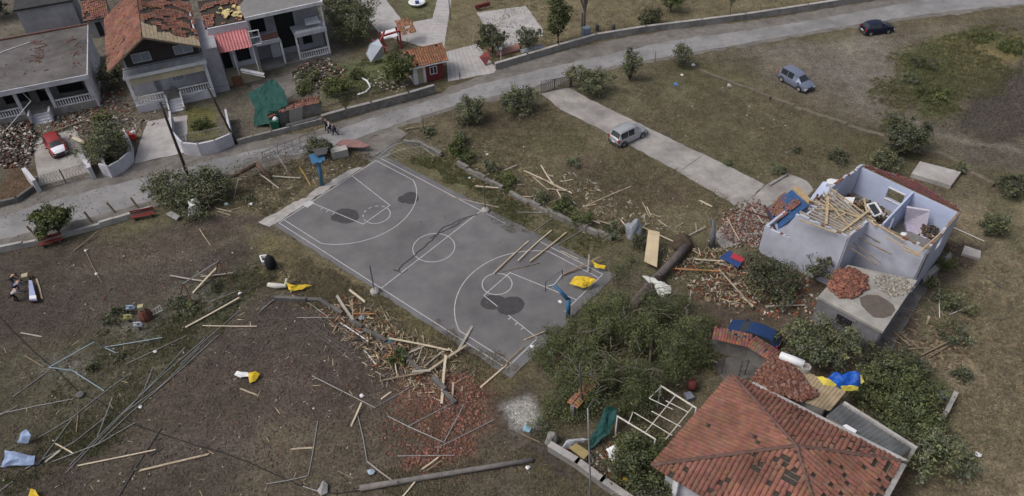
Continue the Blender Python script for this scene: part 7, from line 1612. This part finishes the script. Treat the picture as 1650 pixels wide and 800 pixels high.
# uprooted roadside tree: crown lying on the verge
def lying(name, label, cat, base, spots, n, leaf, seed, m, trunkpts, barkm=BARK, clump=.5, group=SG, dead=0, deadspots=(), gap=-.07):
    p = P(*base); o = thing(name, label, cat, p, 0, group)
    bl = []
    for u, v, zc, r, rz_ in spots: q = P(u, v, zc)-p; bl.append((q.x, q.y, q.z+zc*0, r, r, rz_))
    V_, F_, T_ = leafcloud(bl, n, leaf, seed, .35, clump, surf=.25); gapk = np.repeat(fbm(V_[::4, 0]+p.x, V_[::4, 1]+p.y, 2.3, seed) > gap, 1); idx_ = np.where(gapk)[0]; V_ = V_.reshape(-1, 4, 3)[idx_].reshape(-1, 3); F_ = np.arange(len(V_)).reshape(-1, 4); T_ = T_[idx_]; npmesh('crown', V_, F_, m, T_, o)
    for pts, r0, r1 in trunkpts:
        mb = MB(); mb.tube([P(*q)-p for q in pts], r0, 9, r1); mb.build('trunk', barkm, o, smooth=True)
    if dead:
        r = random.Random(seed); mb = MB()
        for i in range(dead):
            u, v, zc, rr = deadspots[i % len(deadspots)]; q = P(u, v, zc)-p+Vector((r.uniform(-rr, rr), r.uniform(-rr, rr), r.uniform(-.2, .5))); a = r.uniform(0, 6.28); l = r.uniform(.5, 1.6); e = q+Vector((math.cos(a)*l, math.sin(a)*l, r.uniform(-.1, .6))); mid_ = q.lerp(e, .5)+Vector((r.uniform(-.15, .15), r.uniform(-.15, .15), .1))
            mb.tube([q, mid_, e], .035, 4, .012)
        b_ = mb.build('bare_branches', BARKG, o); b_['kind'] = 'stuff'
    return o
lying('uprooted_tree', 'large leafy tree blown over beside the tall utility pole', 'fallen tree', (300, 330), [(250, 300, 1.3, 1.3, 1.0), (272, 293, 1.7, 1.3, 1.2), (290, 305, 1.6, 1.5, 1.1), (320, 290, 1.8, 1.6, 1.3), (345, 282, 1.9, 1.4, 1.2), (362, 290, 1.6, 1.1, 1.0), (330, 310, 1.4, 1.6, 1.1), (290, 322, 1.0, 1.2, .9), (312, 335, .8, 1.1, .8), (335, 335, .8, 1.2, .8), (305, 352, .5, .7, .5), (262, 315, 1.0, 1.0, .8), (355, 312, 1.0, 1.0, .9), (372, 280, 1.5, .7, .7)], 19000, .13, 50, LEAF, [(((345, 305, .6), (320, 300, 1.2), (290, 300, 1.4)), .16, .06)], BARKG, dead=60, deadspots=((350, 300, 1.8, 1.4), (330, 310, 1.6, 1.4), (395, 290, .6, 1.6), (420, 280, .5, 1.2)))
big = [(900, 575, 1.0, 1.8, 1.3), (925, 545, 1.6, 1.8, 1.5), (960, 520, 2.0, 2.0, 1.6), (1000, 470, 1.4, 1.6, 1.2), (985, 440, 1.0, 1.3, .9), (1000, 505, 2.2, 1.8, 1.6), (1040, 500, 2.0, 2.0, 1.6), (1085, 505, 1.6, 1.9, 1.4), (1110, 530, 1.5, 1.6, 1.4), (1115, 565, 1.3, 1.5, 1.2), (1085, 550, 2.2, 2.0, 1.8), (1040, 545, 2.6, 2.2, 2.0), (990, 555, 2.6, 2.2, 2.0), (950, 580, 2.0, 2.0, 1.7), (915, 615, 1.2, 1.7, 1.3), (960, 625, 1.8, 1.9, 1.6), (1005, 610, 2.4, 2.1, 1.8), (1050, 600, 2.2, 2.0, 1.7), (1025, 645, 1.6, 1.5, 1.2), (868, 572, .5, .8, .6), (878, 690, .4, .9, .6), (962, 452, 1.1, .9, .8), (1015, 418, .8, .8, .6), (1138, 575, .7, 1.0, .8), (1140, 520, .5, .9, .7), (1110, 480, .9, 1.0, .7), (1130, 440, .3, .6, .4), (895, 650, .9, 1.2, 1.1), (920, 665, .8, 1.1, .9), (1085, 595, 1.4, 1.4, 1.1), (890, 540, .7, 1.1, .7), (1000, 640, 1.4, 1.4, 1.2)]
lying('fallen_pine', 'huge fallen pine burying the court corner and the yard in dark needles', 'fallen tree', (1000, 560), big, 120000, .085, 51, LEAFP, [(((1060, 450, .7), (1010, 510, 1.4), (960, 560, 1.6)), .4, .12), (((1030, 490, 1.0), (1050, 550, 2.2), (1045, 600, 2.4)), .2, .06), (((1000, 520, 1.4), (940, 540, 1.9), (900, 580, 1.5)), .18, .05)], BARK, clump=.5, dead=120, deadspots=((955, 560, 3.0, 1.8), (1000, 520, 3.2, 1.8), (1040, 590, 3.4, 1.6), (1080, 500, 2.6, 1.6), (985, 600, 3.4, 1.5), (1060, 470, 1.6, 1.5), (1010, 455, 1.4, 1.5), (940, 600, 2.6, 1.5)))
# loose dead branches beside the road
mb = MB(); r = random.Random(3)
for i in range(150):
    u, v = r.uniform(380, 520), r.uniform(238, 275); v += (450-u)*.25; q = P(u, v, r.uniform(.05, .5)); a = r.uniform(0, 6.28); l = r.uniform(.4, 1.6); mb.tube([q, q+Vector((math.cos(a)*l*.5, math.sin(a)*l*.5, r.uniform(0, .3))), q+Vector((math.cos(a+.3)*l, math.sin(a+.3)*l, r.uniform(-.1, .4)))], .03, 4, .01)
tag(mb.build('dead_branches', BARKG), 'tangle of bare grey branches on the verge by the road', kind='stuff')
# ================================================================ rubble and litter
BT = [(1.3, 1.1, 1.05), (1, .95, .95), (.75, .75, .8), (1.2, 1.5, 1.6), (.5, .6, .7)]
scatter('brick_rubble', 'red brick fragments strewn around the timber heap and dirt', [(650, 625), (700, 610), (770, 600), (800, 625), (795, 680), (740, 700), (690, 660), (640, 650)], 1200, .1, BRICK, seed=30, tints=BT)
scatter('brick_rubble', 'thin spread of red chips in the lower dirt', [(600, 640), (700, 690), (780, 690), (780, 720), (700, 780), (650, 770), (590, 680)], 700, .075, BRICK, seed=31, tints=BT)
scatter('brick_rubble', 'small red chips near the fallen pole', [(660, 760), (780, 720), (770, 700), (700, 715), (640, 750)], 260, .09, BRICK, seed=32, tints=BT)
scatter('heap_debris', 'splinters and mesh bits between the boards of the timber heap', [(470, 480), (540, 470), (600, 500), (690, 590), (740, 620), (700, 640), (620, 600), (540, 540)], 1000, .05, CHIP, seed=33, tints=[(.8, .66, .46), (.35, .27, .2), (.9, .8, .62), (.4, .38, .36), (.5, .2, .13)], elong=8, heap=.25)
scatter('yard_rubble', 'grey and white rubble piled in the yard left of the red car', [(-10, 185), (50, 195), (60, 225), (45, 270), (-10, 275)], 900, .17, CHIP, seed=34, heap=.5, tints=[(.3, .27, .25), (.16, .15, .14), (.85, .85, .85), (.1, .09, .08), (.25, .12, .1)])
scatter('yard_rubble', 'dark debris scattered along the foot of the street houses', [(60, 195), (160, 175), (220, 200), (200, 235), (140, 215), (100, 205)], 420, .16, CHIP, seed=35, tints=[(.2, .17, .15), (.8, .8, .8), (.22, .09, .07), (.08, .08, .07), (.4, .35, .3)], elong=2.4)
scatter('yard_rubble', 'dark rubble between the gabled house and curved wall', [(130, 150), (200, 140), (215, 190), (160, 200)], 300, .15, CHIP, seed=36, tints=[(.14, .12, .1), (.5, .48, .45), (.3, .12, .08)])
scatter('garden_rubble', 'white and dark broken bits in front of the verandah house', [(465, 105), (530, 95), (560, 120), (540, 150), (480, 145)], 420, .16, CHIP, seed=37, tints=[(.95, .95, .95), (.12, .12, .1), (.3, .26, .22), (.4, .16, .12), (.15, .15, .13)], heap=.2)
scatter('garden_rubble', 'tile rubble spilled behind the tile capped roadside wall', [(470, 165), (515, 155), (515, 180), (485, 185)], 260, .14, BRICK, seed=38, tints=BT, heap=.5)
scatter('garden_rubble', 'bits of debris beside the kiosk and olive tree', [(600, 110), (640, 130), (665, 140), (640, 150), (590, 135)], 140, .12, CHIP, seed=39)
scatter('yard_debris', 'timber splinters and rubble in the yard below the apron', [(1110, 400), (1200, 420), (1260, 440), (1290, 500), (1200, 500), (1130, 480), (1080, 430)], 1100, .12, CHIP, seed=40, tints=[(.45, .36, .24), (.2, .16, .12), (.3, .11, .07), (.75, .73, .7), (.12, .11, .1), (.3, .11, .07)], elong=2.6)
scatter('yard_debris', 'bits strewn round the plank star in the field', [(840, 260), (930, 280), (1060, 350), (1100, 380), (1000, 370), (900, 330)], 420, .09, CHIP, seed=41, tints=[(.6, .5, .36), (.3, .24, .17), (.7, .7, .68)], elong=3.5)
scatter('yard_debris', 'bits caught along the stone wall beside the court', [(620, 230), (700, 225), (800, 280), (900, 335), (985, 380), (960, 390), (860, 340), (700, 265)], 520, .08, CHIP, seed=42, tints=[(.6, .5, .36), (.3, .24, .17), (.75, .75, .73), (.3, .14, .1)], elong=3)
scatter('yard_debris', 'splinters on the ground around the annex timber fan', [(1430, 530), (1560, 520), (1560, 580), (1470, 600)], 300, .1, CHIP, seed=43, tints=[(.4, .33, .24), (.25, .2, .15)], elong=4)
scatter('yard_debris', 'brick and plaster bits among the bushes below the wing wall', [(1230, 470), (1320, 440), (1330, 500), (1380, 560), (1300, 560), (1220, 500)], 420, .13, CHIP, seed=44, tints=[(.45, .16, .1), (.8, .8, .78), (.25, .2, .16)])
scatter('yard_debris', 'mixed debris on the yard floor inside the front wall', [(900, 715), (950, 700), (1010, 740), (1020, 800), (960, 760)], 420, .11, CHIP, seed=45, tints=[(.2, .16, .12), (.3, .12, .08), (.6, .6, .6), (.1, .12, .08)])
scatter('white_dust_chips', 'white plaster chips on the pale dust patch', [(818, 650), (858, 636), (880, 690), (835, 695)], 130, .05, CHIP, seed=46)
scatter('litter', 'tiny pale litter flecks scattered over the open dirt', [(0, 400), (420, 400), (600, 560), (860, 720), (860, 800), (0, 800)], 340, .07, CHIP, seed=47, tints=[(1, 1, 1), (.7, .65, .55), (.5, .2, .15), (.35, .33, .3)])
scatter('litter', 'tiny pale flecks scattered over the fields right of the court', [(640, 220), (880, 160), (1130, 100), (1400, 230), (1300, 270), (1150, 400), (1000, 370)], 260, .07, CHIP, seed=48, tints=[(1, 1, 1), (.6, .5, .38)])
scatter('litter', 'flecks and chips on the grass by the far baseline', [(330, 300), (560, 240), (600, 255), (440, 345), (360, 350)], 180, .09, CHIP, seed=49, tints=[(.9, .9, .9), (.6, .5, .38), (.3, .26, .2)], elong=2.5)
scatter('roof_litter', 'chips of tile scattered over the red hip roof', [(1090, 740), (1180, 640), (1280, 700), (1400, 740), (1300, 780)], 10, .06, CHIP, seed=50)
scatter('clods', 'dark clods and stones of the ploughed rough ground', [(1530, 195), (1655, 90), (1700, 190), (1600, 235)], 1500, .15, mat('dark_clod', (.075, .066, .056), .95, .3, 3), seed=51, z=.0)
scatter('clods', 'soil clods scattered over the playing field dirt', [(0, 400), (420, 400), (600, 560), (860, 720), (860, 800), (0, 800)], 5200, .085, mat('soil_clod', (.085, .068, .058), .95, .4, 3), seed=52, z=.0)
scatter('stones', 'grey pebbles along the road verge', [(0, 330), (300, 250), (700, 150), (1400, 0), (1500, 10), (1000, 110), (600, 215), (300, 310), (0, 400)], 2200, .06, mat('pebble', (.22, .21, .2), .95, .3, 3), seed=53, z=.01)
# grass: real blades in tufts, denser where the photograph is greener
def grass(name, label, poly, n, h, seed, m, per=9):
    r = np.random.default_rng(seed); W3 = np.array([P(*q)[:2] for q in poly]); lo_, hi_ = W3.min(0), W3.max(0); pts = []
    while len(pts) < n:
        q = r.uniform(lo_, hi_, (n*2, 2)); c = np.zeros(len(q), bool)
        for i in range(len(W3)):
            a, b_ = W3[i], W3[(i+1) % len(W3)]; cond = ((a[1] > q[:, 1]) != (b_[1] > q[:, 1])); xi = (b_[0]-a[0])*(q[:, 1]-a[1])/((b_[1]-a[1]) or 1e-9)+a[0]; c ^= cond & (q[:, 0]+fbm(q[:, 0]+50, q[:, 1], 5, seed)*9 < xi)
        c0 = W3.mean(0); edge = (np.abs(q-c0)/((hi_-lo_)/2)).max(1)
        k = fbm(q[:, 0], q[:, 1], 4, seed)-.12*edge**3+r.normal(size=len(q))*.12 > -.02; u_, v_ = project(q[:, 0], q[:, 1], np.zeros(len(q)))
        pts += list(q[c & k])
    pts = np.array(pts[:n]); base = np.repeat(pts, per, 0)+r.normal(size=(n*per, 2))*.09; k = len(base)
    a = r.random(k)*6.28; hh = h*(.4+.9*r.random(k)); lean = r.normal(size=(k, 2))*h*.5; wv_ = .018+.014*r.random(k)
    V_ = np.stack([np.stack([base[:, 0]-np.cos(a)*wv_, base[:, 1]-np.sin(a)*wv_, np.zeros(k)], -1), np.stack([base[:, 0]+np.cos(a)*wv_, base[:, 1]+np.sin(a)*wv_, np.zeros(k)], -1), np.stack([base[:, 0]+lean[:, 0], base[:, 1]+lean[:, 1], hh], -1)], 1).reshape(-1, 3)
    tt = (.65+.7*np.repeat(r.random(n), per))[:, None]*np.array([1, 1, 1])*(1+.2*r.normal(size=(k, 3))*.5)
    o = npmesh(name, V_, np.arange(3*k).reshape(k, 3), m, np.clip(tt, .2, 2)); tag(o, label, kind='stuff')
DRYG = mat('dry_grass_blade', (.2, .175, .115), .9, .25, 1, attr='tint'); GRG = mat('green_grass_blade', (.12, .125, .06), .9, .3, 1, attr='tint')
grass('grass', 'dry straw grass of the right hand field', [(1540, 340), (1700, 320), (1750, 850), (1440, 850), (1540, 640), (1500, 520)], 9000, .14, 1, DRYG, 7)
grass('grass', 'dry grass of the open field between court and driveway', [(690, 205), (870, 165), (1210, 345), (1140, 410), (1000, 375), (900, 335)], 8500, .13, 2, DRYG, 7)
grass('grass', 'mixed grass strip right along the court', [(640, 255), (700, 240), (985, 395), (960, 420), (860, 385)], 3600, .13, 3, GRG)
grass('grass', 'grass strip below the near sideline of the court', [(420, 375), (460, 385), (840, 590), (810, 620), (640, 540), (450, 450)], 4200, .14, 4, DRYG)
grass('grass', 'green patches of the field right of the driveway', [(960, 140), (1130, 110), (1400, 225), (1350, 275), (1230, 290), (1040, 200)], 6000, .13, 5, DRYG, 7)
grass('grass', 'rough weeds of the upper right ground', [(1400, 180), (1450, 80), (1650, 30), (1650, 100), (1540, 200), (1500, 240)], 6000, .22, 6, GRG, 8)
grass('grass', 'green tufts along the fallen tubes', [(0, 740), (130, 560), (300, 470), (430, 410), (450, 440), (330, 550), (180, 700), (60, 800)], 3800, .13, 7, GRG)
grass('grass', 'grass at the far baseline and verge', [(300, 330), (540, 240), (600, 250), (430, 350)], 2800, .14, 8, DRYG)
grass('grass', 'dry lawn of the park behind the road wall', [(740, 80), (800, -30), (1400, -40), (1300, 5), (1000, 50), (860, 85)], 3500, .15, 9, DRYG, 6)
grass('grass', 'lawn in the garden above the retaining wall', [(540, 110), (610, 90), (640, 140), (530, 175)], 1200, .15, 10, GRG)
grass('grass', 'sparse grass in the lower dirt left of the yard wall', [(640, 760), (860, 720), (900, 735), (1000, 810), (600, 820)], 3000, .1, 12, DRYG)

SPL = [(.9, .76, .54), (.6, .5, .38), (.4, .33, .26), (.95, .88, .75)]
scatter('splinters', 'thin pale splinters caught along the lower timber heap', [(520, 470), (620, 500), (700, 560), (760, 590), (720, 650), (640, 640), (560, 560)], 700, .035, CHIP, seed=60, tints=SPL, elong=16, heap=.28)
scatter('splinters', 'thin pale splinters between stone wall and plank star', [(690, 245), (850, 265), (950, 320), (1030, 370), (960, 385), (860, 340)], 420, .035, CHIP, seed=61, tints=SPL, elong=16)
scatter('splinters', 'thin splinters strewn over the rubble yard by the poster', [(1060, 395), (1160, 400), (1240, 440), (1290, 500), (1180, 490), (1090, 460)], 520, .04, CHIP, seed=62, tints=SPL, elong=14, heap=.25)
scatter('splinters', 'splinters on the weeds right of the annex', [(1430, 530), (1500, 470), (1570, 500), (1560, 580), (1470, 600)], 320, .035, CHIP, seed=63, tints=SPL[1:3], elong=18)
scatter('splinters', 'thin twigs and splinters on the verge by the far baseline', [(340, 300), (520, 235), (600, 245), (440, 340), (350, 345)], 340, .035, CHIP, seed=64, tints=SPL, elong=14)
scatter('splinters', 'sparse thin splinters over the open dirt', [(0, 420), (420, 440), (600, 600), (820, 740), (700, 800), (0, 800)], 260, .03, CHIP, seed=65, tints=SPL, elong=14)
scatter('court_grit', 'small grit and chips blown onto the court asphalt', [(480, 350), (605, 265), (900, 410), (900, 500), (820, 580)], 150, .035, CHIP, seed=66, zoff=.052, z=.01, tints=[(.5, .45, .38), (.2, .19, .18), (.4, .36, .3)], elong=2)

T('bush', 'low olive scrub at the foot of the far yard wall', 'bush', (1490, 690), 3.0, 1.6, m=LEAFP, n=2600, leaf=.1, seed=70, z0=.0)
scatter('yard_debris', 'broken boards and bits among the trees right of the inflatable', [(1370, 600), (1480, 600), (1530, 640), (1500, 700), (1420, 690)], 320, .1, CHIP, seed=71, tints=[(.5, .45, .38), (.25, .12, .08), (.7, .7, .7), (.15, .13, .1)], elong=3)
scatter('yard_rubble', 'pale and rust coloured wreckage strewn before the street houses', [(-10, 190), (160, 160), (230, 170), (260, 190), (200, 230), (60, 240)], 620, .11, CHIP, seed=72, tints=[(.9, .9, .9), (.5, .45, .4), (.3, .12, .08), (.12, .12, .11)], elong=3)
scatter('road_grit', 'leaves and small chips blown over the village road', [(0, 345), (300, 260), (700, 155), (1000, 90), (1000, 105), (700, 178), (300, 295), (0, 390)], 420, .04, CHIP, seed=73, zoff=.01, tints=[(.35, .3, .24), (.16, .15, .13), (.7, .68, .62)], elong=2)
